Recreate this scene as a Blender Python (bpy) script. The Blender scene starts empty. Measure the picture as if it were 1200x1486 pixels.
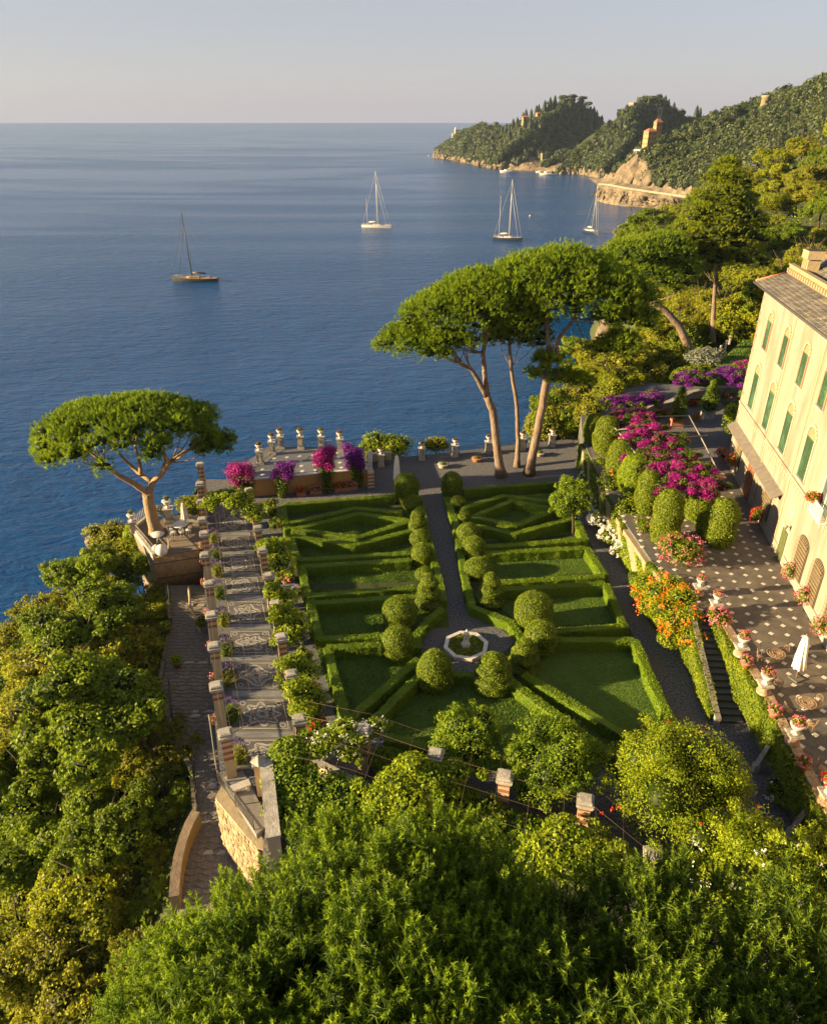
import bpy, math, random
import numpy as np
from mathutils import Vector, Matrix

SC = bpy.context.scene
COL = SC.collection
rad = math.radians
PI = math.pi
rng = np.random.default_rng(7)
R = random.Random(11)

# ------------------------------------------------------------------ camera, sky, sun, exposure
FPX, PITCH, CH = 1055.0, math.atan(566/1055), 30.0
cam = bpy.data.cameras.new('camera')
cam.sensor_fit = 'HORIZONTAL'; cam.sensor_width = 36.0; cam.lens = 36.0*FPX/1200
cam.clip_start = 0.5; cam.clip_end = 200000
cam_o = bpy.data.objects.new('camera', cam); COL.objects.link(cam_o)
cam_o.location = (0, 0, CH); cam_o.rotation_euler = (PI/2-PITCH, 0, 0)
SC.camera = cam_o

SUN_EL = rad(13.5)
SUN_DIR = Vector((-math.cos(SUN_EL)*math.cos(rad(10)), -math.cos(SUN_EL)*math.sin(rad(10)), math.sin(SUN_EL)))
world = bpy.data.worlds.new('World'); SC.world = world; world.use_nodes = True
wn = world.node_tree.nodes; wl = world.node_tree.links
sky = wn.new('ShaderNodeTexSky'); sky.sky_type = 'NISHITA'; sky.sun_disc = False
sky.sun_elevation = SUN_EL; sky.sun_rotation = math.atan2(SUN_DIR.x, SUN_DIR.y)
sky.altitude = 0; sky.air_density = 1.0; sky.dust_density = 0.8; sky.ozone_density = 3.0
bg = wn['Background']; bg.inputs['Strength'].default_value = 0.050
# morning haze: the sky pales evenly all round towards the horizon
tcw = wn.new('ShaderNodeTexCoord'); sxyz = wn.new('ShaderNodeSeparateXYZ'); wl.new(tcw.outputs['Generated'], sxyz.inputs[0])
ab = wn.new('ShaderNodeMath'); ab.operation = 'ABSOLUTE'; wl.new(sxyz.outputs[2], ab.inputs[0])
mu = wn.new('ShaderNodeMath'); mu.operation = 'MULTIPLY'; mu.inputs[1].default_value = -10.0; wl.new(ab.outputs[0], mu.inputs[0])
ex = wn.new('ShaderNodeMath'); ex.operation = 'EXPONENT'; wl.new(mu.outputs[0], ex.inputs[0])
ma = wn.new('ShaderNodeMath'); ma.operation = 'MULTIPLY_ADD'; ma.inputs[1].default_value = .36; ma.inputs[2].default_value = .60; wl.new(ex.outputs[0], ma.inputs[0])
hz = wn.new('ShaderNodeMix'); hz.data_type = 'RGBA'; wl.new(ma.outputs[0], hz.inputs[0]); wl.new(sky.outputs[0], hz.inputs[6]); hz.inputs[7].default_value = (2.46, 2.26, 2.46, 1)
wl.new(hz.outputs[2], bg.inputs['Color'])
sun = bpy.data.lights.new('sun', 'SUN'); sun.energy = 5.0; sun.angle = rad(0.6); sun.color = (1.0, 0.735, 0.385)
sun_o = bpy.data.objects.new('sun', sun); COL.objects.link(sun_o)
sun_o.rotation_euler = SUN_DIR.to_track_quat('Z', 'Y').to_euler(); sun_o.location = (-60, -20, 60)
SC.view_settings.view_transform = 'Standard'; SC.view_settings.look = 'None'
SC.view_settings.gamma = 1.0; SC.view_settings.use_curve_mapping = False
SC.view_settings.exposure = 2.1
SC.cycles.max_bounces = 6; SC.cycles.diffuse_bounces = 3; SC.cycles.glossy_bounces = 2
SC.cycles.transmission_bounces = 3; SC.cycles.transparent_max_bounces = 4

# ------------------------------------------------------------------ survey: photo point -> world point on a level
def G(x, y, z=0.0):
    u = (x-600)/FPX; v = (743-y)/FPX
    d = (u, math.cos(PITCH)+v*math.sin(PITCH), -math.sin(PITCH)+v*math.cos(PITCH))
    t = (z-CH)/d[2]
    return Vector((d[0]*t, d[1]*t, z))
def YH(x, y, Y):
    u = (x-600)/FPX; v = (743-y)/FPX
    t = Y/(math.cos(PITCH)+v*math.sin(PITCH))
    return Vector((u*t, Y, CH+t*(-math.sin(PITCH)+v*math.cos(PITCH))))
def depth(p): return p.y*math.cos(PITCH)-(p.z-CH)*math.sin(PITCH)
def ppm(p): return FPX/depth(p)          # photo pixels per metre there
SEA = -24.0

# ------------------------------------------------------------------ materials
MATS = {}
def _new(name):
    m = bpy.data.materials.new(name); m.use_nodes = True
    nt = m.node_tree; nt.nodes.clear()
    out = nt.nodes.new('ShaderNodeOutputMaterial')
    return m, nt, out
def N(nt, t, **kw):
    n = nt.nodes.new(t)
    for k, v in kw.items(): setattr(n, k, v)
    return n
def rgba(c): return (c[0], c[1], c[2], 1.0)
def surf(name, c1, c2=None, rough=0.8, scale=3.0, detail=6.0, bump=0.0, bscale=None, spec=0.3, metal=0.0, c3=None, s3=0.4, stretch=None, tint=False, lo=0.35, hi=0.65):
    """two-colour weathered surface, optional third blotch colour and bump"""
    if name in MATS: return MATS[name]
    m, nt, out = _new(name); L = nt.links
    b = N(nt, 'ShaderNodeBsdfPrincipled'); L.new(b.outputs[0], out.inputs[0])
    b.inputs['Roughness'].default_value = rough; b.inputs['Specular IOR Level'].default_value = spec; b.inputs['Metallic'].default_value = metal
    tc = N(nt, 'ShaderNodeNewGeometry'); src = tc.outputs['Position']
    if stretch:
        mp = N(nt, 'ShaderNodeMapping'); mp.inputs['Scale'].default_value = stretch; L.new(src, mp.inputs[0]); src = mp.outputs[0]
    n1 = N(nt, 'ShaderNodeTexNoise'); n1.inputs['Scale'].default_value = scale; n1.inputs['Detail'].default_value = detail; n1.inputs['Roughness'].default_value = .62
    L.new(src, n1.inputs['Vector'])
    mr = N(nt, 'ShaderNodeMapRange'); mr.inputs[1].default_value = lo; mr.inputs[2].default_value = hi; L.new(n1.outputs[0], mr.inputs[0])
    mx = N(nt, 'ShaderNodeMix', data_type='RGBA'); L.new(mr.outputs[0], mx.inputs[0])
    mx.inputs[6].default_value = rgba(c1); mx.inputs[7].default_value = rgba(c2 or [x*.75 for x in c1])
    col = mx.outputs[2]
    if c3:
        n3 = N(nt, 'ShaderNodeTexNoise'); n3.inputs['Scale'].default_value = s3; n3.inputs['Detail'].default_value = 5; L.new(src, n3.inputs['Vector'])
        r3 = N(nt, 'ShaderNodeMapRange'); r3.inputs[1].default_value = .5; r3.inputs[2].default_value = .68; L.new(n3.outputs[0], r3.inputs[0])
        m3 = N(nt, 'ShaderNodeMix', data_type='RGBA'); L.new(r3.outputs[0], m3.inputs[0]); L.new(col, m3.inputs[6]); m3.inputs[7].default_value = rgba(c3); col = m3.outputs[2]
    if tint:
        at = N(nt, 'ShaderNodeAttribute', attribute_name='tint')
        r4 = N(nt, 'ShaderNodeMapRange'); r4.inputs[3].default_value = .7; r4.inputs[4].default_value = 1.3; L.new(at.outputs['Fac'], r4.inputs[0])
        m4 = N(nt, 'ShaderNodeVectorMath', operation='SCALE'); L.new(col, m4.inputs[0]); L.new(r4.outputs[0], m4.inputs['Scale']); col = m4.outputs[0]
    L.new(col, b.inputs['Base Color'])
    if bump:
        n2 = N(nt, 'ShaderNodeTexNoise'); n2.inputs['Scale'].default_value = bscale or scale*3; n2.inputs['Detail'].default_value = 6; L.new(src, n2.inputs['Vector'])
        bp = N(nt, 'ShaderNodeBump'); bp.inputs['Strength'].default_value = bump; bp.inputs['Distance'].default_value = .1
        L.new(n2.outputs[0], bp.inputs['Height']); L.new(bp.outputs[0], b.inputs['Normal'])
    MATS[name] = m; return m
def leaf(name, c1, c2, transl=0.3, c3=None, rough=.55):
    """leaf colour from the per-leaf tint (young to old leaf; darkest end is shade painted on the cores), some light through the blade"""
    if name in MATS: return MATS[name]
    m, nt, out = _new(name); L = nt.links
    at = N(nt, 'ShaderNodeAttribute', attribute_name='tint')
    cr = N(nt, 'ShaderNodeValToRGB'); L.new(at.outputs['Fac'], cr.inputs[0])
    cr.color_ramp.elements[0].color = rgba([.28*x for x in c1]); cr.color_ramp.elements[1].color = rgba(c2); e0 = cr.color_ramp.elements.new(.10); e0.color = rgba(c1)  # near-black ramp start: shade inside the foliage, painted into the core colour
    b = N(nt, 'ShaderNodeBsdfPrincipled'); b.inputs['Roughness'].default_value = rough; b.inputs['Specular IOR Level'].default_value = .25
    L.new(cr.outputs[0], b.inputs['Base Color'])
    t = N(nt, 'ShaderNodeBsdfTranslucent'); L.new(cr.outputs[0], t.inputs[0])
    mx = N(nt, 'ShaderNodeMixShader'); mx.inputs[0].default_value = transl
    L.new(b.outputs[0], mx.inputs[1]); L.new(t.outputs[0], mx.inputs[2]); L.new(mx.outputs[0], out.inputs[0])
    MATS[name] = m; return m

# ------------------------------------------------------------------ mesh builder
class MB:
    def __init__(s): s.P = []; s.n = 0
    def add(s, V, F, t=0.5, m=0, smooth=False):
        V = np.asarray(V, float).reshape(-1, 3); F = np.asarray(F, int)
        if F.ndim == 1: F = F.reshape(1, -1)
        t = np.broadcast_to(np.asarray(t, float), (len(F),))
        s.P.append((V, F+s.n, t, m, smooth)); s.n += len(V); return s
    def box(s, c, d, rz=0.0, m=0, t=.5, rx=0, ry=0):
        x, y, z = d[0]/2, d[1]/2, d[2]/2
        V = np.array([(-x,-y,-z),(x,-y,-z),(x,y,-z),(-x,y,-z),(-x,-y,z),(x,-y,z),(x,y,z),(-x,y,z)])
        if rx or ry: V = V @ np.array(Matrix.Rotation(rx,3,'X') @ Matrix.Rotation(ry,3,'Y')).T
        if rz: V = V @ np.array(Matrix.Rotation(rz,3,'Z')).T
        return s.add(V+np.array(c, float), [(0,3,2,1),(4,5,6,7),(0,1,5,4),(1,2,6,5),(2,3,7,6),(3,0,4,7)], t, m)
    def prism(s, poly, z0, z1, m=0, t=.5):
        n = len(poly); a = sum(poly[i][0]*poly[(i+1)%n][1]-poly[(i+1)%n][0]*poly[i][1] for i in range(n))
        if a < 0: poly = poly[::-1]
        zz0 = z0 if hasattr(z0, '__len__') else [z0]*n; zz1 = z1 if hasattr(z1, '__len__') else [z1]*n
        V = [(p[0],p[1],zz0[i]) for i, p in enumerate(poly)]+[(p[0],p[1],zz1[i]) for i, p in enumerate(poly)]
        b = s.n; s.add(V, [(i,(i+1)%n,n+(i+1)%n,n+i) for i in range(n)], t, m)
        s.P.append((np.zeros((0,3)), np.array([[b+n+i for i in range(n)]]), np.array([t]), m, False))
        s.P.append((np.zeros((0,3)), np.array([[b+n-1-i for i in range(n)]]), np.array([t]), m, False)); return s
    def tube(s, pts, r, n=6, m=0, t=.5, cap=True, smooth=True):
        pts = [Vector(p) for p in pts]; k = len(pts)
        rr = r if hasattr(r, '__len__') else [r]*k
        V = []; ref = None
        for i, p in enumerate(pts):
            d = (pts[min(i+1,k-1)]-pts[max(i-1,0)])
            d = d.normalized() if d.length > 1e-9 else Vector((0,0,1))
            if ref is None: ref = Vector((1,0,0)) if abs(d.x) < .9 else Vector((0,1,0))
            a = (ref-d*ref.dot(d)); a = a.normalized() if a.length > 1e-6 else d.orthogonal().normalized()
            ref = a; b = d.cross(a)
            for j in range(n):
                q = 2*PI*j/n; V.append(p+(a*math.cos(q)+b*math.sin(q))*rr[i])
        F = [(i*n+j, i*n+(j+1)%n, (i+1)*n+(j+1)%n, (i+1)*n+j) for i in range(k-1) for j in range(n)]
        b0 = s.n; s.add([tuple(v) for v in V], F, t, m, smooth)
        if cap:
            s.P.append((np.zeros((0,3)), np.array([[b0+n-1-j for j in range(n)]]), np.array([t]), m, False))
            s.P.append((np.zeros((0,3)), np.array([[b0+(k-1)*n+j for j in range(n)]]), np.array([t]), m, False))
        return s
    def lathe(s, prof, n=12, at=(0,0,0), m=0, t=.5, smooth=True, wob=None):
        V = []
        for r, z in prof:
            for j in range(n):
                q = 2*PI*j/n; w = 1+(wob(q, z) if wob else 0)
                V.append((at[0]+r*w*math.cos(q), at[1]+r*w*math.sin(q), at[2]+z))
        k = len(prof)
        return s.add(V, [(i*n+j, i*n+(j+1)%n, (i+1)*n+(j+1)%n, (i+1)*n+j) for i in range(k-1) for j in range(n)], t, m, smooth)
    def blob(s, c, r, nu=12, nv=8, m=0, t=.5, bump=0.1, seed=0, smooth=True):
        c = np.array(c, float); r = np.array(r if hasattr(r,'__len__') else (r,r,r), float)
        ph = np.linspace(-PI/2, PI/2, nv+1); th = np.linspace(0, 2*PI, nu, endpoint=False)
        d = np.array([(math.cos(a)*math.cos(b), math.cos(a)*math.sin(b), math.sin(a)) for a in ph for b in th])
        q = 1+bump*(np.sin(d[:,0]*5+seed)*np.sin(d[:,1]*4.3+seed*2)+.6*np.sin(d[:,2]*7+d[:,0]*6+seed*3))
        V = c+d*r*q[:,None]
        return s.add(V, [(i*nu+j, i*nu+(j+1)%nu, (i+1)*nu+(j+1)%nu, (i+1)*nu+j) for i in range(nv) for j in range(nu)], t, m, smooth)
    def strip(s, pts, w, z, m=0, t=.5, closed=True, h=0.006):
        """flat raised ribbon along 2-D points"""
        P = np.array(pts, float); n = len(P)
        T = (np.roll(P,-1,0)-np.roll(P,1,0)) if closed else np.gradient(P, axis=0)
        T /= np.maximum(np.linalg.norm(T,axis=1),1e-9)[:,None]; Q = np.stack([-T[:,1],T[:,0]],1)*w/2
        V = np.zeros((n*2,3)); V[0::2,:2] = P-Q; V[1::2,:2] = P+Q; V[:,2] = z+h
        k = n if closed else n-1
        return s.add(V, [(2*i, 2*((i+1)%n), 2*((i+1)%n)+1, 2*i+1) for i in range(k)], t, m)
    def cards(s, C, D, L, W, tilt=.7, m=0, t=None, fold=0.0):
        """leaf-shaped four-sided faces at C facing roughly along D"""
        C = np.asarray(C, float); n = len(C)
        if n == 0: return s
        D = np.asarray(D, float)+rng.normal(0, tilt, (n,3)); D /= np.linalg.norm(D,axis=1)[:,None]+1e-9
        A = np.cross(D, rng.normal(0,1,(n,3))); A /= np.linalg.norm(A,axis=1)[:,None]+1e-9
        B = np.cross(D, A)
        small = np.max(L) < .165
        l = (np.asarray(L)*rng.uniform(.7,1.25,n)/2)[:,None]; w = (np.asarray(W)*rng.uniform(.7,1.25,n)/2)[:,None]
        if small:
            V = np.stack([C-A*l*1.1+B*w*.7, C+A*l*1.15, C-A*l*.6-B*w*1.25], 1).reshape(-1,3); F = np.arange(3*n).reshape(n,3)
        else:
            V = np.stack([C-A*l, C+B*w-A*l*.1, C+A*l, C-B*w-A*l*.1], 1).reshape(-1,3); F = np.arange(4*n).reshape(n,4)
        if t is None: t = rng.uniform(0,1,n)
        return s.add(V, F, t, m)
    def needles(s, C, D, L, W, m=0, t=None):
        """thin blades from C along D"""
        C = np.asarray(C,float); D = np.asarray(D,float); n = len(C)
        D = D/(np.linalg.norm(D,axis=1)[:,None]+1e-9)
        B = np.cross(D, rng.normal(0,1,(n,3))); B /= np.linalg.norm(B,axis=1)[:,None]+1e-9
        L = np.broadcast_to(L,(n,))[:,None]; W = np.broadcast_to(W,(n,))[:,None]
        V = np.stack([C-B*W*.35, C+B*W*.35, C+D*L*.75+B*W*.5, C+D*L], 1)
        V = np.stack([C-B*W*.5, C+D*L*.6+B*W*.15-B*W*.5, C+D*L, C+D*L*.5+B*W*.6], 1).reshape(-1,3)
        if t is None: t = rng.uniform(0,1,n)
        return s.add(V, np.arange(4*n).reshape(n,4), t, m)
    def blades(s, C, D, L, W, t=None, m=0):
        C = np.asarray(C,float); D = np.asarray(D,float); n = len(C)
        D = D/(np.linalg.norm(D,axis=1)[:,None]+1e-9)
        B = np.cross(D, rng.normal(0,1,(n,3))); B /= np.linalg.norm(B,axis=1)[:,None]+1e-9
        L = np.broadcast_to(L,(n,))[:,None]
        V = np.stack([C-B*W*.5, C+B*W*.5, C+D*L], 1).reshape(-1,3)
        return s.add(V, np.arange(3*n).reshape(n,3), t, m)
    def mesh(s, name, mats, off=(0,0,0)):
        me = bpy.data.meshes.new(name)
        mats = mats if isinstance(mats,(list,tuple)) else [mats]
        for m in mats: me.materials.append(m)
        if not s.P: return me
        V = np.concatenate([p[0] for p in s.P])-np.array(off, float)
        cnt = np.concatenate([np.full(len(p[1]), p[1].shape[1]) for p in s.P])
        idx = np.concatenate([p[1].ravel() for p in s.P])
        me.vertices.add(len(V)); me.vertices.foreach_set('co', V.astype(np.float32).ravel())
        me.loops.add(len(idx)); me.loops.foreach_set('vertex_index', idx.astype(np.int32))
        me.polygons.add(len(cnt)); st = np.concatenate([[0],np.cumsum(cnt)[:-1]]).astype(np.int32)
        me.polygons.foreach_set('loop_start', st)
        me.polygons.foreach_set('material_index', np.concatenate([np.full(len(p[1]),p[3]) for p in s.P]).astype(np.int32))
        me.polygons.foreach_set('use_smooth', np.concatenate([np.full(len(p[1]),p[4]) for p in s.P]))
        me.update(calc_edges=True); 
        a = me.attributes.new('tint','FLOAT','FACE'); a.data.foreach_set('value', np.concatenate([p[2] for p in s.P]).astype(np.float32))
        me.validate(); return me
    def build(s, name, mats, parent=None, loc=(0,0,0), rz=0.0, off=(0,0,0)):
        o = bpy.data.objects.new(name, s.mesh(name, mats, off)); COL.objects.link(o)
        o.location = loc; o.rotation_euler.z = rz
        if parent is not None: o.parent = parent
        return o

def tag(o, label, cat, group=None, kind=None):
    if label: o['label'] = label
    if cat: o['category'] = cat
    if group: o['group'] = group
    if kind: o['kind'] = kind
    return o
def thing(name, label, cat, loc=(0,0,0), rz=0.0, group=None, s=1.0):
    o = bpy.data.objects.new(name, None); COL.objects.link(o); o.empty_display_size = .3
    o.location = loc; o.rotation_euler.z = rz; o.scale = (s,s,s) if not hasattr(s,'__len__') else s
    return tag(o, label, cat, group)
def put(mesh, name, parent=None, loc=(0,0,0), rz=0.0):
    o = bpy.data.objects.new(name, mesh); COL.objects.link(o); o.location = loc; o.rotation_euler.z = rz
    if parent is not None: o.parent = parent
    return o
def dup(root, loc, rz=0.0, label=None, group=None, s=1.0):
    r = root.copy(); COL.objects.link(r); r.location = loc; r.rotation_euler.z = rz
    r.scale = (s,s,s) if not hasattr(s,'__len__') else s
    if label: r['label'] = label
    if group: r['group'] = group
    for ch in list(root.children):
        c = ch.copy(); COL.objects.link(c); c.parent = r
        for g in list(ch.children):
            d = g.copy(); COL.objects.link(d); d.parent = c
    return r
def structure(o): o['kind'] = 'structure'; return o
def stuff(o): o['kind'] = 'stuff'; return o
ORD = ['first','second','third','fourth','fifth','sixth','seventh','eighth','ninth','tenth','eleventh','twelfth','thirteenth','fourteenth','fifteenth','sixteenth','seventeenth','eighteenth','nineteenth','twentieth','twenty first','twenty second','twenty third','twenty fourth']
def shell(n, c, r, lo=.85, hi=1.05, up=-1.0):
    """points and normals in the outer shell of an ellipsoid, optionally only above the height up (unit)"""
    d = rng.normal(0,1,(int(n*1.6)+8,3)); d /= np.linalg.norm(d,axis=1)[:,None]
    d = d[d[:,2] > up][:n]
    r = np.array(r if hasattr(r,'__len__') else (r,r,r), float)
    k = rng.uniform(lo,hi,len(d))[:,None]
    nn = d/r; nn /= np.linalg.norm(nn,axis=1)[:,None]
    return np.array(c,float)+d*r*k, nn
# ------------------------------------------------------------------ shared materials
M_gravel = surf('gravel', (.050,.053,.064), (.165,.166,.176), .95, 7, 10, 1.0, 30, c3=(.12,.112,.10), s3=.35, lo=.40, hi=.62)
M_terr_dark = surf('slate_tile', (.082,.072,.062), (.115,.10,.082), .7, 1.6, 9, .2, 18, tint=True, c3=(.13,.115,.09), s3=.8)
M_grout = surf('grout', (.07,.068,.065), (.1,.1,.09), .9, 4)
M_white_tile = surf('white_marble_tile', (.55,.52,.47), (.42,.39,.35), .5, 5, tint=True)
M_cream = surf('cream_plaster', (.43,.345,.215), (.36,.28,.165), .85, 1.3, 8, .25, 20, c3=(.40,.31,.18), s3=.9)
M_brick = surf('red_plaster_band', (.25,.095,.058), (.20,.078,.05), .85, 3, 8, .3, 20)
M_stone = surf('pale_stone', (.40,.375,.32), (.27,.25,.21), .8, 3.5, 9, .35, 16, c3=(.2,.19,.16), s3=1.6)
M_marble = surf('white_marble', (.56,.53,.49), (.43,.40,.36), .55, 3, 8, .15, 18, c3=(.42,.40,.36), s3=2.5)
M_iron = surf('dark_iron', (.03,.03,.03), (.05,.045,.04), .55, 8, spec=.5)
M_rust = surf('rusty_iron', (.12,.075,.045), (.07,.05,.035), .7, 14)
M_chair = surf('brown_iron',(.26,.17,.10),(.18,.115,.07),.7,14)
M_wire = surf('galvanised_wire', (.30,.28,.24), (.2,.18,.15), .6, 8)
M_white_paint = surf('white_paint', (.6,.59,.55), (.5,.48,.44), .45, 6)
M_canvas = surf('canvas', (.74,.70,.63), (.62,.58,.51), .9, 3, 5, .15, 14)
M_terra = surf('terracotta', (.38,.16,.08), (.28,.11,.06), .8, 6, 6, .2)
M_orange_wall = surf('ochre_plaster', (.40,.215,.075), (.33,.175,.06), .9, 1.5, 8, .25, 14, c3=(.36,.22,.1), s3=.8)
M_earth = surf('earth', (.06,.05,.028), (.1,.08,.045), .95, 2, 8, .6, 9)
M_bark = surf('pine_bark', (.185,.135,.10), (.105,.075,.056), .9, 5, 8, .8, 9, stretch=(1,1,.3), c3=(.23,.165,.12), s3=3)
M_bark_dark = surf('dark_bark', (.08,.058,.042), (.05,.036,.026), .95, 6, 8, .8, 14)
M_rock = surf('cliff_rock', (.20,.155,.105), (.085,.068,.048), .95, .22, 12, 1.0, .45, c3=(.07,.062,.04), s3=.10)
M_undergrowth = surf('undergrowth', (.03,.042,.012), (.055,.06,.02), .95, .08, 10, .9, .4)
M_cobble = surf('cobble', (.205,.185,.155), (.145,.128,.106), .9, 4, 8, .8, 20, tint=True)
M_lawn = surf('lawn_soil', (.055,.11,.016), (.075,.13,.018), .95, 2, 8, .8, 30)
L_hedge = leaf('hedge_leaf', (.085,.150,.006), (.245,.345,.012), .35)
L_topiary = leaf('topiary_leaf', (.075,.120,.006), (.250,.325,.014), .35)
L_lawn = leaf('grass_blade', (.065,.130,.012), (.160,.250,.016), .4)
L_oak = leaf('slope_leaf', (.100,.140,.007), (.390,.415,.016), .52)
L_oak2 = leaf('slope_leaf_olive', (.110,.135,.012), (.390,.385,.022), .52)
L_oak3 = leaf('slope_leaf_deep', (.055,.100,.008), (.255,.340,.014), .5)
L_pine = leaf('pine_needle', (.055,.110,.006), (.300,.410,.012), .45)
L_aleppo = leaf('aleppo_needle', (.080,.125,.006), (.350,.400,.012), .48)
L_pine_near = leaf('near_pine_needle', (.034,.075,.009), (.270,.385,.014), .45)
L_pine_shade = leaf('shaded_pine_needle', (.030,.066,.009), (.225,.320,.014), .43)  # darker copy of the near needles: shade on the right crown put into colour
L_citrus = leaf('citrus_leaf', (.050,.115,.007), (.270,.360,.012), .45)
L_vine = leaf('vine_leaf', (.110,.190,.008), (.390,.450,.016), .5)
L_ivy = leaf('ivy_leaf', (.065,.115,.007), (.275,.315,.013), .42)
L_wood = leaf('far_wood_leaf', (.020,.036,.011), (.090,.112,.028), .25)
L_cypress = leaf('cypress_leaf', (.012,.024,.012), (.036,.052,.018), .1)
L_magenta = leaf('bougainvillea_bract', (.17,.006,.105), (.43,.018,.265), .35)
L_violet = leaf('bougainvillea_violet', (.09,.008,.16), (.23,.02,.30), .35)
L_pink = leaf('pink_petal', (.50,.06,.12), (.75,.30,.34), .25)
L_red = leaf('red_petal', (.45,.015,.015), (.65,.05,.03), .2)
L_orange = leaf('orange_petal', (.60,.12,.008), (.74,.22,.015), .25)
L_white = leaf('white_petal', (.55,.58,.50), (.80,.80,.74), .25)
L_lilac = leaf('lilac_petal', (.22,.16,.42), (.5,.34,.55), .25)
L_lavender = leaf('lavender_petal', (.05,.035,.13), (.13,.09,.24), .2)
L_silver = leaf('silver_leaf', (.14,.16,.12), (.28,.3,.2), .25)

# ------------------------------------------------------------------ sea
def sea_material():
    m, nt, out = _new('sea_water'); L = nt.links
    b = N(nt,'ShaderNodeBsdfPrincipled'); L.new(b.outputs[0], out.inputs[0])
    b.inputs['Base Color'].default_value = (.0036,.046,.150,1); b.inputs['IOR'].default_value = 1.33; b.inputs['Specular IOR Level'].default_value = .21
    g = N(nt,'ShaderNodeNewGeometry')
    def noise(sc, det, stretch, rough=.55, dist=0):
        mp = N(nt,'ShaderNodeMapping'); mp.inputs['Scale'].default_value = stretch; mp.inputs['Rotation'].default_value = (0,0,rad(-8)); L.new(g.outputs['Position'], mp.inputs[0])
        n = N(nt,'ShaderNodeTexNoise'); n.inputs['Scale'].default_value = sc; n.inputs['Detail'].default_value = det; n.inputs['Roughness'].default_value = rough; n.inputs['Distortion'].default_value = dist
        L.new(mp.outputs[0], n.inputs[0]); return n.outputs[0]
    slick = noise(.006, 6, (.32,1.0,1), .6, 1.6)          # long smooth slicks between ruffled water
    sm = N(nt,'ShaderNodeMapRange'); sm.inputs[1].default_value=.42; sm.inputs[2].default_value=.60; L.new(slick, sm.inputs[0])
    rr = N(nt,'ShaderNodeMapRange'); L.new(sm.outputs[0], rr.inputs[0]); rr.inputs[3].default_value=.16; rr.inputs[4].default_value=.24; L.new(rr.outputs[0], b.inputs['Roughness'])
    a = noise(.28, 4, (.45,1.0,1), .55, .4); c = noise(.95, 5, (.6,1.0,1), .6, .3)
    ad = N(nt,'ShaderNodeMath', operation='MULTIPLY_ADD'); L.new(c, ad.inputs[0]); ad.inputs[1].default_value=.42; L.new(a, ad.inputs[2])
    st = N(nt,'ShaderNodeMapRange'); L.new(sm.outputs[0], st.inputs[0]); st.inputs[3].default_value=.5; st.inputs[4].default_value=1.0
    bp = N(nt,'ShaderNodeBump'); bp.inputs['Distance'].default_value=1.35; L.new(st.outputs[0], bp.inputs['Strength']); L.new(ad.outputs[0], bp.inputs['Height'])
    L.new(bp.outputs[0], b.inputs['Normal'])
    return m
mb = MB(); n = 64; RS = 90000
mb.add([(0,0,SEA)]+[(RS*math.cos(2*PI*i/n), RS*math.sin(2*PI*i/n), SEA) for i in range(n)], [(0,1+i,1+(i+1)%n) for i in range(n)])
structure(mb.build('sea', sea_material()))

# ------------------------------------------------------------------ hills (shore line to ridge line)
LAST=[None]
def resample(pts, n):
    P = np.array([tuple(p) for p in pts], float)
    d = np.concatenate([[0], np.cumsum(np.linalg.norm(np.diff(P,axis=0),axis=1))]); d /= d[-1]
    q = np.linspace(0,1,n); return np.stack([np.interp(q,d,P[:,k]) for k in range(3)],1)
def fbm(P, s, seed=0):
    v = 0; a = 1
    for k in range(5):
        f = s*2**k
        v = v+a*np.sin(P[...,0]*f+seed+1.7*np.sin(P[...,1]*f*.8+k+seed))*np.sin(P[...,1]*f*1.1+2*seed+1.3*np.sin(P[...,2]*f+k)); a *= .52
    return v
def loft(name, shore, ridge, nu=90, nv=26, cliff=.14, power=.85, amp=5.0, fs=.02, seed=1, mat=None, back=90, foot=None, spur=None):
    S = resample(shore,nu); T = resample(ridge,nu)
    rows = []
    for v in np.linspace(0,1,nv):
        p = S+(T-S)*v
        h = v**power if v > 0 else 0
        h = max(h, min(1,v/.05)*cliff)
        p[:,2] = S[:,2]+(T[:,2]-S[:,2])*h
        rows.append(p)
    if spur:
        for i_,p in enumerate(rows):
            v=i_/(nv-1); u=np.linspace(0,1,nu)
            for (uc,wd,am) in spur: p[:,1] -= am*np.exp(-((u-uc)/wd)**2)*(math.sin(PI*min(1,v*.8+.1)) if foot is None else math.sin(PI*v))
    for k in (1,2,3):                      # the far side of the ridge
        p = T.copy(); p[:,1] += back*k; p[:,2] -= (T[:,2]-SEA+4)*(k/3)**1.3; rows.append(p)
    A = np.array(rows); w = np.minimum(1, np.arange(len(A))/3.)[:,None]
    A[...,2] += amp*.5*fbm(A,fs,seed)*w; A[...,0] += amp*.6*fbm(A,fs*1.3,seed+3)*np.minimum(1,w*2); A[...,1] += amp*.6*fbm(A,fs*1.3,seed+5)*np.minimum(1,w*2)
    if foot is None: A[0,:,2] = SEA-2
    else: A[0,:,2] -= foot
    V = A.reshape(-1,3); k = len(A)
    F = [(i*nu+j, i*nu+j+1, (i+1)*nu+j+1, (i+1)*nu+j) for i in range(k-1) for j in range(nu-1)]
    o = MB().add(V,F,smooth=True).build(name, mat); structure(o); LAST[0]=o; return A[:nv]
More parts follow.
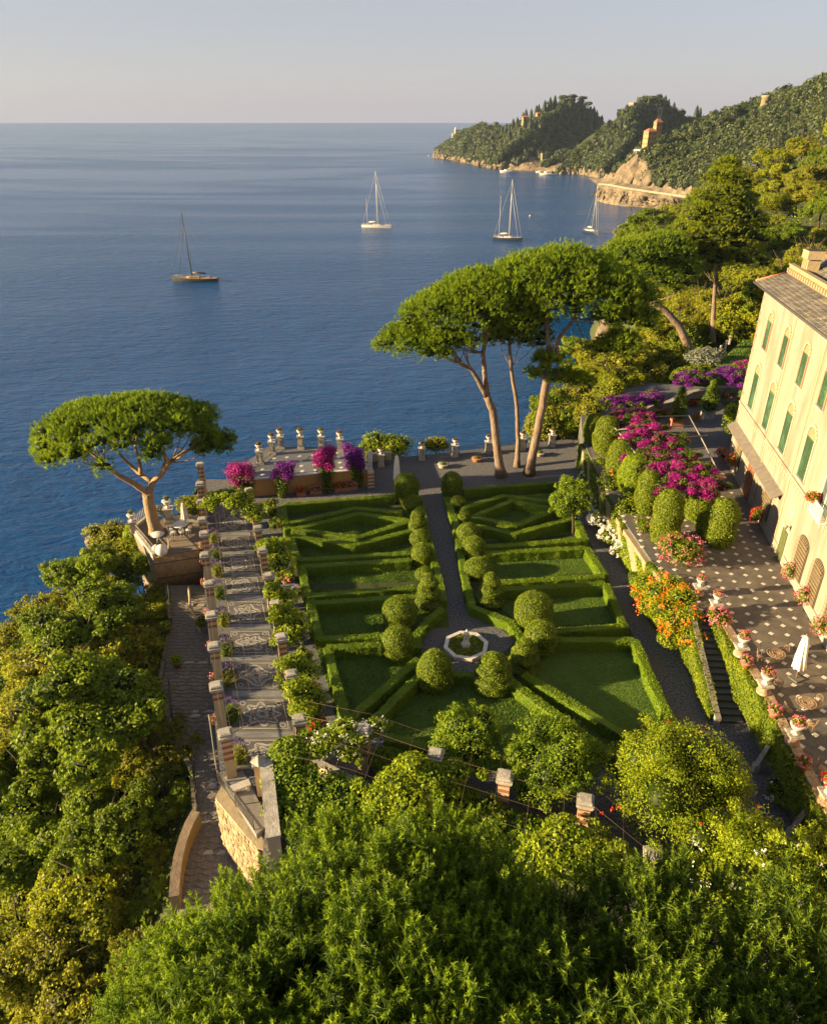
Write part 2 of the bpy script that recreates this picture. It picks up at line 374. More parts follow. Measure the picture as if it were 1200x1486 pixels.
def hill_material():
    m, nt, out = _new('wooded_hill_ground'); L = nt.links
    b = N(nt,'ShaderNodeBsdfPrincipled'); L.new(b.outputs[0], out.inputs[0]); b.inputs['Roughness'].default_value=.95; b.inputs['Specular IOR Level'].default_value=.1
    g = N(nt,'ShaderNodeNewGeometry'); sp = N(nt,'ShaderNodeSeparateXYZ'); L.new(g.outputs['Position'], sp.inputs[0])
    n = N(nt,'ShaderNodeTexNoise'); n.inputs['Scale'].default_value=.05; n.inputs['Detail'].default_value=9; n.inputs['Roughness'].default_value=.7; L.new(g.outputs['Position'], n.inputs[0])
    ma = N(nt,'ShaderNodeMath', operation='MULTIPLY_ADD'); L.new(n.outputs[0], ma.inputs[0]); ma.inputs[1].default_value=26; L.new(sp.outputs[2], ma.inputs[2])
    mr = N(nt,'ShaderNodeMapRange'); L.new(ma.outputs[0], mr.inputs[0]); mr.inputs[1].default_value=1; mr.inputs[2].default_value=5
    r = N(nt,'ShaderNodeTexNoise'); r.inputs['Scale'].default_value=.16; r.inputs['Detail'].default_value=9; r.inputs['Roughness'].default_value=.7
    mp = N(nt,'ShaderNodeMapping'); mp.inputs['Scale'].default_value=(1,1,.5); L.new(g.outputs['Position'], mp.inputs[0]); L.new(mp.outputs[0], r.inputs[0])
    c = N(nt,'ShaderNodeValToRGB'); L.new(r.outputs[0], c.inputs[0]); c.color_ramp.elements[0].position=.35; c.color_ramp.elements[1].position=.65
    c.color_ramp.elements[0].color=(.06,.048,.034,1); c.color_ramp.elements[1].color=(.22,.165,.11,1)
    mx = N(nt,'ShaderNodeMix', data_type='RGBA'); L.new(mr.outputs[0], mx.inputs[0]); L.new(c.outputs[0], mx.inputs[6]); mx.inputs[7].default_value=(.035,.045,.014,1)
    L.new(mx.outputs[2], b.inputs['Base Color'])
    bp = N(nt,'ShaderNodeBump'); bp.inputs['Strength'].default_value=.9; bp.inputs['Distance'].default_value=3; L.new(r.outputs[0], bp.inputs['Height']); L.new(bp.outputs[0], b.inputs['Normal'])
    return m
M_hill = hill_material()
def sh(*px): return [G(x,y,SEA) for x,y in px]
def rg(*px): return [YH(*p) for p in px]
HA = loft('headland', sh((630,228),(648,230),(670,235),(695,240),(730,244),(765,248),(790,250),(812,252),(835,254)),
          rg((636,224,1500),(650,212,1450),(668,196,1400),(700,186,1330),(735,188,1290),(765,178,1260),(790,158,1240),(818,141,1230),(848,148,1235),(868,166,1240),(890,190,1250)),
          amp=8, fs=.018, seed=2, mat=M_hill, cliff=.10, spur=[(.30,.07,55),(.60,.10,120),(.92,.10,-90)])
HB = loft('castle_hill', sh((814,252),(840,252),(870,255),(905,258),(960,264)),
          rg((824,246,960),(845,222,990),(872,190,1030),(900,164,1050),(928,148,1060),(955,148,1060),(980,162,1080),(1010,174,1100),(1060,178,1130),(1120,182,1160)),
          amp=8, fs=.022, seed=5, mat=M_hill, cliff=.08, spur=[(.30,.12,90),(.75,.2,-80)])
HC = loft('wooded_hill', [G(872,266,-14.5),G(905,270,-14.5),G(945,275,-14.5),G(990,282,-13.5),G(1030,289,-12.5),G(1100,310,-10),G(1180,330,-6),G(1260,345,0)],
          rg((905,250,640),(922,222,650),(945,210,660),(985,196,670),(1030,180,680),(1070,166,690),(1108,152,690),(1150,140,640),(1200,122,590),(1280,92,560)),
          nu=110, nv=34, amp=6, fs=.03, seed=8, mat=M_undergrowth, cliff=0, power=.8, foot=1.5, back=14, spur=[(.12,.08,25),(.45,.09,35),(.72,.08,30)])
hc=LAST[0].data; hc.materials.append(M_rock)
mi=np.zeros(len(hc.polygons),np.int32); nq=109
for i_ in range(len(hc.polygons)):
    r_,c_=divmod(i_,nq)
    if (r_<34*.45 and c_<nq*(.09+.02*math.sin(r_*1.3))) or (r_<2+1.5*math.sin(c_*.35)): mi[i_]=1
hc.polygons.foreach_set('material_index',mi)
# its bare seaward flank
P0=HC[:,0].copy(); rows=[]
for v in np.linspace(0,1,10):
    p=P0.copy(); p[:,0]-=6*v+1.5*fbm(p,.15,3)*v; p[:,1]+=10*v; p[:,2]=P0[:,2]*(1-v)+(SEA-2)*v; rows.append(p)
A_=np.array(rows); k_=A_.shape[1]
structure(MB().add(A_.reshape(-1,3),[(i*k_+j,i*k_+j+1,(i+1)*k_+j+1,(i+1)*k_+j) for i in range(9) for j in range(k_-1)]).build('rock_flank',M_rock))
# the rock face under the wooded hill, with the coast road on its ledge
sc_ = sh((866,291),(880,295),(905,299),(930,300),(960,303),(990,306),(1015,310),(1045,318))
tp_ = [G(869,269,-14),G(884,270,-13.5),G(908,275,-13.5),G(935,279,-13.5),G(962,283,-13.5),G(990,287,-13),G(1018,292,-12.5),G(1048,299,-12)]
nu, nv = 200, 30; S_ = resample(sc_,nu); T_ = resample(tp_,nu); rows=[]
for v in np.linspace(0,1,nv):
    p = S_+(T_-S_)*v**1.0; q = math.sin(v*PI)*1.0
    p[:,0] += q*(3.0*fbm(p,.11,4)+1.5*np.abs(fbm(p,.5,2))); p[:,1] += q*(4*fbm(p,.10,6)+2.2*np.abs(fbm(p,.42,9)))-q*3; p[:,2]+=q*.8*fbm(p,.6,3); rows.append(p)
rows.append(T_+np.array([0,9,.5])); rows.append(T_+np.array([0,40,3]))
A_ = np.array(rows); A_[0,:,2] = SEA-1.5
structure(MB().add(A_.reshape(-1,3), [(i*nu+j,i*nu+j+1,(i+1)*nu+j+1,(i+1)*nu+j) for i in range(nv+1) for j in range(nu-1)]).build('sea_cliff', M_rock))
# parapet wall along the coast road
mb = MB(); C_ = resample(tp_, 60)
for i in range(59):
    a, b = Vector(C_[i])+Vector((0,.3,1.1)), Vector(C_[i+1])+Vector((0,.3,1.1)); mid=(a+b)/2; d=b-a
    mb.box(mid, (d.length+.15, .6, 1.3), rz=math.atan2(d.y,d.x), t=R.random())
tag(mb.build('road_parapet', surf('parapet_plaster',(.26,.21,.15),(.18,.15,.11),.9,.3)), 'long pale parapet wall along the coast road on top of the sea cliff', 'wall')
# bare rock rising behind the road under the orange villa
def crag(m,c,r,seed,nu=34,nv=24,am=.22):
    """angular outcrop: a ball cut by many random planes"""
    q=np.random.default_rng(seed); ph=np.linspace(-PI/2,PI/2,nv+1); th=np.linspace(0,2*PI,nu,endpoint=False)
    d=np.array([(math.cos(a)*math.cos(b),math.cos(a)*math.sin(b),math.sin(a)) for a in ph for b in th]); pl=q.normal(0,1,(26,3)); pl/=np.linalg.norm(pl,axis=1)[:,None]; h=q.uniform(.72,1.0,26)
    k=np.min(np.where(d@pl.T>.05,h/np.maximum(d@pl.T,.05),9),axis=1); k=np.minimum(k,1.25)*(1+am*.25*fbm(d*3,1.3,seed%7))
    m.add(np.array(c)+d*np.array(r)*k[:,None],[(i*nu+j,i*nu+(j+1)%nu,(i+1)*nu+(j+1)%nu,(i+1)*nu+j) for i in range(nv) for j in range(nu)])
# sea stack off the point
mb = MB(); p = G(634,227,SEA); crag(mb,p,(9,8,14),3); crag(mb,p+Vector((9,-3,0)),(6,6,8),5)
structure(mb.build('sea_rock', M_rock))
# boulders along the two far shores
mb = MB()
for H_ in (HA,HB):
    for i in range(230):
        j = rng.integers(2,H_.shape[1]-2); p = H_[1,j]*.6+H_[2,j]*.4+rng.normal(0,2.0,3); p[2] = SEA+abs(rng.normal(0,2.5)); r = rng.uniform(1.5,4.5)
        mb.blob(p,(r,r*.9,r*rng.uniform(.6,1.2)),7,5,bump=.24,seed=i,smooth=False)
stuff(mb.build('shore_rocks', M_rock)); tag(bpy.data.objects['shore_rocks'],'brown rocks along the waterline of the far headland','rocks')
# near hillside behind the villa
HD = loft('villa_hillside', [Vector((26,76,-3)),Vector((33,86,1.5)),Vector((41,97,3.6)),Vector((52,100,4)),Vector((75,90,5)),Vector((120,70,6))],
          rg((915,372,165),(960,350,200),(1010,305,235),(1060,275,245),(1105,262,240),(1150,248,225),(1200,225,205),(1330,150,180)),
          nu=60, nv=22, amp=2.0, fs=.05, seed=11, mat=M_undergrowth, cliff=0, power=.9, back=40, foot=1.0)
up_ = resample([(22,75,-2.5),(33,88,1),(41,98,3),(46,130,2),(52,165,0),(60,205,-2),(75,240,-2)],40); lo_ = resample([(18,81,SEA-1),(27,99,SEA-1),(33,114,SEA-1),(38,140,SEA-1),(44,172,SEA-1),(52,216,SEA-1),(70,262,SEA-1)],40); rows=[]
for v in np.linspace(0,1,14):
    p=lo_+(up_-lo_)*v; k=math.sin(v*PI); p[:,0]+=k*1.6*fbm(p,.2,2); p[:,1]+=k*1.6*fbm(p,.17,4); rows.append(p)
rows.append(up_+np.array([30,10,0])); A_=np.array(rows)
structure(MB().add(A_.reshape(-1,3),[(i*40+j,i*40+j+1,(i+1)*40+j+1,(i+1)*40+j) for i in range(14) for j in range(39)]).build('coast_slope', M_undergrowth))
# ------------------------------------------------------------------ ground: garden platform, villa terrace, slope, path
TZ = 2.7
E_ = [G(843,600,TZ), G(846,640,TZ), G(880,712,TZ), G(912,765,TZ), G(945,812,TZ), G(990,862,TZ), Vector((18.0,38.2,TZ)), Vector((18.85,37.6,TZ)), Vector((18.8,29.9,TZ)), Vector((18.5,26,TZ)), Vector((18.3,22,TZ)), Vector((18.1,12,TZ))]
garden = [(-20.6,62.5),(-16.0,62.5),(-14.6,66.4),(-4.3,66.9),(-3.3,67.3),(0.8,68.2),(4.3,69.2),(7.7,70.1),(11.4,71.2),(16.5,72.4),(30,70),(30,12),(7,17.5),(-3,21.5),(-7.0,22.2),(-7.3,25.4),(-9.9,26.4),(-11.3,30.8),(-13.2,37.4),(-15.4,44.6),(-16.9,49.9),(-18.9,56.3)]
structure(MB().prism(garden, SEA-4, 0).build('garden_ground', M_gravel))
tpoly = [(p.x,p.y) for p in E_]+[(24.4-U*0,12) for U in (0,)]+[(34,12),(34,62),(34,82),(27,84),(20,76)]
structure(MB().prism(tpoly, .005, TZ-.03).build('villa_terrace', M_grout))
# rocky slope under everything on the seaward side
PLz = [(243,850,-2.6),(250,900,-2.8),(236,990,-3.1),(252,1060,-3.5),(281,1120,-3.8),(287,1180,-4.1),(266,1250,-4.5),(258,1315,-4.8),(262,1400,-5.1),(270,1560,-5.6)]
PRz = [(312,850,-2.6),(318,900,-2.8),(326,990,-3.1),(338,1060,-3.5),(346,1120,-3.8),(350,1180,-4.1),(352,1250,-4.5),(362,1315,-4.8),(372,1400,-5.1),(390,1560,-5.6)]
PL = [G(*p) for p in PLz]; PR = [G(*p) for p in PRz]
nu, nv = 40, 24; a = resample([Vector((-21.5,66,-2))]+[Vector((-21.8,56,-2.4))]+PL+[Vector((-7,9,-6))],nu); rows=[]
for v in np.linspace(0,1,nv):
    p = a.copy(); dx = np.interp(a[:,1],[8,30,45,60,66],[26,25,20,8,4]); p[:,0] -= dx*v; p[:,1] += 2*v
    p[:,2] = a[:,2]-.12-(a[:,2]-SEA+2)*v**1.15; p[:,2] += .8*fbm(p,.25,3)*min(1,v*3)-(.35 if v>0 else 0); p[:,0] += 1.0*fbm(p,.2,5)*min(1,v*2); rows.append(p)
A_ = np.array(rows)
structure(MB().add(A_.reshape(-1,3), [(i*nu+j,i*nu+j+1,(i+1)*nu+j+1,(i+1)*nu+j) for i in range(nv-1) for j in range(nu-1)], smooth=True).build('sea_slope', M_undergrowth))
SLOPE = A_
structure(MB().prism([(-14,22.4),(30,11.5),(30,-14),(-26,-14),(-12,12)], SEA-3, -5.8).build('lower_ground', M_earth))
# scrub leaves over the slope floor
m=MB(); P_=A_[:20].reshape(-1,3); i_=rng.integers(0,len(P_)-nu-1,26000); f_=rng.uniform(0,1,(26000,1)); g_=rng.uniform(0,1,(26000,1))
C_=P_[i_]+(P_[i_+1]-P_[i_])*f_*((i_%nu)<nu-1)[:,None]+(P_[i_+nu]-P_[i_])*g_; C_[:,2]+=rng.uniform(.02,.55,26000); m.cards(C_,np.tile([-.3,0,1.],(26000,1)),.26,.17,tilt=.7,t=np.clip(rng.normal(.4,.22,26000),0,1))
stuff(m.build('ground_cover',L_oak3)); tag(bpy.data.objects['ground_cover'],'low scrub covering the ground between the slope trees','ground cover')
# ---- cobbled path in scalloped courses, stepping down towards the viewer
pathm = structure(MB().add([tuple(p-Vector((0,0,.16))) for q in zip(PL,PR) for p in q], [(2*i,2*i+1,2*i+3,2*i+2) for i in range(len(PL)-1)]).build('cobbled_path', M_cobble))
lp = resample(PL, 400); rp = resample(PR, 400)
yl = lp[:,1]; ny = 96; ys = np.linspace(49.4, 17.5, ny)
for k in range(ny-1):
    i0 = int(np.argmin(abs(yl-ys[k]))); i1 = int(np.argmin(abs(yl-ys[k+1]))); 
    a, b = Vector(lp[i0]), Vector(rp[int(np.argmin(abs(rp[:,1]-ys[k])))]); c, d = Vector(lp[i1]), Vector(rp[int(np.argmin(abs(rp[:,1]-ys[k+1])))])
    nseg = 42; mb = MB(); V=[]; sc = 3.6+.5*R.random(); ph=R.random()
    for j in range(nseg+1):
        q = j/nseg; w = abs(math.sin((q*sc+ph)*PI)); bump = .05*math.sin(q*19+k)
        far = a.lerp(b,q); near = c.lerp(d,q)
        near = near+(near-far)*(.46*w-.05+bump); far = far+(far-near)*.06
        V += [tuple(far+Vector((0,0,-.035))), tuple(near+Vector((0,0,.03+.01*w))), tuple(near+Vector((0,-.03,-.12)))]
    mb.add(V,[(3*j+e,3*j+3+e,3*j+4+e,3*j+1+e) for j in range(nseg) for e in (0,1)], t=[R.random()*.5+.25 for j in range(nseg) for e in (0,1)])
    mb.build('cobble_course', M_cobble, pathm)
    if k in (10,29,42,43,57,58,70,82,83):
        o = MB()
        for q0,q1 in ((.28+.1*R.random(),.5),(.56,.74)):
            p = c.lerp(d,q0); r = c.lerp(d,q1); p2=(p+r)/2; e=(r-p)
            o.prism([(p.x,p.y-.12),(r.x,r.y-.06),(r.x-.1,r.y+.16),(p.x+.14,p.y+.15)], p2.z-.1, p2.z+.1)
        o.build('edging_stone', M_stone, pathm)
# kerb and low wall on the seaward side of the path
mb = MB()
for i in range(len(PL)-5):
    a, b = PL[i], PL[i+1]; d=b-a; m_=(a+b)/2
    mb.box((m_.x-.12,m_.y,m_.z-.08),(d.length+.1,.26,.42), rz=math.atan2(d.y,d.x))
tag(mb.build('path_kerb', surf('old_kerb',(.16,.135,.10),(.10,.085,.062),.9,2.5,8,.4,14)),'low weathered stone kerb along the tree side of the cobbled path','kerb')
def wall_along(name, pts, w, h, mats, label, cat, capmat=None, cap=.08, dz=-.3):
    t = thing(name,label,cat,pts[0])
    b, c = MB(), MB(); o = pts[0]; n=len(pts)
    L_=[];Rr=[]
    for i,p in enumerate(pts):
        d=(pts[min(i+1,n-1)]-pts[max(i-1,0)]); d.z=0; d.normalize(); q=Vector((-d.y,d.x,0))*w/2; L_.append(p+q-o); Rr.append(p-q-o)
    def ring(bm,L_,Rr,z0,z1):
        V=[]
        for l,r in zip(L_,Rr): V += [(l.x,l.y,l.z+z0),(l.x,l.y,l.z+z1),(r.x,r.y,r.z+z1),(r.x,r.y,r.z+z0)]
        bm.add(V,[(4*i+e,4*i+e+1,4*i+e+5,4*i+e+4) for i in range(n-1) for e in range(3)]+[(0,3,2,1),(4*n-4,4*n-3,4*n-2,4*n-1)])
    ring(b,L_,Rr,dz,h); b.build('wall_body',mats,t)
    if capmat: 
        k=1.18; ring(c,[(l+r)/2+(l-r)/2*k for l,r in zip(L_,Rr)],[(l+r)/2+(r-l)/2*k for l,r in zip(L_,Rr)],h+.002,h+cap); c.build('coping',capmat,t)
    return t
M_yellow_wall = surf('yellow_plaster',(.30,.205,.07),(.23,.155,.06),.9,2,8,.3,12,c3=(.22,.17,.09),s3=1.2)
cw = [G(x,y,z) for x,y,z in [(288,1196,-4.1),(279,1212,-4.2),(270,1235,-4.4),(263,1262,-4.5),(259,1290,-4.7),(257,1320,-4.8)]]
wall_along('curved_path_wall', cw, .42, .95, M_yellow_wall, 'curved yellow plastered wall with brown coping beside the bottom of the cobbled path', 'wall', surf('brown_coping',(.2,.15,.1),(.13,.1,.07),.9,3,6,.3), dz=-1.5)
def railing(name, pts, h, label, cat='railing', mat=None, gap=.13, parent_posts=True, group=None, dz=0.0, r=.012):
    """iron railing: top and bottom rail, posts, bars"""
    mat = mat or M_iron; t = thing(name,label,cat,pts[0],group=group); o=pts[0]
    rl, r2, br = MB(), MB(), MB()
    for i in range(len(pts)-1):
        a,b = pts[i]-o+Vector((0,0,dz)), pts[i+1]-o+Vector((0,0,dz)); d=b-a; n=max(1,int(d.length/gap))
        for q_,z in enumerate((h,.12)): (rl,r2)[q_].tube([a+Vector((0,0,z)),b+Vector((0,0,z))],.022,5)
        for k in range(n): p=a+d*((k+.5)/n); br.tube([p+Vector((0,0,.1)),p+Vector((0,0,h))],r,4,cap=False)
    for p in pts: MB().tube([p-o+Vector((0,0,dz-.05)),p-o+Vector((0,0,h+dz+.06))],.032,6).build('post',mat,t)
    rl.build('rail',mat,t); r2.build('rail',mat,t); stuff(br.build('bars',mat,t)); return t
railing('path_railing', [G(281,1098,-3.6),G(283,1130,-3.8),G(286,1165,-4.0),G(288,1192,-4.1)], 1.0, 'straight dark iron handrail above the seaward drop of the lower cobbled path', gap=.5)
railing('path_railing', [G(247,1000,-3.1),G(250,1040,-3.3),G(252,1075,-3.5)], 1.0, 'short dark iron handrail half hidden in foliage beside the middle of the cobbled path', gap=.5)
railing('path_railing', [G(244,842,-2.6),G(248,880,-2.7),G(250,906,-2.8)], 1.0, 'thin iron handrail at the top end of the cobbled path near the bamboo screen', gap=.5)
# rail fence in front of the planted strip under the brick pillars
fp=[G(274,852,-2.2),G(276,880,-2.3),G(288,905,-2.4),G(290,918,-2.5)]
t = thing('wooden_border', 'crooked bleached log border between cobbled path and planting under the pillars','border',fp[0])
for a,b in zip(fp[:-1],fp[1:]): MB().tube([a-fp[0],b-fp[0]+Vector((0,0,.05))],[.11,.08],7).build('log',surf('bleached_log',(.42,.33,.2),(.25,.19,.12),.9,6,8,.4),t)

# ---- lawns and grass
LAWNS = [[(-11.2,54.6),(-0.2,56),(1.6,45),(-8.2,44.6)],[(-8,43.8),(2.2,44.4),(2.4,39.5),(-6.8,38)],[(-6.2,36.8),(-.5,37.3),(1,33.6),(-4.2,30.8)],[tuple(G(x,y,0))[:2] for x,y in ((545,1050),(606,985),(650,985),(695,985),(742,990),(890,1098),(760,1130),(620,1100))],
         [(3.1,57.6),(12.5,59.6),(13.4,52),(3.6,50.4)],[(3.8,50),(13.2,51.4),(13.8,46.2),(4.2,44.6)],[(4.6,44.2),(13.8,45.4),(14,40),(7.4,39.3)],[(8,38.4),(13.9,38.4),(14.4,30),(12.8,25),(7.2,34)]]
mb = MB()
for q in (((405,738),(592,722),(622,800),(645,895),(612,915),(600,990),(545,1056),(490,1052),(462,940),(425,830)),((648,726),(808,703),(850,775),(880,835),(915,915),(990,1078),(905,1100),(700,975),(750,930),(690,890))): mb.prism([tuple(G(x,y,0))[:2] for x,y in q],-.05,.022)
structure(mb.build('parterre_bed', surf('bed_soil',(.03,.045,.012),(.045,.05,.02),.95,3,8,.8,20)))
mb = MB(); 
for i,p in enumerate(LAWNS): mb.prism(p, -.05, .03+.004*i, m=0)
structure(mb.build('lawn', M_lawn))
def inpoly(P, poly):
    x,y=P[:,0],P[:,1]; c=np.zeros(len(P),bool); n=len(poly)
    for i in range(n):
        (x1,y1),(x2,y2)=poly[i],poly[(i+1)%n]
        k=((y1>y)!=(y2>y))&(x<(x2-x1)*(y-y1)/((y2-y1)+1e-12)+x1); c^=k
    return c
mb = MB()
for p in LAWNS:
    q=np.array(p); lo,hi=q.min(0),q.max(0); n=int(np.prod(hi-lo)*300)
    P=rng.uniform(lo,hi,(n,2)); P=P[inpoly(P,p)]; n=len(P)
    D=rng.normal(0,.45,(n,3)); D[:,2]=1
    tt=np.clip(.5+.35*np.sin(P[:,0]*1.9)*np.sin(P[:,1]*1.3+P[:,0])+rng.normal(0,.22,n),0,1)
    mb.blades(np.column_stack([P,np.full(n,.03)]),D,rng.uniform(.05,.10,n),.075,t=tt)
stuff(mb.build('grass', L_lawn)); tag(bpy.data.objects['grass'],'short mown grass inside the box hedge beds','grass')
# ------------------------------------------------------------------ box hedges
HH = .85
def A5(*p): return [(340+a/3.529, 600+b/3.529) for a,b in p]
def A6(*p): return [(600+a/3.3333, 640+b/3.3333) for a,b in p]
def A4(*p): return [(400+a/2, 820+b/2) for a,b in p]
def hedge(label, lines, w=.56, h=HH, dens=300, group=None):
    base = G(*lines[0][0], h); base.z = 0
    core = MB(); lv = MB()
    for ln in lines:
        P = [G(x,y,h)-base for x,y in ln]; P2=[]
        for a,b in zip(P[:-1],P[1:]):
            n=max(2,int((b-a).length/.5)); P2 += [a.lerp(b,i/n) for i in range(n)]
        P2.append(P[-1]); P=P2; n=len(P)
        closed = (P[0]-P[-1]).length < .3
        # section: side-bottom, side-top, top edge, top edge, side-top, side-bottom
        V=[]; T_=[]
        for i,p in enumerate(P):
            d=(P[min(i+1,n-1)]-P[max(i-1,0)]); d.z=0; d.normalize(); q=Vector((-d.y,d.x,0)); T_.append((p,d,q))
            j=lambda s:.05*math.sin(p.x*3.1+p.y*2.3+s)+.025*math.sin(p.x*7+s*2+p.y*9)
            hw=w/2-.02
            for s,zz in ((1,0),(1.05,h*.55),(.97,h-.05),(.86,h-.015),(-.86,h-.015),(-.97,h-.05),(-1.05,h*.55),(-1,0)):
                o_=p+q*(hw*s+ (.5*j(s) if zz>0 else 0)); V.append((o_.x,o_.y,zz+(.5*j(5) if zz>h*.6 else 0)))
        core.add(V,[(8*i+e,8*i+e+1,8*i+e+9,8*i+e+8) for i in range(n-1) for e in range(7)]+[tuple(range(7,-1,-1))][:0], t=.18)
        core.add([V[k] for k in range(8)],[(0,1,6,7),(1,2,5,6),(2,3,4,5)],t=.18); core.add([V[8*(n-1)+k] for k in range(8)],[(7,6,1,0),(6,5,2,1),(5,4,3,2)],t=.18)
        L_=sum((P[i+1]-P[i]).length for i in range(n-1)); m=int(L_*(w+2*h)*dens)
        u=rng.uniform(0,n-1.001,m); i0=u.astype(int); f=(u-i0)[:,None]
        PA=np.array([tuple(t[0]) for t in T_]); QA=np.array([tuple(t[2]) for t in T_]); DA=np.array([tuple(t[1]) for t in T_])
        p=PA[i0]*(1-f)+PA[np.minimum(i0+1,n-1)]*f; q=QA[i0]; x=rng.uniform(0,w+2*h,m)
        j=.05*np.sin(p[:,0]*3.1+p[:,1]*2.3+1)+.03*np.sin(p[:,0]*7+p[:,1]*9)
        side=np.where(x<h,1,np.where(x>h+w,-1,0)); top=side==0
        off=np.where(top,(x-h-w/2),side*(w/2+.5*j)); z=np.where(top,h+.35*j,np.where(x<h,x,x-h-w)); z=np.clip(z,0.02,None)
        # rounded shoulders
        sh_=top&(abs(off)>w/2-.05); z=np.where(sh_,z-.025,z)
        C=p+q*off[:,None]; C[:,2]=z
        D=q*side[:,None]; D=D+np.array([0,0,1.0])*np.where(top,1,.25)[:,None]
        C=C+D*rng.uniform(-.02,.025,m)[:,None]
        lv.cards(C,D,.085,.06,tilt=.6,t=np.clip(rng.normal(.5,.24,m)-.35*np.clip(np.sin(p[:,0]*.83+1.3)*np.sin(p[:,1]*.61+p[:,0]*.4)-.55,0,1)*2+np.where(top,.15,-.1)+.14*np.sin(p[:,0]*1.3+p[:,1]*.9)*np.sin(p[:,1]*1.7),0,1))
        e=int(2*w*h*dens)
        for k,sg in ((0,-1),(n-1,1)):
            if closed: break
            C=PA[k]+QA[k]*rng.uniform(-w/2,w/2,e)[:,None]; C[:,2]=rng.uniform(.02,h,e); lv.cards(C+DA[k]*sg*.03,np.tile(DA[k]*sg,(e,1)),.085,.055,tilt=.5)
    core.P += [(V,F+core.n,t,m_,s_) for V,F,t,m_,s_ in lv.P]; core.n += lv.n
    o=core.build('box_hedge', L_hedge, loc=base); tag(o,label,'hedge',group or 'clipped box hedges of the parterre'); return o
hedge('far left corner box hedge running beside the ochre wall and down the left path', [A5((250,465),(820,418)),A5((247,470),(262,570),(275,592))])
hedge('box hedge bent into a shallow gable behind the left diamond bed', [A5((285,560),(620,483),(860,502))])
hedge('diamond of box hedge in the left far bed beside the row of topiary', [A5((295,592),(640,510),(900,548),(635,632),(295,592))])
hedge('left bed box hedge with a shallow V pointing at the viewer, below the left diamond', [A5((300,625),(615,672),(895,600)),A5((292,622),(305,690),(330,750)),A5((330,748),(915,712))])
hedge('box hedge framing the second rectangular lawn of the left parterre', [A5((340,782),(900,748)),A5((345,782),(375,935)),A5((378,932),(925,888))])
hedge('box hedge framing the third lawn of the left parterre beside the stacked topiary', [A5((392,970),(915,934)),A4((100,100),(128,215)),A4((125,213),(315,203))])
hedge('box hedge round the trapezoid lawn of the left parterre with a long diagonal side', [A4((148,238),(305,230)),A4((150,238),(205,450)),A4((210,448),(415,272))])
hedge('left diagonal box hedge of the near triangular lawn in front of the fountain', [A4((282,455),(345,388),(412,325))])
hedge('low near box hedge along the pergola edge of the triangular lawn', [A4((318,498),(430,520),(560,545))])
hedge('short curved box hedge between the two big domes in front of the fountain', [A4((505,318),(545,314),(590,322))],h=.7)
hedge('long right diagonal box hedge on the fountain side of the near triangular lawn', [A4((684,337),(834,447),(988,557))])
hedge('long right diagonal box hedge parallel to the lawn edge, second of the two diagonals', [A4((722,317),(884,414),(1045,511))])
hedge('box hedge round the large right lawn beside the gravel walk to the stairs', [A4((815,216),(1040,216)),A4((1042,216),(1105,360),(1178,512))])
hedge('box hedge framing the third lawn of the right parterre', [A4((655,70),(955,52)),A4((960,55),(1012,178)),A4((1010,176),(810,190))])
hedge('box hedge framing the second rectangular lawn of the right parterre', [A6((340,540),(830,515)),A6((838,515),(925,645)),A6((920,650),(412,682))])
hedge('right bed box hedge with a shallow V pointing at the viewer, below the right diamond', [A6((300,408),(490,445),(765,373)),A6((790,385),(832,475)),A6((832,475),(325,512))])
hedge('diamond of box hedge in the right far bed behind the little citrus tree', [A6((280,366),(475,287),(695,328),(500,404),(280,366))])
hedge('box hedge bent into a shallow gable behind the right diamond bed', [A6((250,318),(440,262),(700,295))])
hedge('far right box hedge of the parterre below the stone pines', [A6((240,232),(692,196)),A6((696,196),(720,260),(770,350))])
hedge('box hedge under the left row of topiary along the central walk', [A5((955,462),(985,620),(1015,720),(1045,830),(1070,960)), A4((485,125),(440,160),(408,205),(412,240))],h=.7)
hedge('box hedge under the right row of topiary along the central walk', [A6((160,270),(205,400),(232,560),(258,700),(285,800),(380,838),(470,872),(530,960))],h=.7)

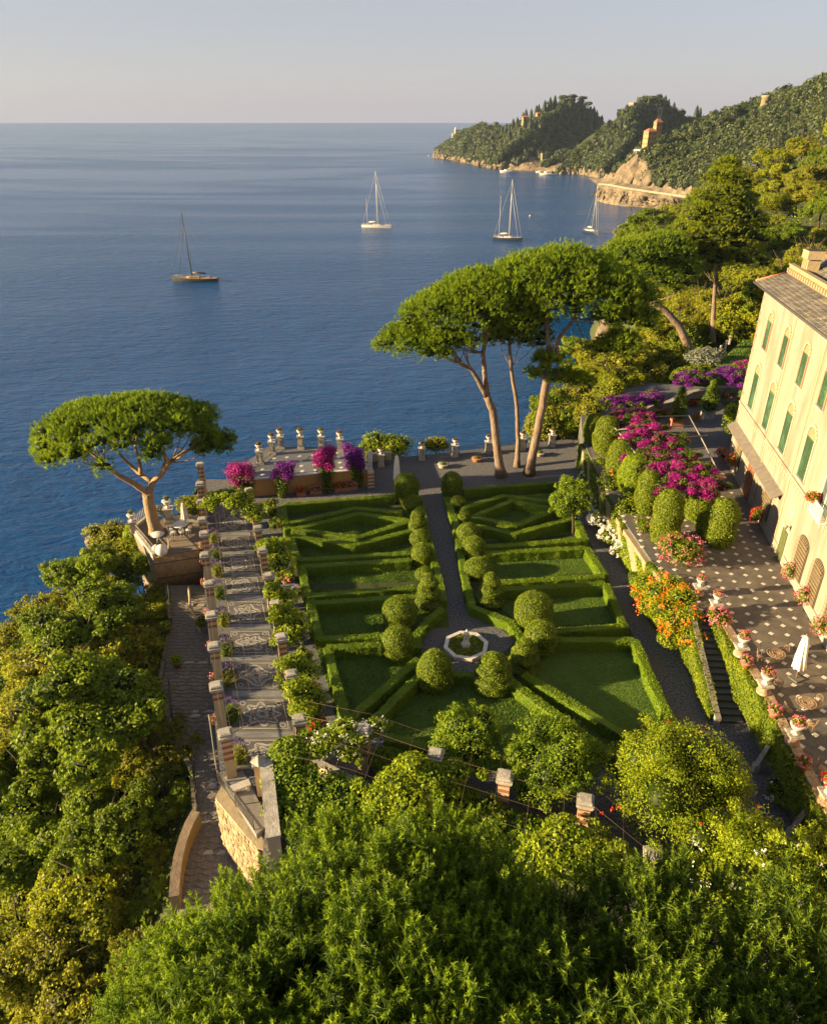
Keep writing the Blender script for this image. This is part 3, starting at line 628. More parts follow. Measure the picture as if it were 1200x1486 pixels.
# ------------------------------------------------------------------ topiary
def topiary(px, yb, wpx, hpx, kind, label):
    p = G(px, yb, 0); k = ppm(p)
    Rr = wpx/k/2*.94; H = hpx/k/ (math.cos(PITCH)*1.03) ; 
    H = max((hpx/k-.5*Rr)/.84, Rr*1.15); p = G(px, yb-.52*Rr*k, 0)
    t = thing('topiary', label, 'topiary', p, rz=R.random()*6, group='clipped topiary along the central walk and fountain')
    nu, nv = 48, 44; turns = 3.0
    def prof(q):
        if kind=='ball':
            a = -PI/2*.75+q*(PI/2*1.75); return math.cos(a)*Rr, H*.5+math.sin(a)*H*.5
        if kind=='dome':
            r = Rr*(.80+.2*math.sin(min(q/.5,1)*PI/2)) if q<.5 else Rr*math.sqrt(max(0,1-((q-.5)/.5)**2.4)); return r, H*q
        if kind in ('cone','beehive'):
            r = Rr*(.82+.18*math.sin(min(q/.3,1)*PI/2)) if q<.3 else Rr*math.sqrt(max(0,1-((q-.3)/.7)**1.9)); return r, H*q
        r = Rr*(1-.52*max(0,q-.12)/.88)*(1 if q<.82 else math.sqrt(max(0,1-((q-.82)/.18)**2))); return r, H*q      # spiral
    def pt(th, q):
        r,z = prof(q)
        if kind=='spiral':
            s=((q*turns+th/(2*PI))%1.0); r *= .46+.58*abs(math.sin(s*PI))**.8; z += .03*H*(s-.5)
        if kind=='beehive':
            s=(q*4.2+.5*th/(2*PI)*0)%1.0; r *= .70+.36*abs(math.sin(s*PI))**.8
        r *= 1+.035*math.sin(th*3+q*7)+.03*math.sin(th*7+q*15)
        return (r*math.cos(th), r*math.sin(th), z)
    mb = MB(); V=[tuple(.94*np.array(pt(2*PI*j/nu,i/nv))) for i in range(nv+1) for j in range(nu)]
    mb.add(V,[(i*nu+j,i*nu+(j+1)%nu,(i+1)*nu+(j+1)%nu,(i+1)*nu+j) for i in range(nv) for j in range(nu)],t=.05,smooth=True)
    area=2*PI*Rr*H+PI*Rr*Rr; m=int(area*330)
    th=rng.uniform(0,2*PI,m); q=rng.uniform(0,1,m)**.85
    C=np.array([pt(a,b) for a,b in zip(th,q)]); e1=np.array([pt(a+.04,b) for a,b in zip(th,q)])-C; e2=np.array([pt(a,min(b+.012,1)) for a,b in zip(th,q)])-np.array([pt(a,min(b,.988)) for a,b in zip(th,q)]); D=np.cross(e1,e2); D/=np.linalg.norm(D,axis=1)[:,None]+1e-9; D[q>.97]=(0,0,1)
    C*=rng.uniform(.975,1.02,m)[:,None]
    mb.cards(C,D,.085,.06,tilt=.65,t=np.clip(rng.normal(.5,.26,m)+.15*np.sin(C[:,0]*5)*np.sin(C[:,2]*4+C[:,1]*5),0,1))
    mb.build('foliage', L_topiary, t); MB().tube([(0,0,-.05),(0,0,H*.4)],[.09,.06],7).build('stem', M_bark_dark, t); return t
# left row, far to near
topiary(590,737,39,48,'dome','largest dome topiary at the far end of the left row, beside the closed white parasol')
topiary(599,749,33,28,'ball','low ball topiary, second from the far end of the left row')
topiary(607,786,36,47,'spiral','corkscrew topiary, third from the far end of the left row')
topiary(610,801,34,30,'ball','low ball topiary between the corkscrew and the upright dome in the left row')
topiary(613,828,34,38,'dome','upright dome topiary, fifth from the far end of the left row')
topiary(616,849,30,24,'ball','small ball topiary just behind the tall stacked corkscrew of the left row')
topiary(622,893,46,60,'spiral','tall corkscrew topiary at the near end of the left row beside the fountain circle')
topiary(580,922,53,54,'dome','broad dome topiary on the left rim of the fountain circle, the farther of two')
topiary(578,968,50,58,'dome','dark dome topiary on the left rim of the fountain circle, the nearer of two')
topiary(631,1010,58,68,'cone','smooth conical topiary in front of the fountain, left of the pair')
topiary(715,1014,58,68,'beehive','tiered beehive topiary in front of the fountain, right of the pair')
topiary(760,983,54,56,'spiral','squat corkscrew topiary on the right rim of the fountain circle, nearest of three')
topiary(783,958,50,56,'dome','dome topiary on the right rim of the fountain circle, middle of three')
topiary(773,924,60,62,'dome','biggest dome topiary on the right rim of the fountain circle, farthest of three')
topiary(655,728,33,40,'dome','dome topiary at the far end of the right row')
topiary(664,744,28,22,'ball','small flat ball topiary, second from the far end of the right row')
topiary(674,768,27,30,'spiral','small corkscrew topiary, third from the far end of the right row')
topiary(679,797,38,36,'ball','round ball topiary, fourth from the far end of the right row')
topiary(687,819,37,38,'dome','dome topiary, fifth from the far end of the right row')
topiary(694,848,46,36,'ball','wide ball topiary behind the tall corkscrew of the right row')
topiary(711,888,44,56,'spiral','tall corkscrew topiary at the near end of the right row beside the fountain circle')

# ------------------------------------------------------------------ fountain bed with statue
fc = G(676,941,0); t = thing('fountain','octagonal white marble basin planted with ivy in the gravel circle','fountain',fc)
Ro=1.42; mb=MB()
for i in range(8):
    a0,a1=2*PI*i/8+.2,2*PI*(i+1)/8+.2
    q=[(Ro*math.cos(a0),Ro*math.sin(a0)),(Ro*math.cos(a1),Ro*math.sin(a1)),((Ro-.17)*math.cos(a1),(Ro-.17)*math.sin(a1)),((Ro-.17)*math.cos(a0),(Ro-.17)*math.sin(a0))]
    m=MB().prism(q,-.05,.24); q2=[(x*1.05,y*1.05) if j<2 else (x*.97,y*.97) for j,(x,y) in enumerate(q)]; m.prism(q2,.242,.31); m.build('rim_stone',M_marble,t)
MB().prism([((Ro-.15)*math.cos(2*PI*i/8+.2),(Ro-.15)*math.sin(2*PI*i/8+.2)) for i in range(8)],-.02,.16).build('soil_bed',M_earth,t)
n=1500; a=rng.uniform(0,2*PI,n); r=np.sqrt(rng.uniform(.04,1,n))*(Ro-.22); C=np.column_stack([r*np.cos(a),r*np.sin(a),.17+rng.uniform(0,.13,n)])
b=MB(); b.cards(C,np.tile([0,0,1.],(n,1)),.13,.10,tilt=.5); stuff(b.build('ivy_planting',L_ivy,t))
st = thing('statue','small white marble child figure reaching down, standing on a stone in the fountain bed','statue',fc+Vector((-.02,.05,.16)))
MB().lathe([(0,.0),(.3,.0),(.32,.1),(.24,.2),(.26,.27),(0,.28)],12,wob=lambda q,z:.08*math.sin(q*3+z*9)).build('rock_base',M_marble,st)
# body as one skinned figure
ve=[(0,0,.75),(0.0,.0,.92),(0.02,-.01,1.06),(.03,-.02,1.14),(.04,-.03,1.25), (-.08,0,.70),(-.10,-.07,.50),(-.10,-.0,.30), (.08,0,.70),(.12,-.10,.52),(.12,.02,.32), (-.13,-.01,1.04),(-.22,-.08,.92),(-.28,-.16,.98), (.15,-.02,1.03),(.22,-.08,.86),(.20,-.18,.72), (-.12,-.09,.28),(.13,-.07,.29), (.045,-.035,1.32)]
ed=[(0,1),(1,2),(2,3),(3,4),(0,5),(5,6),(6,7),(0,8),(8,9),(9,10),(2,11),(11,12),(12,13),(2,14),(14,15),(15,16),(7,17),(10,18),(4,19)]
rr=[.11,.105,.11,.055,.10,.085,.065,.045,.085,.065,.045,.055,.042,.035,.055,.042,.035,.035,.035,.08]
me=bpy.data.meshes.new('figure'); me.from_pydata(ve,ed,[]); bo=bpy.data.objects.new('figure',me); COL.objects.link(bo); bo.parent=st; me.materials.append(M_marble)
sk=bo.modifiers.new('s','SKIN'); bo.modifiers.new('d','SUBSURF').levels=2; bo.modifiers['d'].render_levels=2
for i,sv in enumerate(me.skin_vertices[0].data): sv.radius=(rr[i],rr[i]); sv.use_root=(i==0)
# ------------------------------------------------------------------ brick-and-plaster pergola pillars
def band_mesh(w,h,bev=.012):
    return MB().box((0,0,h/2),(w,w,h))
PB = {}
def pillar(p, h, rz, label, w=.52, group='striped pergola pillars', nb=8):
    t = thing('pergola_pillar', label, 'pillar', p, rz, group)
    key=(round(h,2),w,nb)
    if key not in PB:
        b=.2; PB[key]=(MB().box((0,0,b/2),(w,w,b-.004)).mesh('band',M_brick), MB().box((0,0,b/2),(w*.985,w*.985,b-.004)).mesh('band',M_cream),
            MB().box((0,0,(h-.34-nb*b)/2),(w*.985,w*.985,h-.34-nb*b)).mesh('shaft',M_cream),
            MB().box((0,0,.06),(w*1.28,w*1.28,.12)).box((0,0,.165),(w*1.42,w*1.42,.09)).mesh('capital',M_stone), MB().box((0,0,.065),(w*1.1,w*1.1,.13)).box((0,0,.14),(w*.9,w*.9,.03)).mesh('cap_stone',M_stone))
    m=PB[key]; b=.2; hs=h-.34-nb*b
    put(m[2],'shaft',t,(0,0,0))
    for i in range(nb): put(m[0] if i%2==1 else m[1],'band',t,(0,0,hs+i*b))
    put(m[3],'capital',t,(0,0,h-.34)); put(m[4],'cap_stone',t,(0,0,h-.125)); return t
lpx=[(290,672),(290,700),(291,725),(293,752),(296,772),(297,803),(303,845),(306,890),(310,935),(313,993),(326,1062)]
LPIL=[]
for i,(x,y) in enumerate(lpx):
    p=G(x,y,3.05); p.z=-.25; LPIL.append(p)
for i,p in enumerate(LPIL):
    d=LPIL[min(i+1,10)]-LPIL[max(i-1,0)]
    pillar(p,3.3,math.atan2(d.y,d.x)+PI/2, 'striped pergola pillar on the seaward side of the mosaic walk, '+('nearest to the viewer' if i==10 else 'at the far sea end' if i==0 else ORD[10-i]+' from the near end'),nb=8 if i in (0,1,2,3,4,10) else 4)
rpx=[(361,710),(369,735),(374,765),(381,797),(389,834),(399,875),(408,923),(422,977),(434,1042)]
RPIL=[]
for x,y in rpx: p=G(x,y,2.8); p.z=0; RPIL.append(p)
for i,p in enumerate(RPIL):
    d=RPIL[min(i+1,8)]-RPIL[max(i-1,0)]
    pillar(p,2.85,math.atan2(d.y,d.x)+PI/2,'striped pergola pillar between mosaic walk and parterre, '+('at the near corner' if i==8 else 'at the far end' if i==0 else ORD[8-i]+' from the near corner'),w=.5)
NPIL=[]
for k,(x,y,l) in enumerate([(527,1057,'striped pillar of the near pergola wrapped in white roses'),(632,1093,'pillar of the near pergola almost hidden by leaves, only its pale cap showing'),(733,1125,'striped pillar of the near pergola between two round citrus trees'),(850,1160,'striped pillar of the near pergola beside the red flowered pomegranate'),(948,1240,'half buried pillar at the right end of the near pergola')]):
    p=G(x,y,3.0); p.z=0; NPIL.append(p); pillar(p,3.05,-.25,l,w=.55,group='striped pergola pillars')
# wires and arched bars
def vadd(p,z): return Vector((p.x,p.y,p.z+z))
t=thing('pergola_frame','arched iron bars and long wires spanning the mosaic walk between its pillars','pergola',LPIL[-1]); o=LPIL[-1]
def lerpline(P,q):
    k=q*(len(P)-1); i=min(int(k),len(P)-2); return P[i].lerp(P[i+1],k-i)
for i in range(9):
    b=vadd(RPIL[i],2.62); a=min(LPIL,key=lambda l:(vadd(l,0)-b).length); a=vadd(a,2.92)
    pts=[a.lerp(b,q)+Vector((0,0,.55*math.sin(q*PI)))-o for q in np.linspace(0,1,11)]
    MB().tube(pts,.018,6).build('arch_bar',M_rust,t)
for k in range(6):
    q=(k+.5)/6
    pts=[]
    for s in np.linspace(0,1,26):
        a=vadd(lerpline(LPIL[2:],s),2.92); b=vadd(lerpline(RPIL,s),2.62); pts.append(a.lerp(b,q)+Vector((0,0,.55*math.sin(q*PI)+.02*math.sin(s*40)))-o)
    MB().tube(pts,.007,4).build('wire',M_rust,t)
for s in np.linspace(0,1,24):
    a=vadd(lerpline(LPIL[2:],s),2.92); b=vadd(lerpline(RPIL,s),2.62)
    MB().tube([a.lerp(b,q)+Vector((0,0,.55*math.sin(q*PI)))-o for q in np.linspace(0.05,.95,8)],.004,4).build('wire',M_rust,t)
MB().tube([vadd(p,3.06)-o for p in LPIL],.016,5).build('ridge_rod',M_rust,t)
t=thing('pergola_frame','wire grid of the near pergola carried by pillars in front of the parterre','pergola',NPIL[0]); o=NPIL[0]
PN=[RPIL[-1]]+NPIL
for k,off in enumerate((-2.4,-1.2,0,1.1)):
    MB().tube([vadd(p,2.85)+Vector((off*.25,off,.1*math.cos(off)+.03*R.random()))-o for p in PN],.007 if k!=2 else .012,4).build('wire',M_rust,t)
for s in np.linspace(0,1,13):
    p=vadd(lerpline(PN,s),2.87)-o; MB().tube([p+Vector((-.65,-2.6,-.08)),p+Vector((-.3,-1.2,.05)),p,p+Vector((.3,1.2,.03))],.006,4).build('wire',M_rust,t)
wall_along('parapet', [G(448,1100,.55)-Vector((0,0,.55)),G(533,1143,.55)-Vector((0,0,.55)),G(760,1205,.55)-Vector((0,0,.55)),G(985,1272,.55)-Vector((0,0,.55))], .35,.5,M_cream,'low cream parapet with stone coping along the foot of the near pergola','wall',M_stone)

# ------------------------------------------------------------------ mosaic walk
def lx(y): return 315+(y-745)/330*30
def rx(y): return 355+(y-740)/320*70
M_peb_dark=surf('dark_pebble',(.058,.06,.062),(.11,.11,.105),.8,14,8,.6,40,c3=(.14,.135,.12),s3=1.5)
M_peb_light=surf('light_pebble',(.40,.39,.365),(.28,.27,.25),.8,12,8,.6,40)
M_peb_warm=surf('grey_pebble',(.13,.125,.118),(.09,.087,.082),.8,12,8,.6,40)
bd=[741,775,801.5,832.6,866.6,909,954,1006.5,1066,1118]
wk=[G(lx(bd[0])-4,bd[0]-6,0),G(rx(bd[0]),bd[0]-6,0),G(rx(bd[-1])+6,bd[-1],0),G(lx(bd[-1])-8,bd[-1],0)]
mw=structure(MB().prism([(p.x,p.y) for p in wk],-.04,.012).build('mosaic_walk',M_peb_warm))
for i in range(9):
    y0,y1=bd[i],bd[i+1]
    a,b,c,d=G(lx(y0),y0,0),G(rx(y0),y0,0),G(rx(y1),y1,0),G(lx(y1),y1,0)
    def S(u,v): return a.lerp(b,u).lerp(d.lerp(c,u),v)
    # light slab band across the walk
    if i>0: MB().prism([tuple(S(u,v))[:2] for u,v in ((-.02,-.06),(1.02,-.06),(1.02,.09),(-.02,.09))],.0,.03,m=0).build('slab_band',surf('blue_grey_slab',(.18,.187,.195),(.135,.14,.145),.75,2,7,.2,20,c3=(.2,.2,.19),s3=1.2),mw)
    MB().prism([tuple(S(u,v))[:2] for u,v in ((0.02,.13),(.98,.13),(.98,.92),(.02,.92))],.0,.022).build('mosaic_panel',M_peb_dark,mw)
    m=MB(); hw=min((b-a).length,(d-a).length)/2
    def poly(f,n=72): 
        return [tuple(S(.5+.5*f(q)[0],.525+.40*f(q)[1]))[:2] for q in np.linspace(0,2*PI,n,endpoint=False)]
    k=[4,4,6,5,5,6,4,8,6][i]; big=.62
    pet=lambda r0,am,kk,ph=0: (lambda q:(r0*(1+am*math.cos(kk*q+ph))*math.cos(q)*.95, r0*(1+am*math.cos(kk*q+ph))*math.sin(q)))
    m.strip(poly(pet(big,.16,k)),.075,.024); m.strip(poly(pet(big*.86,.16,k)),.045,.024)
    m.strip(poly(pet(big*.55,.42,k)),.07,.024); m.strip(poly(pet(.14,.0,4)),.06,.024)
    if i in (2,3,6): m.strip(poly(pet(big*.42,.3,k,PI)),.06,.024)
    for j in range(k):
        q=2*PI*j/k; e=[(.16,0),(.30,.07),(.42,0),(.30,-.07)]
        m.strip([tuple(S(.5+.5*(x*math.cos(q)-y*math.sin(q)),.525+.40*(x*math.sin(q)+y*math.cos(q))))[:2] for x,y in e],.05,.024)
    m.build('flower_ornament',M_peb_light,mw)
    f=MB(); 
    for u,v in ((.07,.17),): f.strip([tuple(S(x,y))[:2] for x,y in [(.07,.18),(.5,.18),(.93,.18),(.93,.5),(.93,.87),(.5,.87),(.07,.87),(.07,.5)]],.06,.022)
    for cx,cy in ((.16,.26),(.84,.26),(.16,.79),(.84,.79)): f.strip([tuple(S(cx+.05*math.cos(q),cy+.05*math.sin(q)))[:2] for q in np.linspace(0,2*PI,10,endpoint=False)],.05,.022)
    f.build('border_ornament',M_peb_light,mw)

# ------------------------------------------------------------------ bastion, balcony and coped wall at the near end of the walk
bz=[G(312,1158,-.4),G(330,1166,-.35),G(371,1228,-.3)]; bast=thing('retaining_wall','rough golden rubble stone bastion under the little balcony at the near end of the path','stone wall',bz[0])
o=bz[0]; q=[bz[0],bz[2],G(400,1235,-.3),G(392,1140,-.3),G(325,1130,-.3)]
MB().prism([(p.x-o.x,p.y-o.y) for p in q],-6.5,-.02).build('wall_core',surf('lime_mortar',(.36,.29,.19),(.26,.21,.13),.95,3,8,.5,16),bast)
M_rubble=surf('rubble_stone',(.33,.25,.145),(.23,.17,.10),.9,2.5,8,.5,12,tint=True,c3=(.24,.19,.13),s3=1.4)
SM=[]
for k in range(10):
    mb=MB(); w,h=1,1; n=8; pts=[(.5*math.cos(2*PI*j/n+.2)*(1+.16*R.uniform(-1,1))*1.08,.5*math.sin(2*PI*j/n+.2)*(1+.16*R.uniform(-1,1))*1.08) for j in range(n)]
    V=[(x,0,z) for x,z in pts]+[(x*.8,-1,z*.8) for x,z in pts]; mb.add(V,[(j,(j+1)%n,n+(j+1)%n,n+j) for j in range(n)]+[],t=k/10); mb.add([V[n+j] for j in range(n)],[tuple(range(n))],t=k/10)
    SM.append(mb.mesh('stone',M_rubble))
fu=(bz[2]-bz[0]); fl=fu.length; ud=fu.normalized(); rz=math.atan2(ud.y,ud.x)
z=-.18
while z>-5.6:
    h=R.uniform(.2,.34); x=R.uniform(-.1,.1)
    while x<fl:
        w=R.uniform(.25,.58); s=put(R.choice(SM),'stone',bast,tuple(ud*(x+w/2)+Vector((0,0,z-h/2+R.uniform(-.03,.03)))),rz); s.scale=(w*1.0,R.uniform(.03,.07),h*1.0); s.rotation_euler.y=R.uniform(-.12,.12); x+=w
    z-=h
bal=[G(318,1137,0),G(369,1205,0)]
railing('balcony_railing',[bal[0],bal[0].lerp(bal[1],.5),bal[1]],.95,'wrought iron balcony railing on top of the rubble bastion',gap=.1)
railing('path_handrail',[G(306,1056,0),G(315,1120,0)],.9,'pale iron handrail rising beside the nearest striped pillar',mat=M_wire,gap=.6)
mb=MB(); fl_=[G(322,1130,0),G(372,1212,0),G(392,1195,0),G(352,1118,0)]; structure(mb.prism([(p.x,p.y) for p in fl_],-.35,.03).build('balcony_floor',surf('grey_slab',(.2,.2,.2),(.14,.14,.14),.8,3)))
t=thing('bench','white marble bench at the foot of the nearest striped pillar','bench',G(350,1150,0),rz=.5)
MB().box((0,0,.46),(1.0,.42,.1)).build('seat',M_marble,t)
for x in(-.35,.35): MB().box((x,0,.2),(.12,.32,.41)).build('leg',M_marble,t)
a,b=G(386,1106,2.1),G(397,1216,2.1); wall_along('coped_wall',[Vector((a.x,a.y,0)),Vector((b.x,b.y,0))],.55,2.0,M_cream,'tall cream wall with weathered white marble coping slabs behind the balcony','wall',M_stone,cap=.16,dz=-4)
t=thing('gate_pier','square cream pier with grey pyramid cap at the head of the coped wall','pier',G(375,1105,2.2)-Vector((0,0,2.2)),rz=.2)
MB().box((0,0,1.05),(.5,.5,2.1)).build('shaft',M_cream,t); MB().prism([(-.34,-.34),(.34,-.34),(.34,.34),(-.34,.34)],2.1,2.22).build('capital',M_stone,t)
MB().lathe([(.42,2.22),(.02,2.48)],4,smooth=False).build('cap_stone',M_stone,t)

# ------------------------------------------------------------------ urns, pedestals, parasols, furniture
def urn_meshes():
    prof=[(.0,0),(.20,0),(.20,.05),(.10,.09),(.075,.17),(.11,.22),(.23,.33),(.30,.47),(.30,.52),(.355,.56),(.355,.60),(.30,.61),(.0,.58)]
    return MB().lathe(prof,18,wob=lambda q,z:.03*math.cos(12*q) if .24<z<.5 else 0).mesh('bowl',M_marble)
URN=urn_meshes()
def geranium(mat,r=.42,n=420,nf=120,lm=None,h=.32):
    f=MB(); C,D=shell(n,(0,0,h*.5),(r,r,h),.35,1.0,-.35); f.cards(C,D,.11,.09,tilt=.6)
    g=MB(); C,D=shell(nf,(0,0,h*.55),(r*1.05,r*1.05,h*1.1),.9,1.15,-.3)
    for c,d in zip(C,D):
        for k in range(5): g.cards([c+rng.normal(0,.028,3)],[d],.075,.06,tilt=.6)
    return f.mesh('foliage',lm or L_ivy), g.mesh('blossoms',mat)
surf_leaf_dark=leaf('dark_red_petal',(.16,.012,.02),(.34,.03,.05),.2); GER_PINK=geranium(L_pink,r=.32,nf=44,h=.26); GER_RED=geranium(L_red,nf=60); GER_DARK=geranium(surf_leaf_dark,r=.27,nf=26,h=.17,lm=L_oak3)
def urn(p,label,ger,group=None,s=1.0):
    t=thing('flower_urn',label,'urn',p,R.random()*6,group,s)
    put(URN,'bowl',t); put(ger[0],'foliage',t,(0,0,.6)); stuff(put(ger[1],'blossoms',t,(0,0,.6))); return t
PEDM=(MB().box((0,0,.1),(.86,.86,.2)).box((0,0,.235),(.76,.76,.07)).mesh('base',M_stone),MB().box((0,0,.74),(.66,.66,.94)).box((0,-.331,.74),(.42,.02,.7)).box((0,.331,.74),(.42,.02,.7)).box((-.331,0,.74),(.02,.42,.7)).box((.331,0,.74),(.02,.42,.7)).mesh('shaft',M_stone),MB().box((0,0,1.25),(.76,.76,.08)).box((0,0,1.35),(.9,.9,.12)).mesh('cap',M_stone))
def pedestal(p,label,rz=0,s=1.0,group=None):
    t=thing('pedestal',label,'pedestal',p,rz,group,s)
    for m in PEDM: put(m,m.name.split('.')[0],t)
    return t
def parasol(p,label,h=2.7,r=.2,lean=(0,0),group=None):
    t=thing('parasol',label,'parasol',p); t.rotation_euler=(lean[0],lean[1],R.random()*3)
    MB().tube([(0,0,0),(0,0,h)],.028,8).build('pole',surf('parasol_wood',(.3,.17,.07),(.22,.12,.05),.6,5),t)
    pr=[(.03,h*.98),(r*.45,h*.95),(r*.55,h*.9),(r*.72,h*.75),(r*.9,h*.5),(r*1.05,h*.33),(r*1.15,h*.26),(r*.8,h*.245),(.04,h*.28)]
    MB().lathe(pr,40,wob=lambda q,z:.20*math.cos(8*q+z*.8)+.06*math.sin(5*q+z*3)).build('canopy',M_canvas,t)
    MB().lathe([(r*.86,h*.60),(r*.9,h*.585),(r*.86,h*.57)],20).build('tie_strap',M_canvas,t)
    MB().lathe([(0,h*1.0+.06),(.035,h*1.0+.03),(.03,h*.98)],8).build('finial',surf('finial_wood',(.45,.22,.05),None,.5),t)
    MB().box((0,0,.035),(.62,.62,.07)).build('base_slab',surf('parasol_base',(.11,.11,.11),(.08,.08,.08),.8,4),t); return t
def chair_meshes(mat):
    seat=MB().lathe([(0,.44),(.2,.44),(.215,.45),(.2,.46),(0,.465)],14).mesh('seat',mat)
    leg=MB().tube([(0,0,.44),(.02,0,.22),(.07,0,0)],.013,5).mesh('leg',mat)
    bk=MB(); bk.tube([(-.19,0,.44),(-.2,.04,.7),(-.14,.07,.9),(0,.08,.95),(.14,.07,.9),(.2,.04,.7),(.19,0,.44)],.014,5)
    for x in(-.09,0,.09): bk.tube([(x,0,.46),(x*1.2,.05,.7),(x*.8,.075,.93)],.008,4)
    bk.lathe([(.05,0),(.065,.006),(.05,.012)],8,at=(0,.05,.7))
    arm=MB().tube([(0,.03,.66),(0.02,-.12,.66),(.01,-.2,.6),(0,-.2,.45)],.011,5).mesh('arm',mat)
    return seat,leg,bk.mesh('backrest',mat),arm
CH_={}
def chair(p,rz,label,mat,group=None):
    if mat.name not in CH_: CH_[mat.name]=chair_meshes(mat)
    s,l,b,a=CH_[mat.name]; t=thing('garden_chair',label,'chair',p,rz,group)
    put(s,'seat',t)
    for k in range(4): q=PI/4+k*PI/2; put(l,'leg',t,(.14*math.cos(q),.14*math.sin(q),0),q)
    put(b,'backrest',t,(0,.17,0)); put(a,'arm',t,(-.2,.16,0)); put(a,'arm',t,(.2,.16,0)); return t
def table(p,label,mat,r=.45,group=None,lattice=False):
    t=thing('garden_table',label,'table',p,0,group)
    if lattice:
        m=MB()
        for q in (1,.72,.42): m.lathe([(r*q-.02,.72),(r*q+.015,.735),(r*q-.02,.75),(r*q-.045,.735),(r*q-.02,.72)],24)
        for k in range(12): a=2*PI*k/12; m.tube([(0,0,.735),(r*math.cos(a),r*math.sin(a),.735)],.012,4)
        m.build('tabletop',mat,t)
    else: MB().lathe([(0,.72),(r,.72),(r+.015,.735),(r,.75),(0,.752)],22).build('tabletop',mat,t)
    MB().tube([(0,0,.3),(0,0,.72)],.025,6).build('stem',mat,t)
    l=MB().tube([(0,0,.35),(.12,0,.25),(.26,0,.05),(.32,0,0)],.014,5).mesh('leg',mat)
    for k in range(3): put(l,'leg',t,(0,0,0),k*2*PI/3+.4)
    return t
# pine terrace at the sea edge
PT=[G(192,768,0),G(222,809,0),G(291,797,0),Vector((-18.3,56.4,0)),Vector((-19.6,60.5,0)),G(252,752,0),G(215,751,0)]
structure(MB().prism([(p.x,p.y) for p in PT],SEA-4,.015).build('pine_terrace',surf('packed_gravel',(.14,.115,.09),(.2,.165,.125),.95,5,8,.6,24)))
wall_along('terrace_kerb',[PT[1]+Vector((.1,.1,0)),PT[0]+Vector((.15,0,0)),PT[6]+Vector((0,-.1,0))],.3,.28,M_stone,'low stone kerb round the seaward edge of the pine terrace','kerb')
railing('terrace_railing',[PT[0]+Vector((.1,.2,.25)),PT[6]+Vector((-.1,0,.25)),G(240,748,0)+Vector((0,0,.1))],.75,'bleached ornate balustrade rail behind the umbrella pine facing the sea',mat=M_stone,gap=.22,r=.035)
railing('terrace_railing',[PT[0]+Vector((.15,-.1,.25)),PT[1]+Vector((.2,.2,.25))],.6,'thin rail along the left drop of the pine terrace beside the globe lamps',mat=M_wire,gap=.5)
wall_along('low_wall',[G(252,757,0),G(288,757,0)],.35,.45,M_stone,'low pale wall behind the closed parasol on the pine terrace','wall')
def agave(p,label,s=1):
    t=thing('cactus_urn',label,'urn',p,0,None,s); put(URN,'bowl',t); m=MB()
    for k in range(26):
        a=2*PI*k/26*2.4; e=.5+.5*k/26; d=Vector((math.cos(a)*(1.2-e),math.sin(a)*(1.2-e),e)); m.tube([Vector((0,0,.58)),Vector((0,0,.62))+d*.22,Vector((0,0,.6))+d*.5],[.045,.04,.004],4)
    m.build('agave',surf('agave_green',(.12,.2,.09),(.08,.14,.06),.6,6),t)
p=G(195,772,0); pedestal(p,'short stone pedestal at the left seaward corner of the pine terrace',.4,.75); agave(p+Vector((0,0,1.06)),'urn with spiky agave at the left seaward corner of the pine terrace')
p=G(247,757,0); pedestal(p,'tall cream pedestal between pine trunk and closed parasol',.2,.95); agave(p+Vector((0,0,1.34)),'urn with spiky agave on the tall cream pedestal right of the pine trunk',1.15)
parasol(G(270,760,0),'closed white parasol on the pine terrace under the umbrella pine',2.0,.24)
tb=G(263,772,0); table(tb,'round white garden table with four chairs on the pine terrace',M_white_paint,.62)
for k,a in enumerate((3.6,4.35,5.1,5.8)): chair(tb+Vector((math.cos(a)*.85,math.sin(a)*.85,0)),a-PI/2,'white iron chair at the larger round table on the pine terrace, '+ORD[k]+' from the left',M_white_paint,'white chairs at the larger round table')
tb=G(230,787,0); table(tb,'small round white table nearest the trunk of the umbrella pine',M_white_paint,.55); chair(tb+Vector((.85,.1,0)),-PI/2+.1,'white iron chair alone beside the small round table by the pine trunk',M_white_paint)
for x,y,r,l in ((228,801,.33,'smaller white globe lamp on the pine terrace floor'),(236,806,.48,'larger white globe lamp on the pine terrace floor above the bamboo screen')):
    p=G(x,y,0); t=thing('globe_lamp',l,'lamp',p); MB().blob((0,0,r),r,18,12,bump=0).build('globe',surf('opal_globe',(.62,.59,.52),(.56,.53,.46),.3,3),t); MB().lathe([(0,0),(r*.45,0),(r*.45,.06),(0,.06)],12).build('foot',M_stone,t)
# bamboo screen and pole
a,b=G(223,809,0),G(289,799,0); t=thing('bamboo_screen','brown bamboo screen under the edge of the pine terrace at the top of the path','screen',a); d=b-a; n=44
can=MB().tube([(0,0,-2.75),(0,0,0.06)],.062,6).mesh('cane',surf('bamboo',(.29,.19,.085),(.2,.125,.06),.75,3,6,.4,10,tint=True))
for k in range(n): c=put(can,'cane',t,tuple(d*((k+.5)/n)+Vector((0,-.12,.08*R.random()-.05))),R.random()*6)
for z in(-.5,-1.9): MB().tube([Vector((0,-.2,z)),d+Vector((0,-.2,z))],.03,5).build('cross_rail',M_bark_dark,t)
p=G(245,840,-2.6); t=thing('wooden_pole','slanting pale wooden pole leaning in front of the bamboo screen','pole',p); MB().tube([(0,0,0),(.35,.55,3.3)],[.07,.06],8).build('shaft',surf('pale_pole',(.5,.38,.2),(.4,.3,.15),.7,5),t)

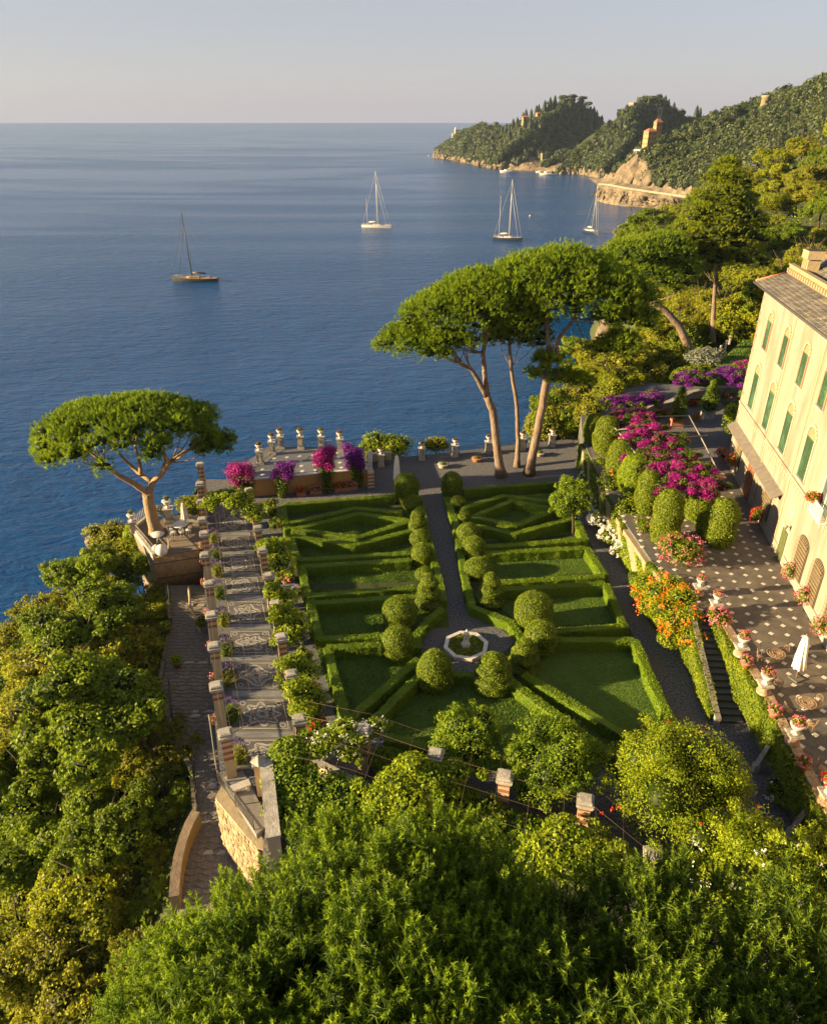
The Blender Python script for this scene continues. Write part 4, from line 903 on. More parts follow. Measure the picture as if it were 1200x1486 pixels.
# ------------------------------------------------------------------ ochre wall with raised sea terrace
OW=[Vector((-14.4,58.9,0)),Vector((-4.2,61.1,0))]
tp=[(-14.4,58.9),(-4.2,61.1),(-4.9,66.4),(-14.4,66.6),(-16.4,61.2),(-16.2,59.4)]
ow=thing('terrace_block','raised ochre plastered sea terrace with bougainvillea along its front','terrace',OW[0]); o=OW[0]
MB().prism([(x-o.x,y-o.y) for x,y in tp],-.1,1.6).build('wall_body',M_orange_wall,ow)
MB().prism([(x-o.x,y-o.y) for x,y in tp],1.603,1.66).build('floor',surf('dark_floor',(.10,.105,.115),(.15,.15,.155),.7,3),ow)
d=OW[1]-OW[0]; n=14; q=Vector((-d.y,d.x,0)).normalized()
for k in range(n): c=d*((k+.5)/n)+q*.12+Vector((0,0,1.72)); MB().box(c,(d.length/n-.03,.34,.1),rz=math.atan2(d.y,d.x)).build('coping_stone',M_marble,ow)
ds=MB().box((0,0,0),(.32,.32,.02),rz=PI/4).mesh('floor_inlay',M_white_tile)
for i in range(8):
    for j in range(4):
        x=.9+i*1.2; put(ds,'floor_inlay',ow,tuple(d.normalized()*x+q*(1.0+j*1.15)+Vector((0,0,1.668))))
pp=[(378,673),(396,659),(408,651),(437,651),(467,651),(494,655)]
nm=['lowest and leftmost','second from left','third from left','fourth from left','fifth from left','rightmost']
PP=[]
for k,(x,y) in enumerate(pp):
    p=G(x,y,1.66); PP.append(p); pedestal(p,'stone pedestal on the raised ochre sea terrace, '+nm[k],.1,(.8,.8,1),'pedestals of the raised sea terrace'); urn(p+Vector((0,0,1.41)),'marble urn of dark red flowers on the raised ochre terrace, '+nm[k],GER_DARK,'urns of the raised sea terrace',.9)
railing('iron_railing',PP[2:]+[Vector((-4.9,66.2,1.66))],1.0,'dark iron railing along the sea side of the raised ochre terrace')
railing('iron_railing',[Vector((-16.2,60.8,1.66))]+PP[:3],1.0,'dark iron railing along the left side of the raised ochre terrace')
# small stair pier at the right end of the ochre wall, low return wall
p=Vector((-4.25,61.0,0)); t=thing('brick_pier','striped brick pier at the right end of the ochre wall','pier',p,.2)
for k in range(9): put(MB().box((0,0,.09),(.62,.62,.176)).mesh('band',M_brick if k%2 else M_cream),'band',t,(.25,-.1,k*.18))
wall_along('low_wall',[Vector((-4.1,61.5,0)),Vector((-4.3,66.6,0))],.4,1.05,M_cream,'pale parapet stepping down from the ochre terrace to the gravel terrace','wall',M_stone)
wall_along('low_wall',[Vector((-4.3,66.7,0)),Vector((-3.5,67.0,0)),Vector((-2.2,67.2,0))],.45,.75,M_cream,'short cream wall by the first urn of the gravel terrace','wall',M_stone)
gp=[(553,676),(612,667),(660,662),(708,657),(757,652),(800,647)]; GP=[]
gn=['first, by the yellow bush','second from left','left of pine trunks','fourth from left','between pine trunks','last on the right']
for k,(x,y) in enumerate(gp):
    p=G(x,y,0); GP.append(p); pedestal(p,'stone pedestal in the railing of the gravel terrace, '+gn[k],.1,(.78,.78,.92),'pedestals of the gravel terrace railing'); urn(p+Vector((0,0,1.30)),'marble urn in the railing of the gravel terrace, '+gn[k],GER_DARK,'urns of the gravel terrace railing',.85)
for k in range(5): railing('iron_railing',[GP[k]+Vector((.4,0,0)),GP[k+1]-Vector((.4,0,0))],1.0,'iron railing bay of the gravel terrace, '+ORD[k]+' bay from the left',group='railing bays of the gravel terrace')
railing('iron_railing',[GP[5]+Vector((.4,0,0)),GP[5]+Vector((2.4,.5,0))],1.0,'last stub of iron railing right of the final urn')
for x,y,l in((643,678,'low stone planter by the railing, left of the pine trunks'),(692,669,'low terracotta planter by the railing just left of the left pine trunk'),(783,661,'low planter by the railing right of the right pine trunk')):
    p=G(x,y,0); t=thing('planter',l,'planter',p); MB().lathe([(0,0),(.4,0),(.45,.05),(.5,.3),(.56,.34),(.5,.36),(0,.33)],14).build('bowl',M_terra if 'terra' in l else M_stone,t); put(GER_DARK[0],'foliage',t,(0,0,.3))
parasol(G(576,707,0),'tall closed white parasol on the gravel terrace beyond the largest dome topiary',3.3,.28)
# ------------------------------------------------------------------ villa
VA=Vector((28.6,60.7,TZ)); VU=Vector((-.158811,-.987309,0)); VN=Vector((-.987309,.158811,0))
vrz=math.atan2(VU.y,VU.x)
villa=thing('villa','long cream villa with green shuttered arched windows and slate roof beside the tiled terrace','villa',VA,vrz)
# local frame: x along the facade towards the viewer, y out of the wall is -y (VN), z up from the terrace
def z_(z): return z-TZ
M_villa=surf('villa_plaster',(.25,.224,.182),(.215,.186,.147),.9,.9,10,.15,14,c3=(.185,.145,.10),s3=.7,stretch=(1,1,.22))
M_vpale=surf('painted_border',(.38,.335,.25),(.31,.27,.20),.9,2)
M_vred=surf('painted_red',(.33,.15,.10),(.30,.165,.11),.9,2,tint=True)
M_green=surf('green_shutter',(.042,.082,.042),(.028,.06,.03),.5,3,6,.1,20,c3=(.06,.13,.075),s3=.8)
M_lun=surf('lunette_stucco',(.22,.185,.10),(.18,.15,.08),.85,3)
M_roofs=surf('roof_slate',(.145,.13,.11),(.09,.083,.072),.8,2.2,8,.4,14,tint=True,c3=(.17,.15,.105),s3=.9)
M_wood=surf('brown_door_wood',(.20,.085,.04),(.13,.055,.028),.6,5,7,.3,12,stretch=(1,1,.2))
Z1=z_(18.45); LEN=52; DEEP=17
def Fy(d): return d       # distance out of the wall: +y is outward because VN = left of VU rotated
sgn = 1 if (Matrix.Rotation(vrz,3,'Z')@Vector((0,1,0))).dot(VN)>0 else -1
def bx(m,x0,x1,o0,o1,z0,z1,**k):
    return m.box(((x0+x1)/2,sgn*(o0+o1)/2,(z0+z1)/2),(x1-x0,abs(o1-o0),z1-z0),**k)
bx(MB(),0,LEN,-DEEP,0,-.4,Z1).build('wall',M_villa,villa)
# corner quoins and frieze
for k in range(24):
    z=.9+k*.62
    if z+.3>Z1-.3: break
    w=.55 if k%2 else .34
    m=bx(MB(),-.012,w,-.5,.012,z,z+.31,t=R.random()); m.build('quoin',M_vred,villa)
m=MB()
for k in range(70):
    x=.3+k*.5; bx(m,x,x+.27,0,.012,Z1-.62,Z1-.12,t=R.random())
stuff(m.build('painted_frieze',surf('faded_pink',(.36,.235,.165),(.33,.245,.165),.9,2,tint=True),villa))
bx(MB(),0,LEN,0,.05,Z1-.1,Z1).build('eaves_mould',M_vpale,villa)
# string course with small corbel arches
m=MB(); bx(m,0,LEN,0,.10,z_(8.42),z_(8.56)); bx(m,0,LEN,0,.06,z_(8.30),z_(8.419)); m.build('string_course',M_villa,villa)
m=MB()
for k in range(66):
    x=.25+k*.55
    bx(m,x,x+.12,0,.05,z_(7.80),z_(8.299)); pts=[(x+.06+.275*(1-math.cos(q)),sgn*.03,z_(7.98)+.22*math.sin(q)) for q in np.linspace(.15,PI-.15,7)]
    m.tube(pts,.028,4)
stuff(m.build('corbel_frieze',M_vpale,villa))
bx(MB(),0,LEN,0,.07,-.02,z_(3.45)).build('plinth',surf('plinth_stone',(.27,.25,.21),(.2,.185,.15),.85,2,8,.3),villa)
def arch_poly(w,spring,apex,n=10):
    """half width, up to the spring, pointed-round head"""
    return [(-w,0)]+[(w*-math.cos(q),spring+(apex-spring)*math.sin(q)) for q in np.linspace(0,PI,n)]+[(w,0)]
def plate(m,poly,x,o0,o1,z0,t=.5):
    n=len(poly); V=[(x+a,sgn*o0,z0+b) for a,b in poly]+[(x+a,sgn*o1,z0+b) for a,b in poly]
    m.add(V,[(i,(i+1)%n,n+(i+1)%n,n+i) for i in range(n)],t); m.add([V[n+i] for i in range(n)],[tuple(range(n))] ,t); return m
def shutter(m,x0,x1,z0,z1,o):
    bx(m,x0,x1,o,o+.03,z0,z1)
    for a,b in((x0,x0+.07),(x1-.07,x1)): bx(m,a,b,o+.03,o+.055,z0,z1)
    for z in (z0,(z0+z1)/2-.04,z1-.08): bx(m,x0+.07,x1-.07,o+.03,o+.055,z,z+.08)
    k=z0+.12
    while k<z1-.1:
        m.box(((x0+x1)/2,sgn*(o+.042),k),(x1-x0-.14,.035,.018),rx=sgn*-.5); k+=.075
def window(s,sill,spring,apex,w,upper):
    h=spring-sill; wd=put(plate(MB(),arch_poly(w/2+.01,h,apex-sill),s,.0,.018,z_(sill)).mesh('window',M_lun),'window',villa)
    for side in(0,1):
        m=MB(); x0=s-w/2+side*w/2; shutter(m,x0+.012,x0+w/2-.012,z_(sill)+.02,z_(sill)+h-.02,.02); put(m.mesh('shutter',M_green),'shutter',wd)
    m=MB(); bx(m,s-w/2-.16,s+w/2+.16,0,.17,z_(sill)-.09,z_(sill)-.005); put(m.mesh('sill',M_stone),'sill',wd)
    # painted surround: red edge line, pale wedge stones round the head
    m=MB(); n=11
    for k in range(n):
        q0=PI*k/n+.03; q1=PI*(k+1)/n-.03; r0=w/2+.03; r1=w/2+.25; e=(apex-spring)/(w/2)
        p=[(-math.cos(q0)*r0,h+math.sin(q0)*r0*e),(-math.cos(q1)*r0,h+math.sin(q1)*r0*e),(-math.cos(q1)*r1,h+math.sin(q1)*r1*e*.95),(-math.cos(q0)*r1,h+math.sin(q0)*r1*e*.95)]
        plate(m,p,s,0,.085,z_(sill))
    put(m.mesh('voussoirs',M_vpale if not upper else surf('voussoir_pink',(.35,.25,.17),(.37,.29,.2),.9,2)),'voussoirs',wd)
    m=MB()
    for e in(-1,1): bx(m,s+e*(w/2+.07)-.06,s+e*(w/2+.07)+.06,0,.085,z_(sill),z_(sill)+h)
    put(m.mesh('jamb_line',M_vred if upper else M_vpale),'jamb_line',wd)
for k in range(9):
    window(3.35+4.55*k,14.02,16.18,16.82,1.08,True)
    if k!=4: window(3.15+4.62*k,9.02,11.85,12.62,1.36,False)
# balcony window at the right edge with flower box
s=21.6; wd=put(plate(MB(),arch_poly(.95,3.9,4.6),s,0,.02,z_(8.6)).mesh('french_window',M_lun),'french_window',villa)
m=MB(); bx(m,s-.8,s+.8,.02,.04,z_(8.7),z_(12.4)); put(m.mesh('pane',surf('window_glass',(.10,.13,.11),(.05,.07,.07),.1,1,spec=.6)),'pane',wd)
m=MB(); 
for x in(-.86,-.03,.80): bx(m,s+x,s+x+.07,.04,.08,z_(8.6),z_(12.5))
put(m.mesh('frame',M_white_paint),'frame',wd)
m=MB(); bx(m,s-1.0,s+1.0,.0,.5,z_(8.5),z_(8.62)); bx(m,s-1.0,s+1.0,.44,.5,z_(9.45),z_(9.52))
for k in range(11): bx(m,s-.97+k*.19,s-.91+k*.19,.44,.49,z_(8.62),z_(9.45))
put(m.mesh('balcony',M_white_paint),'balcony',wd)
def V2W(x,o,z): return Matrix.Rotation(vrz,4,'Z')@Vector((x,sgn*o,0))+Vector((VA.x,VA.y,z))
def flower_trail(p,label,mat,r,h,n,nf,group=None,lm=None):
    t=thing('flower_box',label,'flowers',p,0,group); f=MB(); C,D=shell(n,(0,0,0),(r,r,h),.4,1.0); f.cards(C,D,.13,.1,tilt=.7); f.build('foliage',lm or L_ivy,t)
    g=MB(); C,D=shell(nf,(0,0,0),(r*1.03,r*1.03,h*1.03),.9,1.1)
    for c,d in zip(C,D):
        for k in range(4): g.cards([c+rng.normal(0,.03,3)],[d],.085,.07,tilt=.6)
    stuff(g.build('blossoms',mat,t)); return t
flower_trail(V2W(20.95,.55,9.55),'red geraniums spilling over the white balcony rail at the right edge','%s' and L_red,.42,.36,350,70)
# iron window grilles of the ground floor
def grille(s0,s1,z0,z1,label_fl,mat_fl,fl=True,rounded=True):
    g=put(plate(MB(),arch_poly((s1-s0)/2,z1-z0-.5,z1-z0),(s0+s1)/2,.0,.02,z_(z0)).mesh('grille_window',surf('grille_recess',(.07,.055,.035),(.05,.04,.025),.8,3)),'grille_window',villa)
    m=MB(); n=9
    for k in range(n+1):
        x=s0+(s1-s0)*k/n; top=z1-.5+.5*math.sqrt(max(0,1-(2*k/n-1)**2)); m.tube([(x,sgn*.06,z_(z0)),(x,sgn*.17,z_(z0)+.3),(x,sgn*.17,z_(top)-.2),(x,sgn*.05,z_(top))],.015,4)
    z=z0+.12
    while z<z1-.25:
        m.tube([(s0,sgn*.17,z_(z)),(s1,sgn*.17,z_(z))],.015,4); z+=.27
    put(m.mesh('iron_grille',surf('grille_iron',(.26,.20,.115),(.2,.155,.085),.7,6)),'iron_grille',g)
    if fl: flower_trail(V2W((s0+s1)/2-.1,.38,z0+.35),label_fl,mat_fl,.52,.62,420,90,'flower boxes under the villa window grilles')
grille(2.2,3.75,3.7,6.1,'dark trailing plant under the far grille beside the pink hydrangeas',L_red,True)
grille(11.2,13.1,3.2,6.5,'red flowers under the grille between brown door and green door',L_red)
grille(19.5,21.35,3.4,6.4,'magenta flowers under the first grille right of the small green door',L_pink)
grille(22.5,24.2,3.4,6.4,'magenta flowers under the second grille right of the small green door',L_pink)
grille(25.6,27.3,3.4,6.4,'magenta flowers under the third grille, cut by the right edge of the photo',L_pink)
# doors
d=put(bx(MB(),6.3,8.35,.0,.06,0,z_(6.0)).mesh('door_surround',M_vpale),'door_surround',villa)
for e in(0,1):
    m=MB(); x0=6.45+e*.88; bx(m,x0,x0+.87,.062,.10,0.02,z_(5.7))
    for k in range(6): bx(m,x0+.03+k*.138,x0+.03+k*.138+.12,.10,.125,.1,z_(5.6))
    put(m.mesh('door_leaf',M_wood),'door_leaf',d)
d=put(bx(MB(),16.3,17.9,.0,.04,0,z_(5.3)).mesh('door_surround',M_vpale),'door_surround',villa)
m=MB(); bx(m,16.55,17.65,.042,.07,.02,z_(5.05)); shutter(m,16.6,17.08,.1,z_(5.0),.07); shutter(m,17.12,17.6,.1,z_(5.0),.07); put(m.mesh('door_leaf',surf('sage_door',(.11,.125,.05),(.085,.095,.04),.6,4)),'door_leaf',d)
m=MB()
for k in range(14):
    z=.05+k*.19
    for x in(16.32,17.72): bx(m,x,x+.16,.04,.055,z,z+.11,t=.5)
put(m.mesh('painted_dashes',surf('painted_grey',(.35,.33,.28),(.5,.46,.36),.9,3)),'painted_dashes',d)
md=put(plate(MB(),[(.62*math.cos(q),.75*math.sin(q)) for q in np.linspace(0,2*PI,24,endpoint=False)],17.1,0,.02,z_(6.55)).mesh('medallion',M_vpale),'medallion',villa)
m=MB()
for k in range(16):
    q=2*PI*k/16; m.box((17.1+.54*math.cos(q),sgn*.026,z_(6.55)+.66*math.sin(q)),(.12,.012,.12),ry=-q)
m.box((17.1,sgn*.026,z_(6.55)),(.1,.012,.6)).box((17.1,sgn*.028,z_(6.65)),(.34,.012,.1)); put(m.mesh('crest',surf('crest_paint',(.33,.27,.16),(.27,.21,.12),.9,4)),'crest',md)
for x,zz in((17.75,5.6),(2.0+2.6,6.0),(8.9,5.9)):
    l=put(MB().tube([(x,sgn*.0,z_(zz)),(x,sgn*.35,z_(zz)+.12)],.02,5).mesh('wall_lantern',M_iron),'wall_lantern',villa); put(MB().lathe([(0,-.28),(.08,-.26),(.13,-.02),(.16,0),(.0,.12)],8,at=(x,sgn*.38,z_(zz)+.1)).mesh('lantern_glass',surf('lantern',(.3,.28,.22),None,.3,3)),'lantern_glass',l)
for x in(9.0,15.4): bx(MB(),x,x+.07,0.0,.09,z_(3.4),Z1-.1).build('downpipe',surf('pipe_paint',(.42,.35,.23),(.36,.29,.18),.6,3),villa)
# slate canopy over the doors
m=MB(); n=12
for k in range(n):
    x0=.2+k*14.6/n; x1=.2+(k+1)*14.6/n-.02
    V=[(x0,0.0,z_(6.72)),(x1,0.0,z_(6.72)),(x1,sgn*.72,z_(6.30)),(x0,sgn*.72,z_(6.30))]; V+=[(a,b,c-.07) for a,b,c in V]
    MB().add(V,[(0,1,2,3),(7,6,5,4),(0,4,5,1),(1,5,6,2),(2,6,7,3),(3,7,4,0)]).build('canopy_slab',surf('canopy_slate',(.15,.13,.11),(.11,.097,.083),.75,2.5,8,.2),villa)
for k in range(6):
    x=.8+k*2.6; MB().tube([(x,sgn*.02,z_(5.9)),(x,sgn*.4,z_(6.1)),(x,sgn*.66,z_(6.26))],.03,5).build('canopy_bracket',M_iron,villa)
# roof: eaves strip, dentilled parapet, main slope, chimney
pt=math.tan(rad(27)); OV=.75; PW=1.7
def rp(x,w,dz=0): return (x,-sgn*w,Z1+.1+(w+OV)*pt*.62+dz) if w<=PW else (x,-sgn*w,Z1+.1+(PW+OV)*pt*.62+(w-PW)*pt*1.02+dz)
m=MB(); V=[rp(-.35,-OV),rp(LEN,-OV),rp(LEN,PW),rp(-.35,PW),rp(-.35,PW+9),rp(LEN,PW+9)]; V+=[(a,b,c-.14) for a,b,c in V]
m.add(V,[(0,1,2,3),(3,2,5,4),(6,9,8,7),(9,10,11,8),(0,6,7,1),(0,3,9,6),(3,4,10,9)]); m.build('roof',surf('roof_bed',(.12,.11,.1),(.09,.08,.07),.9,3),villa)
# individual slates in real courses, joined
m=MB(); w=-OV
while w<PW+8.6:
    step=.30; x=-.35+R.uniform(-.3,0)
    while x<34:
        ww=R.uniform(.4,.62)
        if not (PW-.45<w<PW+.05):
            a=rp(x+.012,w,.045+R.random()*.02); b=rp(x+ww-.012,w,.045+R.random()*.02); c=rp(x+ww-.012,w+step*1.15,.012); d_=rp(x+.012,w+step*1.15,.012)
            V=[a,b,c,d_]+[(p[0],p[1],p[2]-.035) for p in (a,b)]; m.add(V,[(0,1,2,3),(4,5,1,0)] if sgn<0 else [(3,2,1,0),(0,1,5,4)],t=R.random())
        x+=ww
    w+=step
stuff(m.build('roof_slates',M_roofs,villa))
a=rp(0,PW); m=MB(); bx(m,-.35,LEN,-PW-.14,-PW+.14,a[2]-.1,a[2]+.62); bx(m,-.42,LEN,-PW-.2,-PW+.2,a[2]+.622,a[2]+.72)
m.build('roof_parapet',surf('parapet_stone',(.28,.22,.13),(.22,.17,.1),.85,3,8,.3),villa)
m=MB()
for k in range(62): bx(m,-.2+k*.55,.06+k*.55,-PW+.14,-PW+.30,a[2]+.05,a[2]+.40)
stuff(m.build('parapet_corbels',surf('parapet_stone',(.42,.34,.20)),villa))
a=rp(2.0,PW+.6); M_chim=surf('chimney_plaster',(.33,.255,.15),(.27,.205,.12),.88,2,8,.25)
ch=bx(MB(),1.45,2.5,-PW-1.15,-PW-.25,a[2]-1.2,a[2]+1.15).build('chimney',M_chim,villa)
m=MB(); bx(m,1.28,2.67,-PW-1.32,-PW-.08,a[2]+1.15,a[2]+1.75); put(m.mesh('chimney_cap',M_chim),'chimney_cap',ch)
m=MB(); bx(m,1.42,2.53,-PW-1.2,-PW-.2,a[2]+1.75,a[2]+1.78); put(m.mesh('flue',surf('soot',(.03,.03,.03),None,.9,3)),'flue',ch)
for z0 in(.2,.8):
    for x in (4.35,4.72,5.09): m=MB(); bx(m,x,x+.08,-PW-.45,-PW-.38,a[2]-.3,a[2]+1.7)
m=MB()
for x in np.arange(1.45,2.45,.34): bx(m,x,x+.14,-PW-.248,-PW-.17,a[2]-.9,a[2]+1.14)
put(m.mesh('pilasters',M_chim),'pilasters',ch)
m=MB()
for (w0,w1) in((-OV,PW-.3),(PW+.2,PW+9)):
    p=rp(-.42,w0,.06); q=rp(-.42,w1,.06); m.tube([p,q],.09,6)
m.build('verge_tiles',surf('verge_red',(.48,.17,.08),(.38,.14,.07),.8,4),villa)
m=MB(); m.tube([rp(-.5,-OV-.08,-.05),rp(LEN,-OV-.08,-.05)],.09,7); m.build('gutter',surf('gutter_zinc',(.10,.09,.085),(.07,.065,.06),.5,4),villa)

# ------------------------------------------------------------------ tiled terrace
T0=.93; term=bpy.data.objects['villa_terrace']
g=.19; h=T0/2-.008
tile=MB().prism([(-h+g,-h),(h-g,-h),(h,-h+g),(h,h-g),(h-g,h),(-h+g,h),(-h,h-g),(-h,-h+g)],-.028,0)
TM=[]
for k in range(6):
    t_=MB().prism([(-h+g,-h),(h-g,-h),(h,-h+g),(h,h-g),(h-g,h),(-h+g,h),(-h,h-g),(-h,-h+g)],-.028,.002*(k%3),t=.42+.035*k); TM.append(t_.mesh('paving_tile',M_terr_dark))
wq=g*.93; WM=MB().prism([(0,-wq),(wq,0),(0,wq),(-wq,0)],-.028,.004).mesh('marble_inset',M_white_tile)
EP=[(p.x,p.y) for p in E_]+[(34,12),(34,62)]
extra=MB(); cnt=0; far=MB()
for i in range(-2,42):
    for j in range(0,13):
        c=VA+VU*(4.3+i*T0)+VN*(.5+j*T0); 
        if not inpoly(np.array([[c.x,c.y]]),EP)[0] or c.y<15: continue
        if not inpoly(np.array([[c.x-.45,c.y]]),EP)[0]: continue
        if cnt<292 and c.y>21.5: put(R.choice(TM),'paving_tile',term,(c.x,c.y,TZ),vrz); cnt+=1
        c2=c+VU*T0/2+VN*T0/2
        if c.y>20.5: put(WM,'marble_inset',term,(c2.x,c2.y,TZ),vrz)
# gravel forecourt beyond the tiles
c0=VA+VU*2.2
fp=[(c0.x,c0.y)]+[tuple(c0+VN*11.8)[:2]]+[(17.2,68),(20.5,75.5),(27,83.5),(33.5,81.5),(33.5,66)]
structure(MB().prism(fp,TZ-.028,TZ+.006).build('forecourt_gravel',M_gravel))
# terrace edge: brick coping, urns on round drums, shrubs
EDG=[Vector((18.85,37.4,TZ)),Vector((18.8,29.9,TZ)),Vector((18.5,26,TZ)),Vector((18.3,22,TZ)),Vector((18.1,14,TZ))]
M_cop=surf('edge_brick',(.25,.165,.11),(.18,.12,.08),.85,5,8,.4,16,c3=(.4,.33,.22),s3=1.5,tint=True)
cb=structure(MB().prism([(p.x+.02,p.y) for p in EDG]+[(p.x+.5,p.y) for p in reversed(EDG)],TZ-.3,TZ+.16).build('terrace_edge',M_cop)); bm_=MB().box((0,0,0),(.27,.5,.06)).mesh('edge_brick',M_cop)
L_=resample(EDG,88)
for k in range(87): p=Vector(L_[k]); put(bm_,'edge_brick',cb,(p.x+.27,p.y,TZ+.19+.01*R.random()),PI/2+R.uniform(-.05,.05))
DR=(MB().lathe([(0,0),(.36,0),(.36,.1),(.31,.13),(.30,.42),(.33,.47),(.36,.5),(.36,.56),(0,.56)],18).mesh('drum',surf('brick_drum',(.3,.195,.125),(.22,.14,.09),.85,5,8,.3,16,c3=(.46,.38,.27),s3=2)))
def drum_urn(px,py,label,ger,s=1.0,dl=''):
    p=G(px,py,TZ+.19); d=thing('urn_drum','round brick drum '+dl,'pedestal',p); put(DR,'drum',d); put(MB().box((0,0,.6),(.7,.7,.08)).mesh('top_slab',M_stone),'top_slab',d)
    urn(p+Vector((0,0,.645)),label,ger,'flower urns along the terrace edge',1.0*s)
drum_urn(1073,950,'urn of pink geraniums on the terrace edge, farthest of those beside the ivy wall',GER_PINK,1,'carrying the farthest urn beside the ivy wall')
drum_urn(1107,1005,'urn of pink geraniums on the terrace edge, second along the ivy wall',GER_PINK,1,'carrying the second urn along the ivy wall')
drum_urn(1149,1078,'urn of pink geraniums on the terrace edge, level with the middle garden table',GER_PINK,1,'carrying the urn level with the middle garden table')
drum_urn(1197,1165,'urn of flowers on the terrace edge cut by the right edge of the photo',GER_RED,1,'at the right edge of the photo')
drum_urn(1037,886,'urn of pale flowers standing at the head of the stairs',GER_PINK,.85,'at the right of the stair head')
drum_urn(1013,862,'urn of deep pink flowers at the left of the stair head',GER_PINK,.8,'at the left of the stair head')
for x,y,l in((1081,968,'pot of pink flowers on the terrace edge between the first and second urn'),(1122,1040,'pot of pink flowers on the terrace edge between the second and third urn'),(1163,1116,'bushy pot of bright pink flowers on the terrace edge below the third urn')):
    p=G(x,y,TZ+.19); t=thing('flower_pot',l,'flower pot',p); MB().lathe([(0,0),(.2,0),(.29,.3),(.31,.32),(.29,.34),(0,.31)],12).build('pot',M_terra,t); put(GER_PINK[0],'foliage',t,(0,0,.36)); stuff(put(GER_PINK[1],'blossoms',t,(0,0,.36)))
parasol(G(1155,985,TZ),'closed cream parasol on the tiled terrace in front of the villa',2.9,.28,lean=(.0,.06))
for k,(x,y,l) in enumerate(((1122,963,'rusty iron table top in the farther seating group on the tiled terrace'),(1165,1035,'round rusty iron table in the nearer seating group on the tiled terrace'))): table(G(x,y,TZ),l,M_chair,.5,lattice=True)
for x,y,a,l in((1101,962,1.2,'rusty iron chair left of the farther terrace table'),(1133,957,-1.3,'rusty iron chair right of the farther terrace table'),(1127,1000,2.7,'rusty iron chair standing alone near the parasol base'),(1141,1040,1.4,'rusty iron chair left of the nearer terrace table'),(1180,1030,-1.2,'rusty iron chair behind the nearer terrace table, to its right'),(1175,1060,-2.4,'rusty iron chair in front of the nearer terrace table'),(1189,1125,.8,'rusty iron chair at the right edge of the photo by the bushy pink pot')):
    chair(G(x,y,TZ),a,l,M_chair)

# ------------------------------------------------------------------ stairs from garden to terrace
sb=Vector((17.95,30.6,0)); stp=Vector((18.25,37.4,TZ)); sd=(stp-sb); sd.z=0; L0=sd.length; sd.normalize(); sq=Vector((-sd.y,sd.x,0))
ns=17; stairs=thing('stairs','dark stone stair between ivied walls from the gravel walk up to the terrace','stairs',sb)
stm=MB().box((0,0,0),(1.35,L0/ns+.03,.06)).mesh('step',surf('stair_slate',(.085,.082,.08),(.055,.055,.055),.8,3,6,.3,12))
srm=MB().box((0,0,0),(1.33,.04,.13)).mesh('riser',surf('stair_riser',(.05,.048,.045),None,.9,4))
for k in range(ns):
    z=TZ*(k+1)/ns; c=sd*(L0*(k+.5)/ns); put(stm,'step',stairs,(c.x,c.y,z-.03),math.atan2(sd.y,sd.x)-PI/2); c=sd*(L0*k/ns+.03); put(srm,'riser',stairs,(c.x,c.y,z-.12),math.atan2(sd.y,sd.x)-PI/2)
# outer stair wall with sloping stone coping
w0=sb+sq*.85-sd*.25; w1=sb+sq*.85+sd*(L0*.98)
t=thing('stair_wall','sloping stair wall with grey stone coping and a clipped ivy face','wall',w0)
n=10; pts=[w0.lerp(w1,k/n) for k in range(n+1)]; m=MB(); c=MB(); V=[];W=[]
for k,p in enumerate(pts):
    q=p-w0; h=.45+TZ*k/n*.98
    for s,zz in((.13,-.1),(.13,h),(-.13,h),(-.13,-.1)): V.append((q+sq*s+Vector((0,0,zz)))[:])
    for s,zz in((.16,h+.002),(.16,h+.08),(-.16,h+.08),(-.16,h+.002)): W.append((q+sq*s+Vector((0,0,zz)))[:])
F=[(4*i+e,4*i+e+1,4*i+e+5,4*i+e+4) for i in range(n) for e in range(3)]+[(0,3,2,1),(4*n,4*n+1,4*n+2,4*n+3)]
m.add(V,F).build('wall_body',M_stone,t); c.add(W,F).build('coping',surf('stair_coping',(.2,.18,.15),(.14,.125,.1),.85,3,8,.3),t)
